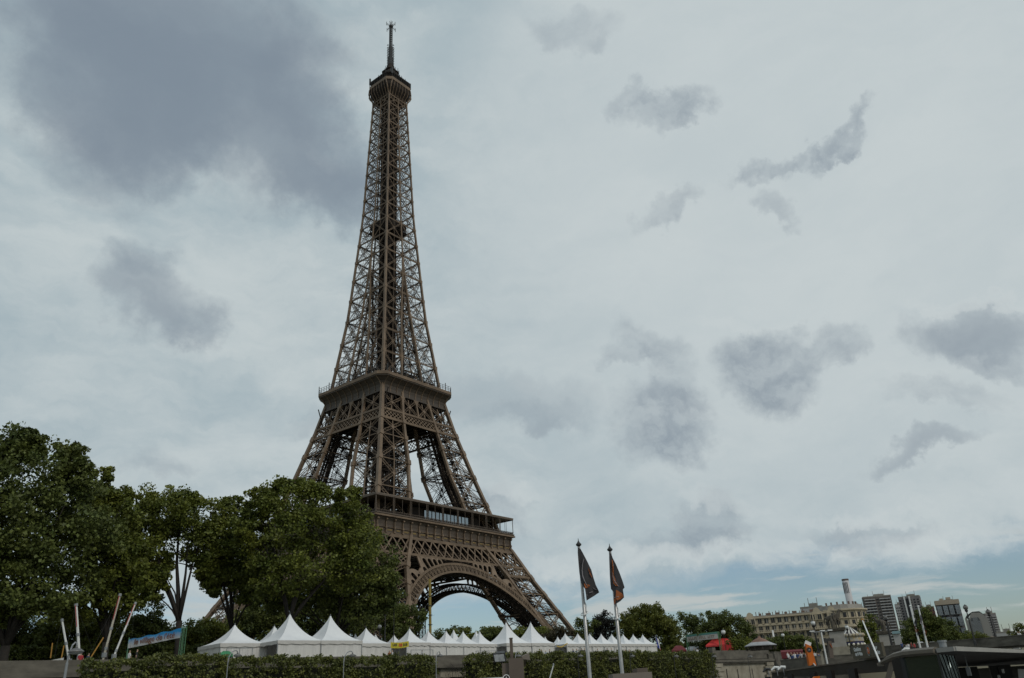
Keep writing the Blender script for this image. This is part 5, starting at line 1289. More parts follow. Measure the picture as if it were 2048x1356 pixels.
for rt_, zz, T_ in ((r1, z1, T1), (r2, z2, T2)):
    b = MB(); zz2 = zz-2.05*(D1/26)
    pts = [(.11*math.cos(a), .11*math.sin(a), zz2+.06*math.cos(a)) for a in [2*math.pi*i/14 for i in range(15)]]; b.tube(pts, .018, 6); b.tube([(.1,0,zz2),(.13,0,zz2+.25),(.06,0,zz2+.36)], .014, 5); b.build('halyard_ring', WHITE, rt_)

# brown kiosk with floodlights, bottom centre
BRN = mat('taupe_paint', (.125,.098,.078), .6, c2=(.10,.078,.062), scale=1.2, spec=.3); BRNL = mat('light_taupe_paint', (.20,.165,.135), .6, var=.15, scale=1)
DK = 24.0
P = at_d(1026, 1356, DK); k = mpp(P); hx = Vector((R2.x, R2.y, 0)).normalized(); rzk = math.atan2(hx.y, hx.x)
kk = thing('ticket_kiosk', 'brown box kiosk with a square post and two floodlights, bottom centre', 'kiosk', (P.x, P.y, -8.2), rzk)
zt = at_d(1033, 1316, DK).z+8.2
def kx(px): return (at_d(px, 1340, DK)-P).dot(hx)
b = MB(); b.box(((kx(1018)+kx(1048))/2, .8, zt/2), (kx(1048)-kx(1018), 1.6, zt)); b.box(((kx(1004.5)+kx(1018))/2-.003, .85, (at_d(1010,1326,DK).z+8.2)/2), (kx(1018)-kx(1004.5), 1.5, at_d(1010,1326,DK).z+8.2)); b.build('body', BRN, kk)
zp = at_d(1024, 1275, DK).z+8.2; b = MB(); b.box((kx(1025), .5, (zp+zt)/2), (.09, .09, zp-zt+.05)); b.box((kx(1025), .5, zp+.01), (.11,.11,.03)); b.build('post', BRN, kk)
def flood(px, py, ang, tilt, lens, nm, big=1.0):
    z = at_d(px, py, DK).z+8.2; x = kx(px); ca, sa = math.cos(ang), math.sin(ang); b = MB(); rows = []
    f = Vector((ca*math.cos(tilt), sa*math.cos(tilt), math.sin(tilt))); u = Vector((-sa, ca, 0)); v = f.cross(u)
    vs = []
    for t, ww in ((-.12,.07),(.10,.15),(.13,.16)):
        for a, c in ((-1,-1),(1,-1),(1,1),(-1,1)): vs.append(Vector((x,.2,z))+f*t*big+u*a*ww*big+v*c*ww*.7*big)
    b.add(vs, [(0,1,2,3)]+[(i*4+j,i*4+4+j,i*4+4+(j+1)%4,i*4+(j+1)%4) for i in range(2) for j in range(4)]+[(8,11,10,9)]); b.beam((x,.2,z),(x,.5,z-.22),.04); o = b.build('floodlight', DARKM if lens else BRNL, kk)
    b = MB(); vs = [Vector((x,.2,z))+f*.135*big+u*a*.13*big+v*c*.09*big for a, c in ((-1,-1),(1,-1),(1,1),(-1,1))]; b.add(vs, [(0,1,2,3)]); b.build('lens', mat('flood_lens', (.55,.55,.55), .1, .3, var=.5, scale=9), o)
flood(1003, 1309.5, -1.9, -.5, True, 'f', 1.15); flood(1051, 1314, .35, .1, False, 'g', .8)
P2_ = at_d(1012, 1354, DK-.05); b = MB(); cz = P2_.z+8.2-.03; cx_ = kx(1012)
b.lathe([(.001,0),(.10,0),(.10,.02)], (0,0,0), 24); b2 = MB()
for j in range(24):
    a0, a1 = 2*math.pi*j/24, 2*math.pi*(j+1)/24
    b2.beam((cx_+.088*math.cos(a0), -.02, cz+.088*math.sin(a0)), (cx_+.088*math.cos(a1), -.02, cz+.088*math.sin(a1)), .010, .02)
b3 = MB(); b3.prism([(.083*math.cos(2*math.pi*j/20), .083*math.sin(2*math.pi*j/20)) for j in range(20)], (cx_, .0, cz), (1,0,0), (0,0,1), (0,-.015,0)); eo = b3.build('emblem', mat('emblem_dark', (.035,.02,.02), .5, var=.1, scale=3), kk); b2.build('emblem_ring', WHITE, eo)
b = MB(); b.prism([(-.012,-.05),(.016,-.05),(.01,.03),(-.002,.05),(-.012,.02)], (cx_, -.017, cz), (1,0,0), (0,0,1), (0,-.01,0)); b.build('emblem_mark', WHITE, eo)
# white roof edge left of the kiosk, thin white rod, low brown block
A, B = at_d(951, 1356, 23), at_d(1006, 1353.5, 23); wr = thing('white_awning', 'white awning top at the bottom edge left of the brown kiosk', 'awning', ((A.x+B.x)/2, (A.y+B.y)/2, -8.2), rzk); Lw = (B-A).length; b = MB(); zz = (A.z+B.z)/2+8.2
b.box((0,.6,zz-.06),(Lw,1.2,.10)); b.box((0,.6,zz-.14),(Lw-.1,1.1,.10)); b.build('roof', WHITE, wr); b = MB()
for a in (-1,1):
    for c in (.1,1.1): b.box((a*(Lw/2-.08),c,(zz-.19)/2),(.05,.05,zz-.19))
b.build('leg', GREYM, wr)
A, B = at_d(1107, 1330, 20), at_d(1098, 1362, 20); b = MB(); root = thing('white_rod', 'thin slanting white rod at the bottom edge right of the kiosk', 'rod', (A.x,A.y,A.z)); d_ = B-A; b.tube([(0,0,0), d_*6], .013, 8); b.build('rod', WHITE, root); b = MB(); b.lathe([(.018,0),(.018,.03),(.005,.05)], (0,0,-.01), 8); b.build('tip', GREYM, root)
A, B = at_d(1225, 1348, 22), at_d(1304, 1344, 22); root = thing('brown_block', 'low brown block with a raised end at the bottom edge by the flagpole feet', 'block', ((A.x+B.x)/2, (A.y+B.y)/2, -8.2), rzk); Lw = (B-A).length; zz = A.z+8.2; b = MB(); b.box((0,.5,zz/2),(Lw,1,zz)); b.build('body', BRNL, root); b = MB(); b.box((Lw*.27,.45,zz+.05),(Lw*.27,.9,.10)); b.build('raised_end', BRN, root)
mpv = at_d(1182, 1356, 22)

# ------------------------------------------------------------------ river station roof, right foreground
DKB = mat('station_dark_metal', (.016,.013,.011), .45, .1, var=.3, scale=.8); LIP = mat('station_lip', (.15,.125,.095), .55, var=.2, scale=1); SOF = mat('station_soffit', (.085,.075,.068), .55, c2=(.06,.053,.05), scale=.4)
ZR = -3.05
st = thing('river_station', 'long low dark river station with a thin flat roof and a glazed corner, bottom right', 'building', at_z(1765, 1312, ZR)*1.0, 0); sto = st.location.copy()
def l_(P): return P-sto
def roofpts(pts, z): return [at_z(x, y, z) for x, y in pts]
front = roofpts([(1541,1343.5),(1600,1335.5),(1648,1328.5),(1700,1321.5),(1765,1312.5),(1815,1305.5),(1873,1298.5)], ZR)
fd_ = MB(); lp = MB(); tp = MB()
back = [p+Vector((p.x-CX,p.y-CY,0)).normalized()*11 for p in front]
lows_ = [(1541,1346,1352),(1600,1338.5,1354),(1648,1331.5,1351.5),(1700,1325,1348.5),(1765,1315.5,1344),(1815,1308.8,1340),(1873,1301.5,1336)]
def zat(P, x, y):                                   # height on the vertical through P that shows at photo row y
    r = ray(x, y); return CZ+(math.hypot(P.x-CX, P.y-CY)/math.hypot(r.x, r.y))*r.z
lz = [(zat(p, q[0], q[1]), zat(p, q[0], q[2])) for p, q in zip(front, lows_)]
for i in range(len(front)-1):
    a, b_ = front[i], front[i+1]; n_ = (b_-a).cross(Vector((0,0,1))).normalized()*.08
    lp.add([l_(a), l_(b_), l_(Vector((b_.x,b_.y,lz[i+1][0]))), l_(Vector((a.x,a.y,lz[i][0])))], [(0,1,2,3)])
    ai, bi = a-n_, b_-n_
    fd_.add([l_(Vector((ai.x,ai.y,lz[i][0]))), l_(Vector((bi.x,bi.y,lz[i+1][0]))), l_(Vector((bi.x,bi.y,lz[i+1][1]))), l_(Vector((ai.x,ai.y,lz[i][1])))], [(0,1,2,3)])
    tp.add([l_(a), l_(b_), l_(back[i+1]), l_(back[i])], [(0,1,2,3)])
    fd_.add([l_(Vector((ai.x,ai.y,lz[i][1]))), l_(Vector((bi.x,bi.y,lz[i+1][1]))), l_(back[i+1]+Vector((0,0,-.5))), l_(back[i]+Vector((0,0,-.5)))], [(0,1,2,3)])
lp.build('roof_lip', LIP, st); fas = fd_.build('fascia', DKB, st); tp.build('roof', DKB, st)
# columns and what shows below the long roof
for x in (1568, 1620, 1678, 1716, 1760):
    f = (x-1541)/(1873-1541); p = front[min(5, int(f*6))].lerp(front[min(6, int(f*6)+1)], f*6-int(f*6)); cl = MB(); cl.box(l_(Vector((p.x,p.y,-5.8))+N_*1.6), (.35,.35,4.6), RZ); cl.build('column', DKB, st)
# glazed corner volume
g0, g1, g2 = at_d(1783, 1322, 30), at_d(1873, 1300, 27), at_d(1904, 1297, 31)
def vpan(mb, A, B, za, zb, z0=-8.2): mb.add([l_(Vector((A.x,A.y,z0))), l_(Vector((B.x,B.y,z0))), l_(Vector((B.x,B.y,zb))), l_(Vector((A.x,A.y,za)))], [(0,1,2,3)])
gm = MB(); za, zb, zc2 = zat(g0,1783,1318), zat(g1,1873,1302), zat(g2,1905,1299)
q0 = at_d(1806, 1322, 29.4)
vpan(gm, q0, g1, zat(q0,1806,1309), zb); gm.build('glass_wall', mat('dark_green_glass', (.035,.045,.035), .12, c2=(.02,.028,.022), scale=.35, spec=.9), st)
gm = MB(); vpan(gm, g0, q0, za-.05, zat(q0,1806,1309)-.02); gm.build('doorway_wall', DKB, st)
# rippled reflective panes
gm = MB(); n = 28; vs = []
gl_ = bpy.data.materials.new('rippled_reflecting_glass'); gl_.use_nodes = True; t = gl_.node_tree; bb = t.nodes['Principled BSDF']; bb.inputs['Metallic'].default_value = 1; bb.inputs['Roughness'].default_value = .03; bb.inputs['Base Color'].default_value = (.42,.50,.50,1)
wv_ = t.nodes.new('ShaderNodeTexWave'); wv_.inputs['Scale'].default_value = .55; wv_.inputs['Distortion'].default_value = 3.5; wv_.inputs['Detail'].default_value = 1.5; wv_.inputs['Detail Scale'].default_value = 1.2; tcn = t.nodes.new('ShaderNodeTexCoord'); mp_ = t.nodes.new('ShaderNodeMapping'); mp_.inputs['Rotation'].default_value = (0.4,.7,.3); t.links.new(tcn.outputs['Object'], mp_.inputs[0]); t.links.new(mp_.outputs[0], wv_.inputs['Vector'])
bp_ = t.nodes.new('ShaderNodeBump'); bp_.inputs['Strength'].default_value = 1.0; bp_.inputs['Distance'].default_value = .35; t.links.new(wv_.outputs['Fac'], bp_.inputs['Height']); t.links.new(bp_.outputs[0], bb.inputs['Normal'])
vpan(gm, g1, g2, zb-.01, zc2); gm.build('reflecting_glass', gl_, st)
gm = MB(); 
for A_, B_, f in ((g1,g2,0),(g1,g2,.5),(g1,g2,1)):
    p = A_.lerp(B_, f); gm.box(l_(Vector((p.x,p.y,-5.9))), (.05, .05, 4.9))
gm.beam(l_(Vector((q0.x,q0.y,-8.2))), l_(Vector((q0.x,q0.y,zat(q0,1806,1309)))), .12); gm.beam(l_(Vector((q0.x,q0.y,zat(q0,1806,1309)))), l_(Vector((g1.x,g1.y,zb))), .10); gm.build('mullion', DARKM, st)
# curved eave and bracket over the corner
cv = MB(); cpts = [at_d(1762,1326,31), at_d(1775,1319,30.5), at_d(1790,1312,30), at_d(1810,1307,29), at_d(1840,1304,28), at_d(1873,1301.5,27)]
cv.tube([l_(p) for p in cpts], [.06,.09,.10,.11,.11,.11], 7); cv.build('curved_eave', LIP, st)
cv = MB(); a = at_d(1761,1329,31); cv.box(l_(a), (.26,.2,.10), .3)
for dx in (0, 4): cv.beam(l_(at_d(1782+dx,1324,30.6)), l_(at_d(1772+dx*1.4,1362,30.6)), .09)
cv.build('bracket', LIP, st)
# right hand roof: near edge bright, soffit running back
e0, e1, e2, e3 = at_z(1874,1298.2,-3.35), at_z(1909,1294.8,-3.35), at_z(2048,1301,-3.35), at_z(2200,1308,-3.35)
sf = MB(); bk_ = [at_z(1874,1345,-3.80), at_z(1925,1341,-3.80), at_z(2048,1330.5,-3.80), at_z(2200,1326,-3.80)]
fr_ = [e0,e1,e2,e3]; nr = [Vector((p.x,p.y,-3.42)) for p in fr_]
bk_ = [C0+(p-C0)*0+Vector(((p.x-CX)*3.0,(p.y-CY)*3.0,0)) for p in fr_]; bk_ = [Vector((p.x,p.y,-3.62)) for p in bk_]
for i in range(3): sf.add([l_(nr[i]), l_(nr[i+1]), l_(bk_[i+1]), l_(bk_[i])], [(0,1,2,3)])
sf.build('soffit', SOF, st)
sf = MB()
for i in range(3):
    sf.beam(l_(fr_[i]+Vector((0,0,-.03))), l_(fr_[i+1]+Vector((0,0,-.03))), .06, .11)
sf.build('roof_edge', mat('pale_roof_edge', (.34,.32,.29), .5, var=.2, scale=1), st)
sf = MB(); sf.add([l_(p+Vector((0,0,.03))) for p in fr_]+[l_(Vector((p.x,p.y,-3.3))) for p in bk_], [(0,1,5,4),(1,2,6,5),(2,3,7,6)]); sf.build('roof', DKB, st)
inn = MB()
for x, w_, c in ((1925,.5,0),(1945,.6,0),(1990,.5,0),(2010,.7,0)):
    P = at_d(x, 1345, 60); inn.box(l_(Vector((P.x,P.y,-6))), (w_,w_,4.6), .3)
for x0, x1 in ((1905,2260),): A, B = at_d(x0,1345,75), at_d(x1,1345,50); inn.beam(l_(Vector((A.x,A.y,-6))), l_(Vector((B.x,B.y,-6))), .3, 4.4, (0,0,1))
inn.build('inner_wall', DKB, st)
pl = MB()
for x, w_, y in ((1958,.9,1346),(1968,1.1,1346),(2029,1.0,1352)):
    P = at_d(x, y, 48); pl.box(l_(Vector((P.x,P.y,-4.9))), (w_,.1,1.1), -.6)
pl.build('notice_panel', mat('pale_panel', (.25,.24,.23), .6, var=.3, scale=1), st)
pl = MB()
for x, y0, y1 in ((2005,1338,1346),(1997,1350,1358),(2040,1338,1356),(2044,1338,1356)):
    A, B = at_d(x,y0,46), at_d(x+2,y1,46); pl.beam(l_(A), l_(B), .16 if x > 2030 else .09)
pl.build('white_post', WHITE, st)
b = MB(); P = at_d(1935,1334,34); b.beam(l_(P+Vector((0,0,.5))), l_(P), .03); b.beam(l_(P), l_(P+Vector((0,0,-.28))), .12); b.build('hanging_spotlight', GREYM, st)
# deck under the station
dkk = MB(); quad(dkk, [at_d(1480,1356,110)*1, at_d(2300,1356,110)*1, at_d(2300,1356,8)*1, at_d(1480,1356,8)*1]); dkk.v = [(x,y,-8.22) for x,y,z in dkk.v]; struct(dkk, 'pier_deck', mat('pier_deck', (.08,.075,.07), .8, var=.3, scale=1))

def pxbox(mb, x0, x1, y0, y1, dist, depth, org, rz):
    A, B = at_d(x0,(y0+y1)/2,dist), at_d(x1,(y0+y1)/2,dist)
# sign board on the roof
Dg = 47
A, B = at_d(1701.5,1292,Dg+1.7), at_d(1763.5,1294,Dg-1.7); d_ = B-A; d_.z = 0; Ls = d_.length; rz = math.atan2(d_.y,d_.x); mid = (A+B)/2
ztp = (zat(A,1701.5,1287)+zat(B,1762,1290))/2; zbt = zat(mid,1735,1316)
sg = thing('sign_board', 'taupe sign board reading Croisières sur la Seine with an orange round emblem', 'sign', (mid.x,mid.y,zbt), rz); Hh = ztp-zbt
b = MB(); b.box((0,.06,Hh/2),(Ls,.12,Hh)); sb_ = b.build('board', mat('sign_taupe', (.115,.100,.072), .6, var=.08, scale=1, spec=.2), sg)
b = MB(); 
for x in (-.4,.4): b.box((x*Ls,.3,Hh*.2),(.06,.3,Hh*.5))
b.build('support', DARKM, sg)
XA, ZA = (1,0,0),(0,0,1)
text('Croisières', Hh*.34, WHITE, 'lettering', sb_, (-Ls*.29,-.012,Hh*.70), (XA,ZA), .004, sx=.95, bold=.02)
text('sur la Seine', Hh*.34, WHITE, 'lettering', sb_, (-Ls*.27,-.012,Hh*.36), (XA,ZA), .004, sx=.88, bold=.02)
text('River', Hh*.34, WHITE, 'lettering', sb_, (Ls*.30,-.012,Hh*.66), (XA,ZA), .004, sx=.95, bold=.02)
text('Cruise', Hh*.34, WHITE, 'lettering', sb_, (Ls*.34,-.012,Hh*.32), (XA,ZA), .004, sx=.95, bold=.02)
def disc(mb, c, r, y, squ=1.0, n=24): mb.prism([(r*squ*math.cos(2*math.pi*j/n), r*math.sin(2*math.pi*j/n)) for j in range(n)], (c[0],y,c[1]), XA, ZA, (0,-.01,0))
cx_, cz = Ls*.065, Hh*.53; b = MB()
for rr_, w_ in ((.38,.035),(.31,.02)):
    for j in range(28):
        a0, a1 = 2*math.pi*j/28, 2*math.pi*(j+1)/28
        if rr_ == .38 and j % 9 == 8: continue
        b.beam((cx_+Hh*rr_*.85*math.cos(a0),-.012,cz+Hh*rr_*math.sin(a0)),(cx_+Hh*rr_*.85*math.cos(a1),-.012,cz+Hh*rr_*math.sin(a1)), Hh*w_,.02)
b.build('emblem_ring', mat('emblem_grey', (.28,.27,.25), .6, var=.1, scale=2), sb_)
b = MB(); disc(b, (cx_,cz), Hh*.25, -.004, .85); em = b.build('emblem', mat('emblem_orange', (.62,.13,.02), .5, var=.1, scale=2), sb_)
b = MB(); 
for j in range(5):
    a = j*1.257; b.beam((cx_,-.02,cz),(cx_+Hh*.11*math.cos(a),-.02,cz+Hh*.13*math.sin(a)),Hh*.035,.01)
b.build('emblem_mark', WHITE, em)
# orange pylon sign
Dg = 60
def panel(name, label, cat, pts, dist, th, mt_, grp=None):
    P = at_d(sum(p[0] for p in pts)/len(pts), max(p[1] for p in pts), dist); ax = hx; rz = rzk; root = thing(name, label, cat, P, rz, grp); k = []
    for x, y in pts:
        Q_ = at_d(x, y, dist); L_ = Q_-P; k.append((L_.dot(ax), L_.z))
    b = MB(); b.prism(k, (0,0,0), XA, ZA, (0,th,0)); o = b.build('panel', mt_, root); return root, o, P
ORM = mat('orange_sign_paint', (.56,.135,.012), .5, c2=(.48,.11,.01), scale=1, spec=.3)
pr_, po, PP = panel('pylon_sign', 'leaning orange pylon sign with a round black emblem near the crowd', 'sign', [(1611,1287.5),(1624,1292.5),(1634.5,1331),(1628,1329),(1619,1331.5)], Dg, .35, ORM)
def lp_(x, y, dist, P): L_ = at_d(x,y,dist)-P; return L_.dot(hx), L_.z
c = lp_(1618.3,1299.7,Dg,PP); b = MB(); disc(b, c, .155, -.01); eo = b.build('emblem', mat('emblem_black', (.015,.015,.015), .4, var=.1, scale=3), pr_)
b = MB(); b.beam((c[0]-.05,-.024,c[1]-.04),(c[0]+.03,-.024,c[1]+.06),.03,.01); b.beam((c[0]-.03,-.024,c[1]+.02),(c[0]+.07,-.024,c[1]-.03),.03,.01); b.build('emblem_mark', WHITE, eo)
b = MB(); a_, c2_ = lp_(1610.8,1287,Dg,PP), lp_(1624.2,1292,Dg,PP); b.beam((a_[0],.17,a_[1]+.03),(c2_[0],.17,c2_[1]+.03),.05,.4); b.build('top_edge', WHITE, pr_)
b = MB(); a_, c2_ = lp_(1626.5,1326.5,Dg,PP), lp_(1631,1331.5,Dg,PP); b.beam((a_[0],-.05,a_[1]),(c2_[0],-.05,c2_[1]),.09,.06); b.build('spotlight', WHITE, pr_)
pr_, po, PP = panel('pylon_sign', 'narrow grey brown pylon sign with a small orange mark by the first statue pedestal', 'sign', [(1656,1282),(1664,1282),(1669,1316),(1660,1316)], 64, .3, BRN)
c = lp_(1662,1291,64,PP); b = MB(); b.beam((c[0]-.04,-.02,c[1]+.12),(c[0]+.05,-.02,c[1]-.14),.10,.02); b.build('mark', mat('emblem_orange', (.62,.13,.02)), po); b = MB(); a_, c2_ = lp_(1649,1281.5,64,PP), lp_(1671,1280.5,64,PP); b.beam((a_[0],.1,a_[1]),(c2_[0],.1,c2_[1]),.06,.3); b.build('cross_arm', DARKM, pr_)
# orange thing under roof
pr_, po, PP = panel('orange_hull_panel', 'orange panel partly visible below the long dark roof', 'panel', [(1627,1356),(1630,1353),(1641,1352),(1641,1362),(1627,1362)], 55, .3, ORM)
# double headed street lamp
A, B = at_d(1655,1328,62), at_d(1645.5,1264,62)
dl = thing('twin_street_lamp', 'white twin headed street lamp in front of the first statue pedestal', 'street lamp', (A.x,A.y,-8.2), rzk); z = B.z+8.2; b = MB(); b.tube([(0,0,0),(0,0,z)], [.08,.05], 8); b.build('pole', WHITE, dl); b = MB()
b.beam((-.7,0,z+.02),(.75,0,z+.06),.05); b.build('arm', GREYM, dl); b = MB()
for x in (-.62,.1,.62): b.box((x,0,z+.09),(.30,.16,.07))
b.build('lamp_head', WHITE, dl)
# slanting white stay pole
A, B = at_d(1725,1241,36), at_d(1760.5,1326,33); root = thing('stay_pole', 'slender white pole slanting across the sign board from the roof bracket', 'pole', (B.x,B.y,B.z)); b = MB(); b.tube([(0,0,0), A-B], [.034,.024], 8); b.build('pole', WHITE, root); b = MB(); b.tube([(A-B)*.995,(A-B)*1.02], .06, 8); b.build('tip', YC, root)
# two flagpoles with furled flags on the station roof
for i, (xt, yt, xb, yb, lb) in enumerate(((1820.5,1212,1842,1301,'left roof flagpole with a furled dark flag over the glazed station corner'),(1836.5,1213,1856,1299,'right roof flagpole with an orange and dark flag over the glazed station corner'))):
    A, B = at_d(xt,yt,30), at_d(xb,yb,30); root = thing('roof_flagpole', lb, 'flagpole', (B.x,B.y,B.z), 0, None); b = MB(); V_ = A-B; b.tube([(0,0,-.4), V_], [.036,.022], 8); b.build('pole', WHITE, root); b = MB(); b.ball(V_, .035, 8); b.build('finial', WHITE, root)
    def q(x, y, o=0): return at_d(x,y,30-.05-o)-B+N_*(-.03*math.sin(y*.3+x))
    segs = ([([(1829,1237),(1833,1248),(1832.5,1258),(1829,1250)],FD),([(1829,1248),(1834,1258),(1836,1266),(1832,1262)],FO),([(1833,1256),(1838,1262),(1842,1268),(1834,1264)],FD),([(1834,1264),(1843,1268),(1836.5,1270),(1835,1269)],FD),([(1832,1257),(1836,1260),(1837,1263),(1834,1262)],FO)] if i == 0 else
            [([(1840,1228),(1843,1236),(1843.5,1249),(1841,1247)],FWM),([(1843,1234),(1848,1247),(1850,1256),(1845,1250)],FO),([(1845,1248),(1850.5,1254),(1851,1262),(1848,1262)],FD),([(1848,1260),(1852.5,1262),(1853,1272),(1850,1272)],FO)])
    cb_ = MB()
    mlist = [FD, FO, FWM]
    for pts, mt_ in segs:
        cb_.cur = mlist.index(mt_); top_ = [q(*p_) for p_ in pts]; cc = sum(top_, Vector())/4+Vector((RT.y,-RT.x,0))*-.04; n4 = len(top_); cb_.add(top_+[cc], [(j,(j+1)%n4,n4) for j in range(n4)])
    cb_.build('furled_flag', mlist, root)
# little spotlights on roof edges
for i, (x, y, d_, lb) in enumerate(((1536,1340,78,'dark spotlight at the left tip of the long station roof'),(1553,1337,76,'white spotlight behind the left tip of the long station roof'),(1566,1336,75,'second white spotlight behind the left tip of the long station roof'),(1810,1304,31,'white spotlight left on the station corner eave'),(1814,1300,31,'white spotlight on a slim arm above the station corner eave'))):
    P = at_d(x, y, d_); root = thing('spotlight', lb, 'spotlight', P, rzk); kk_ = d_/75; b = MB(); b.tube([(-.45*kk_,0,-.12*kk_),(-.15*kk_,0,.10*kk_),(.2*kk_,0,.04*kk_)], [.07*kk_,.10*kk_,.13*kk_], 8); b.build('head', WHITE if i else DARKM, root); b = MB(); b.beam((0,0,0),(.02,0,-.55*kk_),.05*kk_); b.build('stem', GREYM, root)
P = at_d(1901,1293,33); root = thing('roof_vent', 'short pale vent pipe on the right roof edge', 'vent', (P.x,P.y,-3.4), rzk); b = MB(); b.lathe([(.13,0),(.12,.45),(.10,.47)], (-.25,0,0), 12); b.build('pipe', GREYM, root); b = MB(); b.lathe([(.15,.44),(.15,.5)], (-.25,0,0), 12); b.build('cap', GREYM, root)

# ------------------------------------------------------------------ bridge
P1 = at_d(1763, 1290, 176); dirb = Vector((math.sin(R(189)), math.cos(R(189)), 0)); P1.z = 0
zpar = 1.0
br_ = thing('stone_bridge', 'stone bridge with a plain parapet and bracketed cornice leading off to the right edge', 'bridge', (P1.x,P1.y,0), math.atan2(dirb.y,dirb.x)); Lb = 150
b = MB(); b.box((Lb/2-6,-.3,.3),(Lb+12,.6,1.5)); b.box((Lb/2-6,-.3,1.08),(Lb+12,.75,.16)); b.build('parapet', STONE, br_)
b = MB(); b.box((Lb/2,.4,-.65),(Lb,1.0,.35)); b.build('cornice', STONE, br_)
b = MB()
for i in range(60): b.box((26+i*2.0,-.25,-1.25),(.55,.9,.85)) if False else b.prism([(-.3,0),(.3,0),(.3,.85),(-.3,.85)], (20+i*2.1,.1,-1.7), (1,0,0), (0,0,1), (0,-.75,0))
b.build('modillion', mat('bridge_stone', (.46,.39,.27)), br_)
def archwall(mb, x0, x1, y, zt, zb, n=16):
    w_ = x1-x0; vs = []
    for i in range(n+1):
        f = i/n; x = x0+w_*f; z = -9.5+ (zt-1.2+9.5)*math.sqrt(max(0, 1-(2*f-1)**2)); vs += [(x,y,zt),(x,y,z)]
    mb.add(vs, [(2*i,2*i+1,2*i+3,2*i+2) for i in range(n)])
    vs = []
    for i in range(n+1):
        f = i/n; x = x0+w_*f; z = -9.5+(zt-1.2+9.5)*math.sqrt(max(0, 1-(2*f-1)**2)); vs += [(x,y,z),(x,y+18,z)]
    mb.add(vs, [(2*i,2*i+1,2*i+3,2*i+2) for i in range(n)])
b = MB()
b.box((-3,.4+8,-5.6),(34,1,8)) if False else None
b.box((6,9.2,-5.3),(28,18,9)); 
for i in range(4): archwall(b, 20.5+i*31, 20.5+i*31+28, .05, -1.75, 0); b.box((20.5+i*31+29.5,8.5,-5.8),(3,19.5,8))
b.build('arch_masonry', mat('bridge_stone', (.46,.39,.27), .85, c2=(.30,.25,.17), scale=.3, bump=.2), br_)
b = MB(); b.add([(-6,.1,-.45),(Lb,.1,-.45),(Lb,19,-.45),(-6,19,-.45)], [(0,1,2,3)]); b.build('deck', ROAD, br_)
# bridge lamps
def tall_lamp(x0, y0, x1, y1, dist, label, globe=.42, r=.11, base_z=0, gm=None):
    T_ = at_d(x1, y1, dist); root = thing('bridge_lamp', label, 'street lamp', (T_.x,T_.y,base_z), 0, 'tall dark street lamps with globe heads'); z = T_.z-base_z
    b = MB(); b.tube([(0,0,0),(0,0,.8),(0,0,.9),(0,0,z*.55),(0,0,z-globe*1.2)], [r*2.2,r*2,r*1.25,r,r*.75], 8); b.lathe([(r*1.5,0),(r*2.4,.25),(r*1.2,.5)], (0,0,z-globe*1.8), 8); b.build('pole', DARKM, root)
    b = MB(); b.ball((0,0,z), globe, 12, (1,1,1.05)); b.build('globe', gm or mat('bridge_globe', (.22,.20,.18), .1, .3, var=.5, scale=2, spec=1), root)
    b = MB(); b.lathe([(globe*.8,globe*.62),(globe*.7,globe*.75),(globe*.3,globe*1.05),(.02,globe*1.3)], (0,0,z), 12); b.build('cap', DARKM, root)
tall_lamp(1947,1276,1931,1215,168,'tall globe street lamp on the bridge, left of two against the open sky',.42,.12)
tall_lamp(1990,1270,1976.5,1224,170,'tall globe street lamp on the bridge, right of two against the open sky',.40,.12)
tall_lamp(1636,1302,1626,1246,170,'dark street lamp in front of the middle of the stone building',.42,.16, gm=WHITE)
tall_lamp(1698,1285,1693.5,1254,190,'dark street lamp in front of the carousel roof',.40,.12, gm=WHITE)
tall_lamp(1782,1290,1771,1235,180,'dark street lamp crossing the second statue pedestal',.35,.20)
tall_lamp(1447,1298,1446.5,1264,150,'white globe lamp above the red canopy tent',.38,.05, gm=WHITE)
tall_lamp(1566,1298,1565.5,1270,170,'white globe lamp over the bushes before the stone building',.32,.05, gm=WHITE)

# ------------------------------------------------------------------ statues on pedestals
def pedestal(xl, xr, yt, yb, dist, label):
    A, B = at_d(xl, yt, dist), at_d(xr, yt, dist); w_ = (B-A).length; mid = (A+B)/2; rz = math.atan2((B-A).y,(B-A).x)
    root = thing('statue_pedestal', label, 'pedestal', (mid.x,mid.y,0), rz, 'statue pedestals at the bridge end'); z = mid.z
    b = MB(); b.box((0,0,z/2+.4),(w_,w_*1.1,z-.8),0,.94); b.build('shaft', STONE_P, root)
    b = MB(); b.box((0,0,z+.12),(w_*1.13,w_*1.25,.26)); b.box((0,0,z+.33),(w_*1.2,w_*1.3,.18)); b.box((0,0,z-.08),(w_*1.03,w_*1.12,.16)); b.build('cornice', BRONZE, root)
    b = MB(); b.box((0,0,.25),(w_*1.2,w_*1.3,1.6)); b.box((0,0,1.15),(w_*1.1,w_*1.2,.22)); b.build('base', STONE_L, root); return mid, z+.42, w_, rz
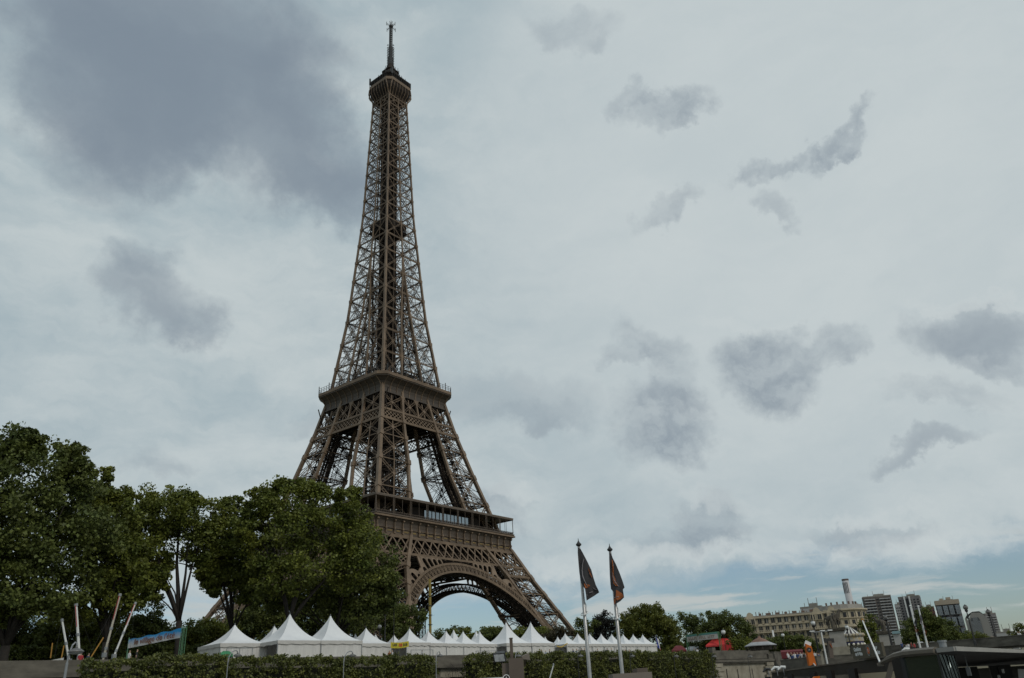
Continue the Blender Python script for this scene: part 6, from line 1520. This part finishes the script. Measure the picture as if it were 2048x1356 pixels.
def horse_group(mid, z, rz, H, label, flip=1, rear=True):
    k = H/3.4
    J = [ (-.95,0,1.75),(-.35,0,1.78),(.35,0,1.80),(.75,0,2.0),(1.05,0,2.45),(1.15,0,2.85),(1.50,0,2.70),(1.72,0,2.48),
      (-1.0,.22,1.35),(-1.15,.24,.85),(-1.05,.24,.1), (-1.0,-.22,1.35),(-.90,-.24,.85),(-.85,-.24,.1), (.6,.2,1.35),(.62,.22,.75),(.60,.22,.1), (.62,-.2,1.35),(.95,-.22,1.0),(.85,-.22,.55), (-1.30,0,1.80),(-1.55,0,1.3),(-1.5,0,.7)]
    RD = [.42,.44,.44,.36,.24,.20,.15,.10,.22,.12,.08,.22,.12,.08,.16,.10,.08,.16,.10,.08,.12,.11,.05]
    ed = [(0,1),(1,2),(2,3),(3,4),(4,5),(5,6),(6,7),(0,8),(8,9),(9,10),(0,11),(11,12),(12,13),(2,14),(14,15),(15,16),(2,17),(17,18),(18,19),(0,20),(20,21),(21,22)]
    def skin(J, RD, ed, nm, root, mt_):
        me = bpy.data.meshes.new(nm); me.from_pydata([(x*k*flip,y*k,z_*k) for x,y,z_ in J], ed, []); o = bpy.data.objects.new('t', me); col.objects.link(o); md = o.modifiers.new('s','SKIN')
        for i, v in enumerate(me.skin_vertices[0].data): v.radius = (RD[i]*k, RD[i]*k); v.use_root = (i == 0)
        o.modifiers.new('u','SUBSURF').levels = 2; dg = bpy.context.evaluated_depsgraph_get(); dg.update(); m2 = bpy.data.meshes.new_from_object(o.evaluated_get(dg)); bpy.data.objects.remove(o)
        m2.materials.clear(); m2.materials.append(mt_); m2.polygons.foreach_set('use_smooth',[True]*len(m2.polygons)); oo = bpy.data.objects.new(nm, m2); col.objects.link(oo); oo.parent = root; return oo
    root = thing('horse_statue', label, 'statue', (mid.x,mid.y,z), rz, None)
    skin(J, RD, ed, 'horse', root, BRONZE)
    M_ = [(.15,-.65,1.25),(.15,-.65,1.65),(.17,-.65,2.15),(.18,-.66,2.42),(.2,-.66,2.62),(.2,-.66,2.85),(.18,-.38,2.10),(.45,-.30,2.15),(.85,-.2,2.35),(.12,-.92,2.05),(0,-.98,1.6),(.1,-.95,1.2),(.17,-.53,1.1),(.22,-.5,.6),(.2,-.5,.1),(.1,-.78,1.1),(-.05,-.8,.6),(-.12,-.8,.1)]
    RM = [.24,.22,.24,.10,.14,.14,.12,.08,.06,.12,.08,.06,.16,.12,.09,.16,.12,.09]
    em_ = [(0,1),(1,2),(2,3),(3,4),(4,5),(2,6),(6,7),(7,8),(2,9),(9,10),(10,11),(0,12),(12,13),(13,14),(0,15),(15,16),(16,17)]
    skin(M_, RM, em_, 'warrior', root, BRONZE)
    b = MB(); b.box((0,-.1*k,.03),(3.0*k,2.0*k,.16)); b.tube([(-.25*k*flip,-.75*k,.05),(-.3*k*flip,-.8*k,1.2*k),(-.3*k*flip,-.7*k,1.9*k)],[.35*k,.3*k,.12*k],8); b.tube([(x*k*flip,0,z_*k) for x, z_ in ((1.12,3.0),(.95,2.75),(.75,2.45),(.5,2.15))],[.06*k,.12*k,.12*k,.06*k],6); b.build('drapery', BRONZE, root)
mid, z, w_, rz = pedestal(1656,1688,1262,1298,168,'first pale statue pedestal in front of the stone building')
horse_group(mid, z, rz, at_d(1668,1214,168).z-z, 'weathered statue of a warrior leading a horse, on the first pedestal', 1)
mid, z, w_, rz = pedestal(1756,1780,1268,1293,192,'second pale statue pedestal crossed by a dark street lamp')
horse_group(mid, z, rz, at_d(1760,1228,192).z-z, 'weathered statue of a warrior with a horse, on the second pedestal', -1)

# walls and ramp by the crowd
A, B = at_d(1567,1334,110), at_d(1640,1328,100)
ribbon('ramp_parapet', 'dark sloping ramp wall below the crowd', A, B, at_d(1600,1318,105).z, -8, .5, STONE)
A, B = at_d(1632,1314,150), at_d(1712,1308,150); ribbon('approach_wall', 'stained stone wall below the first statue pedestal', A, B, at_d(1670,1312,150).z, -8, .7, STONE)
A, B = at_d(1640,1311,140), at_d(1646,1311,140); r_, _ = ribbon('stone_pillar', 'pale stone pillar beside the crowd left of the twin street lamp', A, B, at_d(1643,1307,140).z, -8, .7, STONE_L)
# round pavilion
A, B = at_d(1488,1289,118), at_d(1553.5,1289,118); mid = (A+B)/2; w_ = (B-A).length
rp = thing('round_pavilion', 'round wooden pavilion with a low rusty conical roof and pale eaves above the bastion', 'pavilion', (mid.x,mid.y,0)); zt = at_d(1515,1277,118).z; ze = mid.z
b = MB(); b.lathe([(w_*.30,ze+(zt-ze)*.34),(w_*.2,ze+(zt-ze)*.75),(w_*.06,zt+.05),(.05,zt+.3)], (0,0,0), 24); b.build('roof', mat('rusty_roof', (.20,.105,.07), .7, c2=(.13,.065,.045), scale=1), rp)
b = MB(); b.lathe([(w_*.5,ze-.20),(w_*.5,ze-.12),(w_*.29,ze+(zt-ze)*.38)], (0,0,0), 24); b.build('eaves', mat('pale_eaves', (.36,.36,.37), .5, c2=(.22,.22,.23), scale=1), rp)
b = MB(); b.lathe([(w_*.34,.0),(w_*.34,ze-.1)], (0,0,0), 16); b.build('wall', mat('dark_wood', (.055,.038,.028), .7, var=.3, scale=1), rp)
b = MB()
for j in range(12): a = 2*math.pi*j/12; b.tube([(w_*.46*math.cos(a),w_*.46*math.sin(a),0),(w_*.46*math.cos(a),w_*.46*math.sin(a),ze-.15)], .06, 5)
b.build('post', mat('dark_wood', (.055,.038,.028)), rp); b = MB(); b.box((w_*.40,-w_*.32,2.0),(.5,.05,.8)); b.build('notice', WHITE, rp)
# carousel
A, B = at_d(1688,1279,215), at_d(1728,1275,215); A, B = at_d(1680,1278,215), at_d(1727,1279,215); mid = (A+B)/2; w_ = (B-A).length; 
ca = thing('carousel', 'round carousel with a striped white roof and golden trim behind the first statue', 'carousel', (mid.x,mid.y,0)); zt = at_d(1700,1254,215).z; ze = at_d(1705,1272,215).z; b = MB(); n = 24
vs = []; 
for i, (r_, z_) in enumerate(((w_*.5,ze),(w_*.33,ze+(zt-ze)*.42),(w_*.05,zt))):
    for j in range(n): a = 2*math.pi*j/n; vs.append((r_*math.cos(a),r_*math.sin(a),z_))
b.add(vs, [(i*n+j,i*n+(j+1)%n,(i+1)*n+(j+1)%n,(i+1)*n+j) for i in range(2) for j in range(n)]); b.m = [j % 2 for i in range(2) for j in range(n)]; b.build('roof', [mat('carousel_white', (.62,.60,.55), .5, var=.1, scale=1), mat('carousel_dark', (.05,.04,.05), .6, var=.1, scale=1)], ca)
b = MB(); b.lathe([(w_*.5,ze-1.3),(w_*.52,ze-1.2),(w_*.505,ze-.1),(w_*.5,ze+.02)], (0,0,0), 24)
for j in range(24): a = 2*math.pi*j/24; b.ball((w_*.52*math.cos(a),w_*.52*math.sin(a),ze+.1), .45, 6, (1,1,.9))
b.build('gilt_trim', mat('gilt_trim', (.40,.27,.10), .5, .1, c2=(.30,.32,.33), scale=1.5), ca)
b = MB(); b.lathe([(w_*.49,ze-1.7),(w_*.49,ze-1.3)], (0,0,0), 24); b.build('fringe', mat('navy_fringe', (.03,.03,.10), .7, var=.2, scale=2), ca)
b = MB()
for j in range(16): a = 2*math.pi*j/16; b.ball((w_*.5*math.cos(a),w_*.5*math.sin(a),ze-1.9), .30, 6)
b.build('bulbs', mat('cream_bulb', (.75,.70,.60), .4, var=.05, scale=1), ca)
b = MB(); b.lathe([(w_*.12,0),(w_*.12,ze)], (0,0,0), 12)
for j in range(12): a = 2*math.pi*j/12; b.tube([(w_*.42*math.cos(a),w_*.42*math.sin(a),0),(w_*.42*math.cos(a),w_*.42*math.sin(a),ze-1.3)], .08, 5)
b.build('column', BRONZE, ca)

# crowd by the ramp, people on the bridge
cg = 'crowd of pedestrians below the stone building'
rr = random.Random(21); cols2 = [WT,WT,LB,BK,GY,RD_,WT,NV,OR,BL_,WT,BK]
cn = {WT:'white',LB:'light blue',BK:'black',GY:'grey',RD_:'red',NV:'navy',OR:'orange',BL_:'bright blue'}
for i in range(30):
    x = 1575+i*(1640-1575)/30+rr.uniform(-1,1); d_ = rr.uniform(118,150); row = i % 3; y = 1303+row*2.5+rr.uniform(-1,1)
    P = at_d(x, y, d_); c = cols2[(i*5+row) % 12]
    person((P.x,P.y,P.z-1.7), 'pedestrian in a %s top, crowd between bastion and orange sign' % cn[c] if x < 1612 else 'pedestrian in a %s top, crowd right of the orange sign' % cn[c], top=c, hair='dark' if i % 4 else 'fair', pose=i % 2, rz=rr.random()*6, group=cg)
A, B = at_d(1570,1322,160), at_d(1660,1318,140)
b = MB(); pth = [at_d(1565,1322,112), at_d(1565,1322,165), at_d(1665,1316,165), at_d(1650,1322,112)]; b.add([Vector((p.x,p.y,at_d(1600,1314,130).z-1.6)) for p in pth], [(0,3,2,1)]); struct(b, 'ramp_pavement', mat('pavement', (.12,.115,.11), .9, var=.2, scale=1))
P = at_d(1603,1322,116); wb = thing('white_stall', 'small white covered stand low among the crowd left of the orange sign', 'stand', (P.x,P.y,P.z-1.6), RZ); b = MB(); b.box((0,0,1.55),(3.4,1.4,.5),0,.8); b.build('cover', WHITE, wb); b = MB(); b.box((0,0,.65),(3.0,1.1,1.3)); b.build('body', GREYM, wb)
A, B = at_d(1562,1306,150), at_d(1606,1304,150); mid = (A+B)/2; Ls = (B-A).length; db = thing('red_awning_stall', 'long dark red awning stall behind the crowd', 'stall', (mid.x,mid.y,0), math.atan2((B-A).y,(B-A).x)); z = at_d(1590,1299,150).z; b = MB(); b.prism([(0,z-1.3),(0,z-.3),(.8,z),(1.6,z-.2),(3.0,z-1.3)], (-Ls/2,-1,0), (0,1,0), (0,0,1), (Ls,0,0)); b.build('awning', DRED, db); b = MB(); b.box((0,.5,(z-1.4)/2),(Ls-.4,2.4,z-1.4)); b.build('counter', DARKM, db)
pb = [(1802,1283,BL_,'dark'),(1812,1287,WT,'fair'),(1815.5,1285,WT,'dark'),(1821,1283,RD_,'dark'),(1827,1284,DR if False else RD_,'fair'),(1854,1280,BK,'dark'),(1987,1270,BL_,'dark'),(1983,1271,BK,'fair'),(2034,1262,WT,'dark'),(2037.5,1262,WT,'fair'),(2046,1260,BK,'dark'),(1711,1291,OR,'dark'),(1714,1292,RD_,'fair'),(1661,1300,BK,'dark'),(1659,1305,WT,'dark')]
pbl = ['person in blue on the bridge just right of the second pedestal','person in white leaning on the bridge parapet, left of two in white','person in white leaning on the bridge parapet, right of two in white','dark haired person in red on the bridge','fair haired person in red on the bridge','person in black on the bridge between the roof flagpoles','person in blue at the foot of the right bridge lamp','fair haired person in black at the foot of the right bridge lamp','dark haired person in white near the right edge of the bridge','fair haired person in white near the right edge of the bridge','person in black at the very right edge on the bridge','person in orange below the carousel','person in red below the carousel','person in black between the pylon sign and the first pedestal','person in white between the pylon sign and the first pedestal']
for i, (x, y, c, hr) in enumerate(pb):
    P = at_d(x, y, 172); person((P.x,P.y,P.z-1.75), pbl[i], top=c, hair=hr, pose=i % 2, rz=rr.random()*6)
for i, (x0, x1, lb) in enumerate(((1834,1850,'white covered stall top behind the bridge parapet between the roof flagpoles'),(1858,1875,'white covered stall top behind the bridge parapet right of the roof flagpoles'))):
    A, B = at_d(x0,1284,185), at_d(x1,1283,185); mid = (A+B)/2; Ls = (B-A).length; sv = thing('white_van', lb.replace('covered stall top','van roof'), 'van', (mid.x,mid.y,0), math.atan2((B-A).y,(B-A).x)); z = mid.z
    b = MB(); b.prism([(-Ls/2,.5),(Ls/2,.5),(Ls/2,z-.5),(Ls/2-.5,z),(-Ls/2+.1,z+.0),(-Ls/2,z-.3)], (0,-1,0), XA, ZA, (0,2,0)); b.build('body', WHITE, sv); b = MB(); b.box((Ls*.1,-1.02,z-.75),(Ls*.6,.05,.5)); b.build('window', WIND, sv); b = MB()
    for s in (-1,1): b.box((s*Ls*.3,0,.4),(.7,1.9,.75))
    b.build('wheel', DARKM, sv)

# ------------------------------------------------------------------ buildings in the distance
def face_frame(xl, xr, yt, dist, turn=0.0, turn_is=None):
    A, B = at_d(xl, yt, dist), at_d(xr, yt, dist); A.z = B.z = (A.z+B.z)/2; rz = math.atan2((B-A).y,(B-A).x)+turn; return (A+B)/2, (B-A).length, rz
def win_grid(root, w_, z0, z1, nx, nz, fw, fh, yf, mt_, name='window', skip=None, x0=None, x1=None, frame=None, master=None):
    me = None
    x0 = -w_/2 if x0 is None else x0; x1 = w_/2 if x1 is None else x1
    cw, ch = (x1-x0)/nx, (z1-z0)/nz
    b = MB(); b.box((0,0,0),(cw*fw,.25,ch*fh)); 
    if frame: 
        b.cur = 1; b.box((0,-.14,0),(cw*fw*.12,.1,ch*fh)); b.box((0,-.14,-ch*fh*.5),(cw*fw*1.2,.25,ch*.06))
    o = b.build(name, [mt_, frame] if frame else mt_, root); me = o.data; first = True
    for j in range(nz):
        for i in range(nx):
            if skip and skip(i, j): continue
            p = (x0+(i+.5)*cw, yf, z0+(j+.5)*ch)
            if first: o.location = p; first = False
            else: c = o.copy(); col.objects.link(c); c.location = p
# high-rise blocks
def highrise(xl, xr, yt, dist, label, mt_, deep=.7, turn=0.0, floors=20, bays=8, style='bands', base=0, extra=None, ztop=None, bandm=None, wm=None, name='tower_block'):
    mid, w_, rz = face_frame(xl, xr, yt, dist, turn); H = mid.z; root = thing(name, label, 'building', (mid.x,mid.y,0), rz); d_ = w_*deep
    b = MB(); b.box((0,d_/2,H/2),(w_,d_,H)); b.build('wall', mt_, root)
    b = MB(); b.box((0,d_/2,H+.6),(w_*1.01,d_*1.01,1.2)); b.box((w_*.1,d_/2,H+2),(w_*.35,d_*.5,2.6)); 
    for q in range(4): b.beam((-w_*.3+q*w_*.2,d_*.4,H+1),(-w_*.3+q*w_*.2,d_*.4,H+4+q%2*3),.35)
    b.build('roof', ZINC, root)
    show = min(floors, int(floors))
    vis = 1.0 if H < 60 else .62; z0 = H*(1-vis); nf = max(4, int(floors*vis))
    if style == 'bands':
        o = None
        for j in range(nf):
            z = z0+(j+.5)*(H-z0)/nf-1
            for s_, (xa, xb) in enumerate(((-.47,-.08),(.06,.47))):
                if o is None:
                    b = MB(); b.box((0,0,0),(w_*.39,1.2,(H-z0)/nf*.30)); o = b.build('balcony', bandm or mat('pale_balcony', (.42,.42,.42), .7, var=.35, scale=.2), root); o.location = ((xa+xb)/2*w_,-.5,z)
                else: c = o.copy(); col.objects.link(c); c.location = ((xa+xb)/2*w_,-.5,z)
        win_grid(root, w_, z0, H-1.5, bays, nf if bays*nf <= 100 else int(100/bays), .62, .42, -.05, wm or WIND, x0=-w_*.47, x1=w_*.47)
    else:
        nf2 = nf if bays*nf <= 100 else int(100/bays)
        win_grid(root, w_, z0, H-2, bays, nf2, .5, .5, -.05, wm or WIND)
    # side face windows, one sheet of bays
    b = MB()
    for j in range(nf):
        for i in range(4):
            z = z0+(j+.5)*(H-z0)/nf; b.box((-w_/2-.02,(i+.5)*d_/4,z),(.25,d_/4*.5,(H-z0)/nf*.4)); b.box((w_/2+.02,(i+.5)*d_/4,z),(.25,d_/4*.5,(H-z0)/nf*.4))
    b.build('side_windows', wm or WIND, root)
    return root, w_, H, d_
CONC = mat('dark_concrete', (.125,.108,.098), .85, var=.25, scale=.08); CONC2 = mat('grey_concrete', (.21,.195,.195), .85, var=.25, scale=.08); PALE = mat('pale_concrete', (.38,.37,.36), .85, var=.15, scale=.08); BLG = mat('blue_tinted_glass', (.22,.27,.32), .12, .6, c2=(.06,.07,.08), scale=.06)
highrise(1725,1782,1193.5,1050,'brown grey tower block with rows of pale balconies, tallest left of the second pedestal',CONC,floors=26,bays=7,deep=.5,turn=.1)
highrise(1789,1803,1210,1150,'narrow white tower block with small square windows',PALE,floors=24,bays=4,style='grid',deep=1.0)
r_, w_, H, d_ = highrise(1795,1838,1194,1100,'dark grey tower block with two white vertical stripes',CONC2,floors=26,bays=6,style='grid',deep=.6,turn=-.12)
b = MB()
for x in (-.20,.04): b.box((x*w_,-.7,H*.62),(1.6,1.2,H*.78))
b.build('white_stripe', WHITE, r_); b = MB(); b.box((-.08*w_,-.6,H*.6),(w_*.20,.8,H*.76)); b.build('dark_strip', WIND, r_)
# glass tower with stepped bays
r_, w_, H, d_ = highrise(1870,1918,1205,1000,'bluish glass tower block with a beige top and bundled glazed bays',CONC2,floors=18,bays=2,style='grid',deep=.7,turn=.05)
gb = None
for i, x in enumerate((-.38,-.13,.12,.38)):
    for j in range(4):
        if gb is None:
            b = MB(); b.box((0,0,0),(w_*.19,3.0,H*.145)); gb = b.build('glazed_bay', BLG, r_); gb.location = (x*w_,-1.6,H*(.32+j*.185))
            b = MB()
            for q in range(6): b.box((0,-1.6,-H*.0725+(q+.5)*H*.145/6),(w_*.195,.3,.45))
            for q in (-.33,0,.33): b.box((q*w_*.19,-1.65,0),(.4,.4,H*.145))
            gf_ = b.build('bay_frame', GREYM, gb)
        else:
            c = gb.copy(); col.objects.link(c); c.location = (x*w_,-1.6-(i % 2)*.8,H*(.32+j*.185)); c2 = gf_.copy(); col.objects.link(c2); c2.parent = c
b = MB(); b.box((0,d_*.4,H+.2),(w_*1.03,d_*1.1,4.5)); b.box((-.2*w_,d_*.4,H+3),(w_*.15,d_*.3,3.5)); b.box((.1*w_,d_*.4,H+3.5),(w_*.2,d_*.3,4)); b.build('crown', mat('beige_panel', (.36,.30,.23), .8, var=.15, scale=.1), r_)
# wedge shaped building with dark glazed front
mid, w_, rz = face_frame(1927,1968,1228,900); H = mid.z; root = thing('office_building', 'grey building with pointed gables and a tall dark glass front between the bridge lamps', 'building', (mid.x,mid.y,0), rz)
b = MB(); b.prism([(-w_*.5,0),(w_*.66,0),(w_*.62,H*.90),(w_*.33,H*1.02),(-.1*w_,H*1.03),(-w_*.36,H*.88),(-w_*.44,H*.96),(-w_*.5,H*.90)], (0,0,0), XA, ZA, (0,w_*.8,0)); b.build('wall', mat('grey_stone_panel', (.26,.245,.225), .8, var=.12, scale=.05), root)
b = MB(); b.prism([(-w_*.26,0),(w_*.27,0),(w_*.24,H*.86),(w_*.17,H*.93),(-.16*w_,H*.93),(-w_*.24,H*.86)], (0,-.6,0), XA, ZA, (0,.5,0)); gl2 = b.build('glass_front', mat('black_glass', (.05,.055,.065), .08, .3, c2=(.03,.03,.035), scale=.05, spec=.9), root)
b = MB()
for i in range(12): b.beam((-w_*.22+i*w_*.04,-.9,H*.12),(-w_*.22+i*w_*.04,-.9,H*(.93 if 2 < i < 9 else .86)),.3)
b.build('mullion', GREYM, gl2); b = MB(); b.prism([(-w_*.5,H*.92),(-w_*.36,H*.99),(-.05*w_,H*1.05),(w_*.3,H*1.05),(w_*.46,H*.99),(w_*.33,H*1.03),(-.1*w_,H*1.035),(-w_*.36,H*.93)], (0,2,0), XA, ZA, (0,w_*.6,0)); b.build('roof', DARKM, root)
highrise(1969,1992,1228.5,950,'slim tower block with stacked white balconies at the far right',CONC2,floors=20,bays=4,deep=.8,bandm=PALE,turn=.25)
highrise(1711,1731,1224,700,'low white apartment block behind the stone building, left of the brown tower block',PALE,floors=12,bays=6,style='grid',deep=.6)
highrise(1843,1868,1215,1100,'low dark red roofed block behind the sloping trees',mat('brick_red', (.16,.07,.06), .8, var=.2, scale=.1),floors=18,bays=5,style='grid',deep=.6)
highrise(1992,2030,1266,800,'long low pale building at the foot of the rightmost tower block',PALE,floors=4,bays=10,style='grid',deep=.3)
r_, w_, H, d_ = highrise(1600,1644,1216,620,'white and grey modern block rising behind the stone building roof',PALE,floors=12,bays=3,style='grid',deep=.7,turn=-.1); b = MB(); b.box((-w_*.2,-.7,H-6),(w_*.3,1.2,2)); b.box((-w_*.2,-.7,H-9.5),(w_*.3,1.2,2)); b.box((w_*.02,-.8,H-7),(1.2,1.4,9)); b.build('balcony', CONC2, r_)
# teal roofed pavilion
mid, w_, rz = face_frame(1783,1800,1262,260); root = thing('teal_kiosk', 'small teal roofed kiosk right of the second pedestal', 'kiosk', (mid.x,mid.y,0), rz); H = mid.z; b = MB(); b.box((0,1,H-.35),(w_,2.5,.7),0,.9); b.build('roof', mat('teal_roof', (.17,.27,.29), .5, var=.1, scale=1), root); b = MB(); b.box((0,1.2,(H-.7)/2),(w_*.85,2,H-.7)); b.build('wall', PALE, root)
# chimney tower
P = at_d(1690.5, 1161, 900); k = mpp(P); root = thing('tall_chimney', 'tall white chimney tower with dark vertical slots at its top', 'chimney', (P.x,P.y,0), rzk); H = P.z; rw = 6.3*k
b = MB(); b.lathe([(rw*1.35,0),(rw*1.12,H*.6),(rw,H)], (0,0,0), 24); b.build('shaft', mat('white_render', (.50,.49,.50), .8, var=.08, scale=.05), root, smooth=True)
b = MB()
for i in range(5): a = rzk-math.pi/2-.85+i*.42; b.beam((rw*1.06*math.cos(a),rw*1.06*math.sin(a),H-rw*3.9),(rw*1.02*math.cos(a),rw*1.02*math.sin(a),H-rw*.6),rw*.17,rw*.10,(math.cos(a),math.sin(a),0))
b.build('slot', WIND, root); b = MB(); b.lathe([(rw*.9,0),(rw*1.06,.1),(rw*1.06,1.6),(rw*.9,1.7)], (0,0,H-.2), 24); b.build('rim', mat('brown_rim', (.13,.09,.08), .8, var=.2, scale=.1), root)

# big stone apartment building
mid, w_, rz = face_frame(1484,1672,1226,430,0.0)
zc3 = at_d(1580,1229.5,430).z; H = zc3; hb = thing('stone_apartment_building', 'long ornate cream stone building with balconies and a rounded corner, right background', 'building', (mid.x,mid.y,0), rz)
fl_h = 3.55*(1); L_w = w_
b = MB(); b.box((0,8,H/2),(L_w,16,H)); b.build('wall', HAUS, hb)
b = MB(); rcx = L_w/2+2.5
b.lathe([(11.5,0),(11.5,H+.6)], (rcx,10.5,0), 20); b.build('corner_rotunda', HAUS, hb)
b = MB(); b.box((0,-.35,H-.3),(L_w+.5,1.3,.7)); b.box((0,-.15,H-fl_h-.7),(L_w+.2,.8,.35)); b.lathe([(11.9,H-.1),(12.6,H+.1),(12.6,H+.7),(12.0,H+.8)], (rcx,10.5,0), 20); b.lathe([(11.6,H-fl_h-.2),(12.2,H-fl_h),(12.2,H-fl_h+.3)], (rcx,10.5,0), 20); b.build('cornice', HAUS, hb)
b = MB(); b.box((0,8,H+.35),(L_w-.6,14,.7)); b.lathe([(11.3,H+.7),(10.5,H+2.8),(3,H+3.6)], (rcx,10.5,0), 20); rfo = b.build('roof', ZINC, hb)
b = MB(); rr = random.Random(4)
for i in range(10): x = -L_w/2+4+i*L_w/10.5; b.box((x,9+rr.uniform(-2,2),H+1.3),(rr.uniform(1.2,2.4),1.4,rr.uniform(1.2,2.2))); 
for i in range(26): x = -L_w/2+3+i*L_w/27; b.beam((x,8,H+1),(x,8,H+1.7+rr.random()*1.4),.35)
for i in range(8): a = -2.4+i*.35; b.box((rcx+8*math.cos(a),10.5+8*math.sin(a),H+3.4),(.8,.8,1.8))
b.build('chimney', mat('brick_chimney', (.18,.12,.09), .85, var=.3, scale=.3), rfo)
# balconies
bo = None
for j, zz in enumerate((H-2*fl_h-.3, H-4*fl_h-.3)):
    b = MB(); b.box((0,-1.0,zz),(L_w+.2,2.0,.35)); b.lathe([(11.5,zz-.15),(13.4,zz-.1),(13.4,zz+.2),(11.5,zz+.2)], (rcx,10.5,0), 20)
    b.box((0,-1.95,zz+1.05),(L_w,.12,.15))
    for i in range(int(L_w/.9)): b.box((-L_w/2+.45+i*.9,-1.9,zz+.6),(.28,.15,.9))
    b.lathe([(13.35,zz+.2),(13.35,zz+1.1),(13.2,zz+1.1)], (rcx,10.5,0), 20)
    for i in range(20): b.box((-L_w/2+2+i*L_w/20,-.7,zz-.6),(.45,1.2,.9))
    b.build('balcony', HAUS, hb)
# bays: pilasters, windows
gablex = (-L_w*.42, L_w*.30, L_w*.455)
b = MB()
for gx in gablex:
    b.prism([(-2.3,-fl_h),(2.3,-fl_h),(2.3,.2),(1.7,.5),(1.3,1.5),(.8,2.1),(0,2.4),(-.8,2.1),(-1.3,1.5),(-1.7,.5),(-2.3,.2)], (gx,-.9,H), XA, ZA, (0,1.4,0))
    b.box((gx-2.1,-1.1,H-fl_h*.5-.2),(.5,.5,fl_h)); b.box((gx+2.1,-1.1,H-fl_h*.5-.2),(.5,.5,fl_h))
b.build('gable', HAUS, hb)
b = MB()
nb = 14; bw = L_w/nb
for i in range(nb+1):
    for j in range(6):
        if (i+j) % 1 == 0: b.box((-L_w/2+i*bw,-.12,H-(j+.5)*fl_h-.2),(.55,.35,fl_h*.8))
b.build('pilaster', HAUS, hb)
wm_ = None
for j in range(6):
    for i in range(nb):
        x = -L_w/2+(i+.5)*bw; z = H-(j+.55)*fl_h-.1; gb_ = any(abs(x-gx) < 2.5 for gx in gablex)
        if wm_ is None:
            b = MB(); b.box((0,-.08,0),(1.75,.2,2.3)); wm_ = b.build('window', WIND, hb)
            b = MB(); b.box((0,-.22,0),(.10,.06,2.3)); b.box((0,-.2,1.28),(2.2,.35,.22)); b.box((-.98,-.2,0),(.2,.22,2.5)); b.box((.98,-.2,0),(.2,.22,2.5)); b.box((0,-.25,-1.25),(2.2,.4,.16)); wf_ = b.build('window_frame', HAUS, wm_)
            b = MB(); b.box((.3,-.20,-.05),(.30,.05,2.0)); wc_ = b.build('curtain', mat('pale_curtain', (.36,.36,.34), .8, var=.3, scale=.4), wm_); fr0 = True
        yy = -.95 if (gb_ and j == 0) else 0
        if fr0: wm_.location = (x,yy,z); fr0 = False
        else:
            c = wm_.copy(); col.objects.link(c); c.location = (x,yy,z)
            for s_ in (wf_, wc_):
                if s_ is wc_ and rr.random() < .45: continue
                c2 = s_.copy(); col.objects.link(c2); c2.parent = c
b = MB()
for j in range(6):
    for i in range(9):
        a = -2.75+i*.32; z = H-(j+.55)*fl_h; b.box((rcx+11.5*math.cos(a),10.5+11.5*math.sin(a),z),(.35,1.4,2.1),a)
b.build('rotunda_windows', WIND, hb)
b = MB(); b.lathe([(11.6,H-6.3*fl_h),(11.6,H-6.25*fl_h)], (rcx,10.5,0), 20)
for j in range(6):
    b.lathe([(11.65,H-(j+1)*fl_h-.25),(11.85,H-(j+1)*fl_h),(11.6,H-(j+1)*fl_h+.1)], (rcx,10.5,0), 20)
    for i in range(10):
        a = -2.91+i*.32; z = H-(j+.5)*fl_h-.2; b.box((rcx+11.65*math.cos(a),10.5+11.65*math.sin(a),z),(.4,.55,fl_h*.85),a)
b.build('rotunda_pilasters', HAUS, hb)
b = MB()
for i in range(nb):
    x = -L_w/2+(i+.5)*bw; b.prism([(1.4*math.cos(math.pi*q/8),.8*math.sin(math.pi*q/8)) for q in range(9)], (x,-.7,H-fl_h-.6), XA, ZA, (0,.5,0))
b.build('window_hood', HAUS, hb)

# visitors along the rail of the second platform
vr = random.Random(77)
for i in range(44):
    k = (0, 3)[i % 2]; x = vr.uniform(-15.5, 15.5); q = rot(k, x, -vr.uniform(17.2, 18.6), 116.1)
    person((q.x, q.y, q.z-5.4446), 'visitor standing at the railing of the tower second platform', top=cols2[i % 12], hair='dark' if i % 3 else 'fair', pose=i % 2, rz=vr.random()*6, group='visitors on the tower second platform')
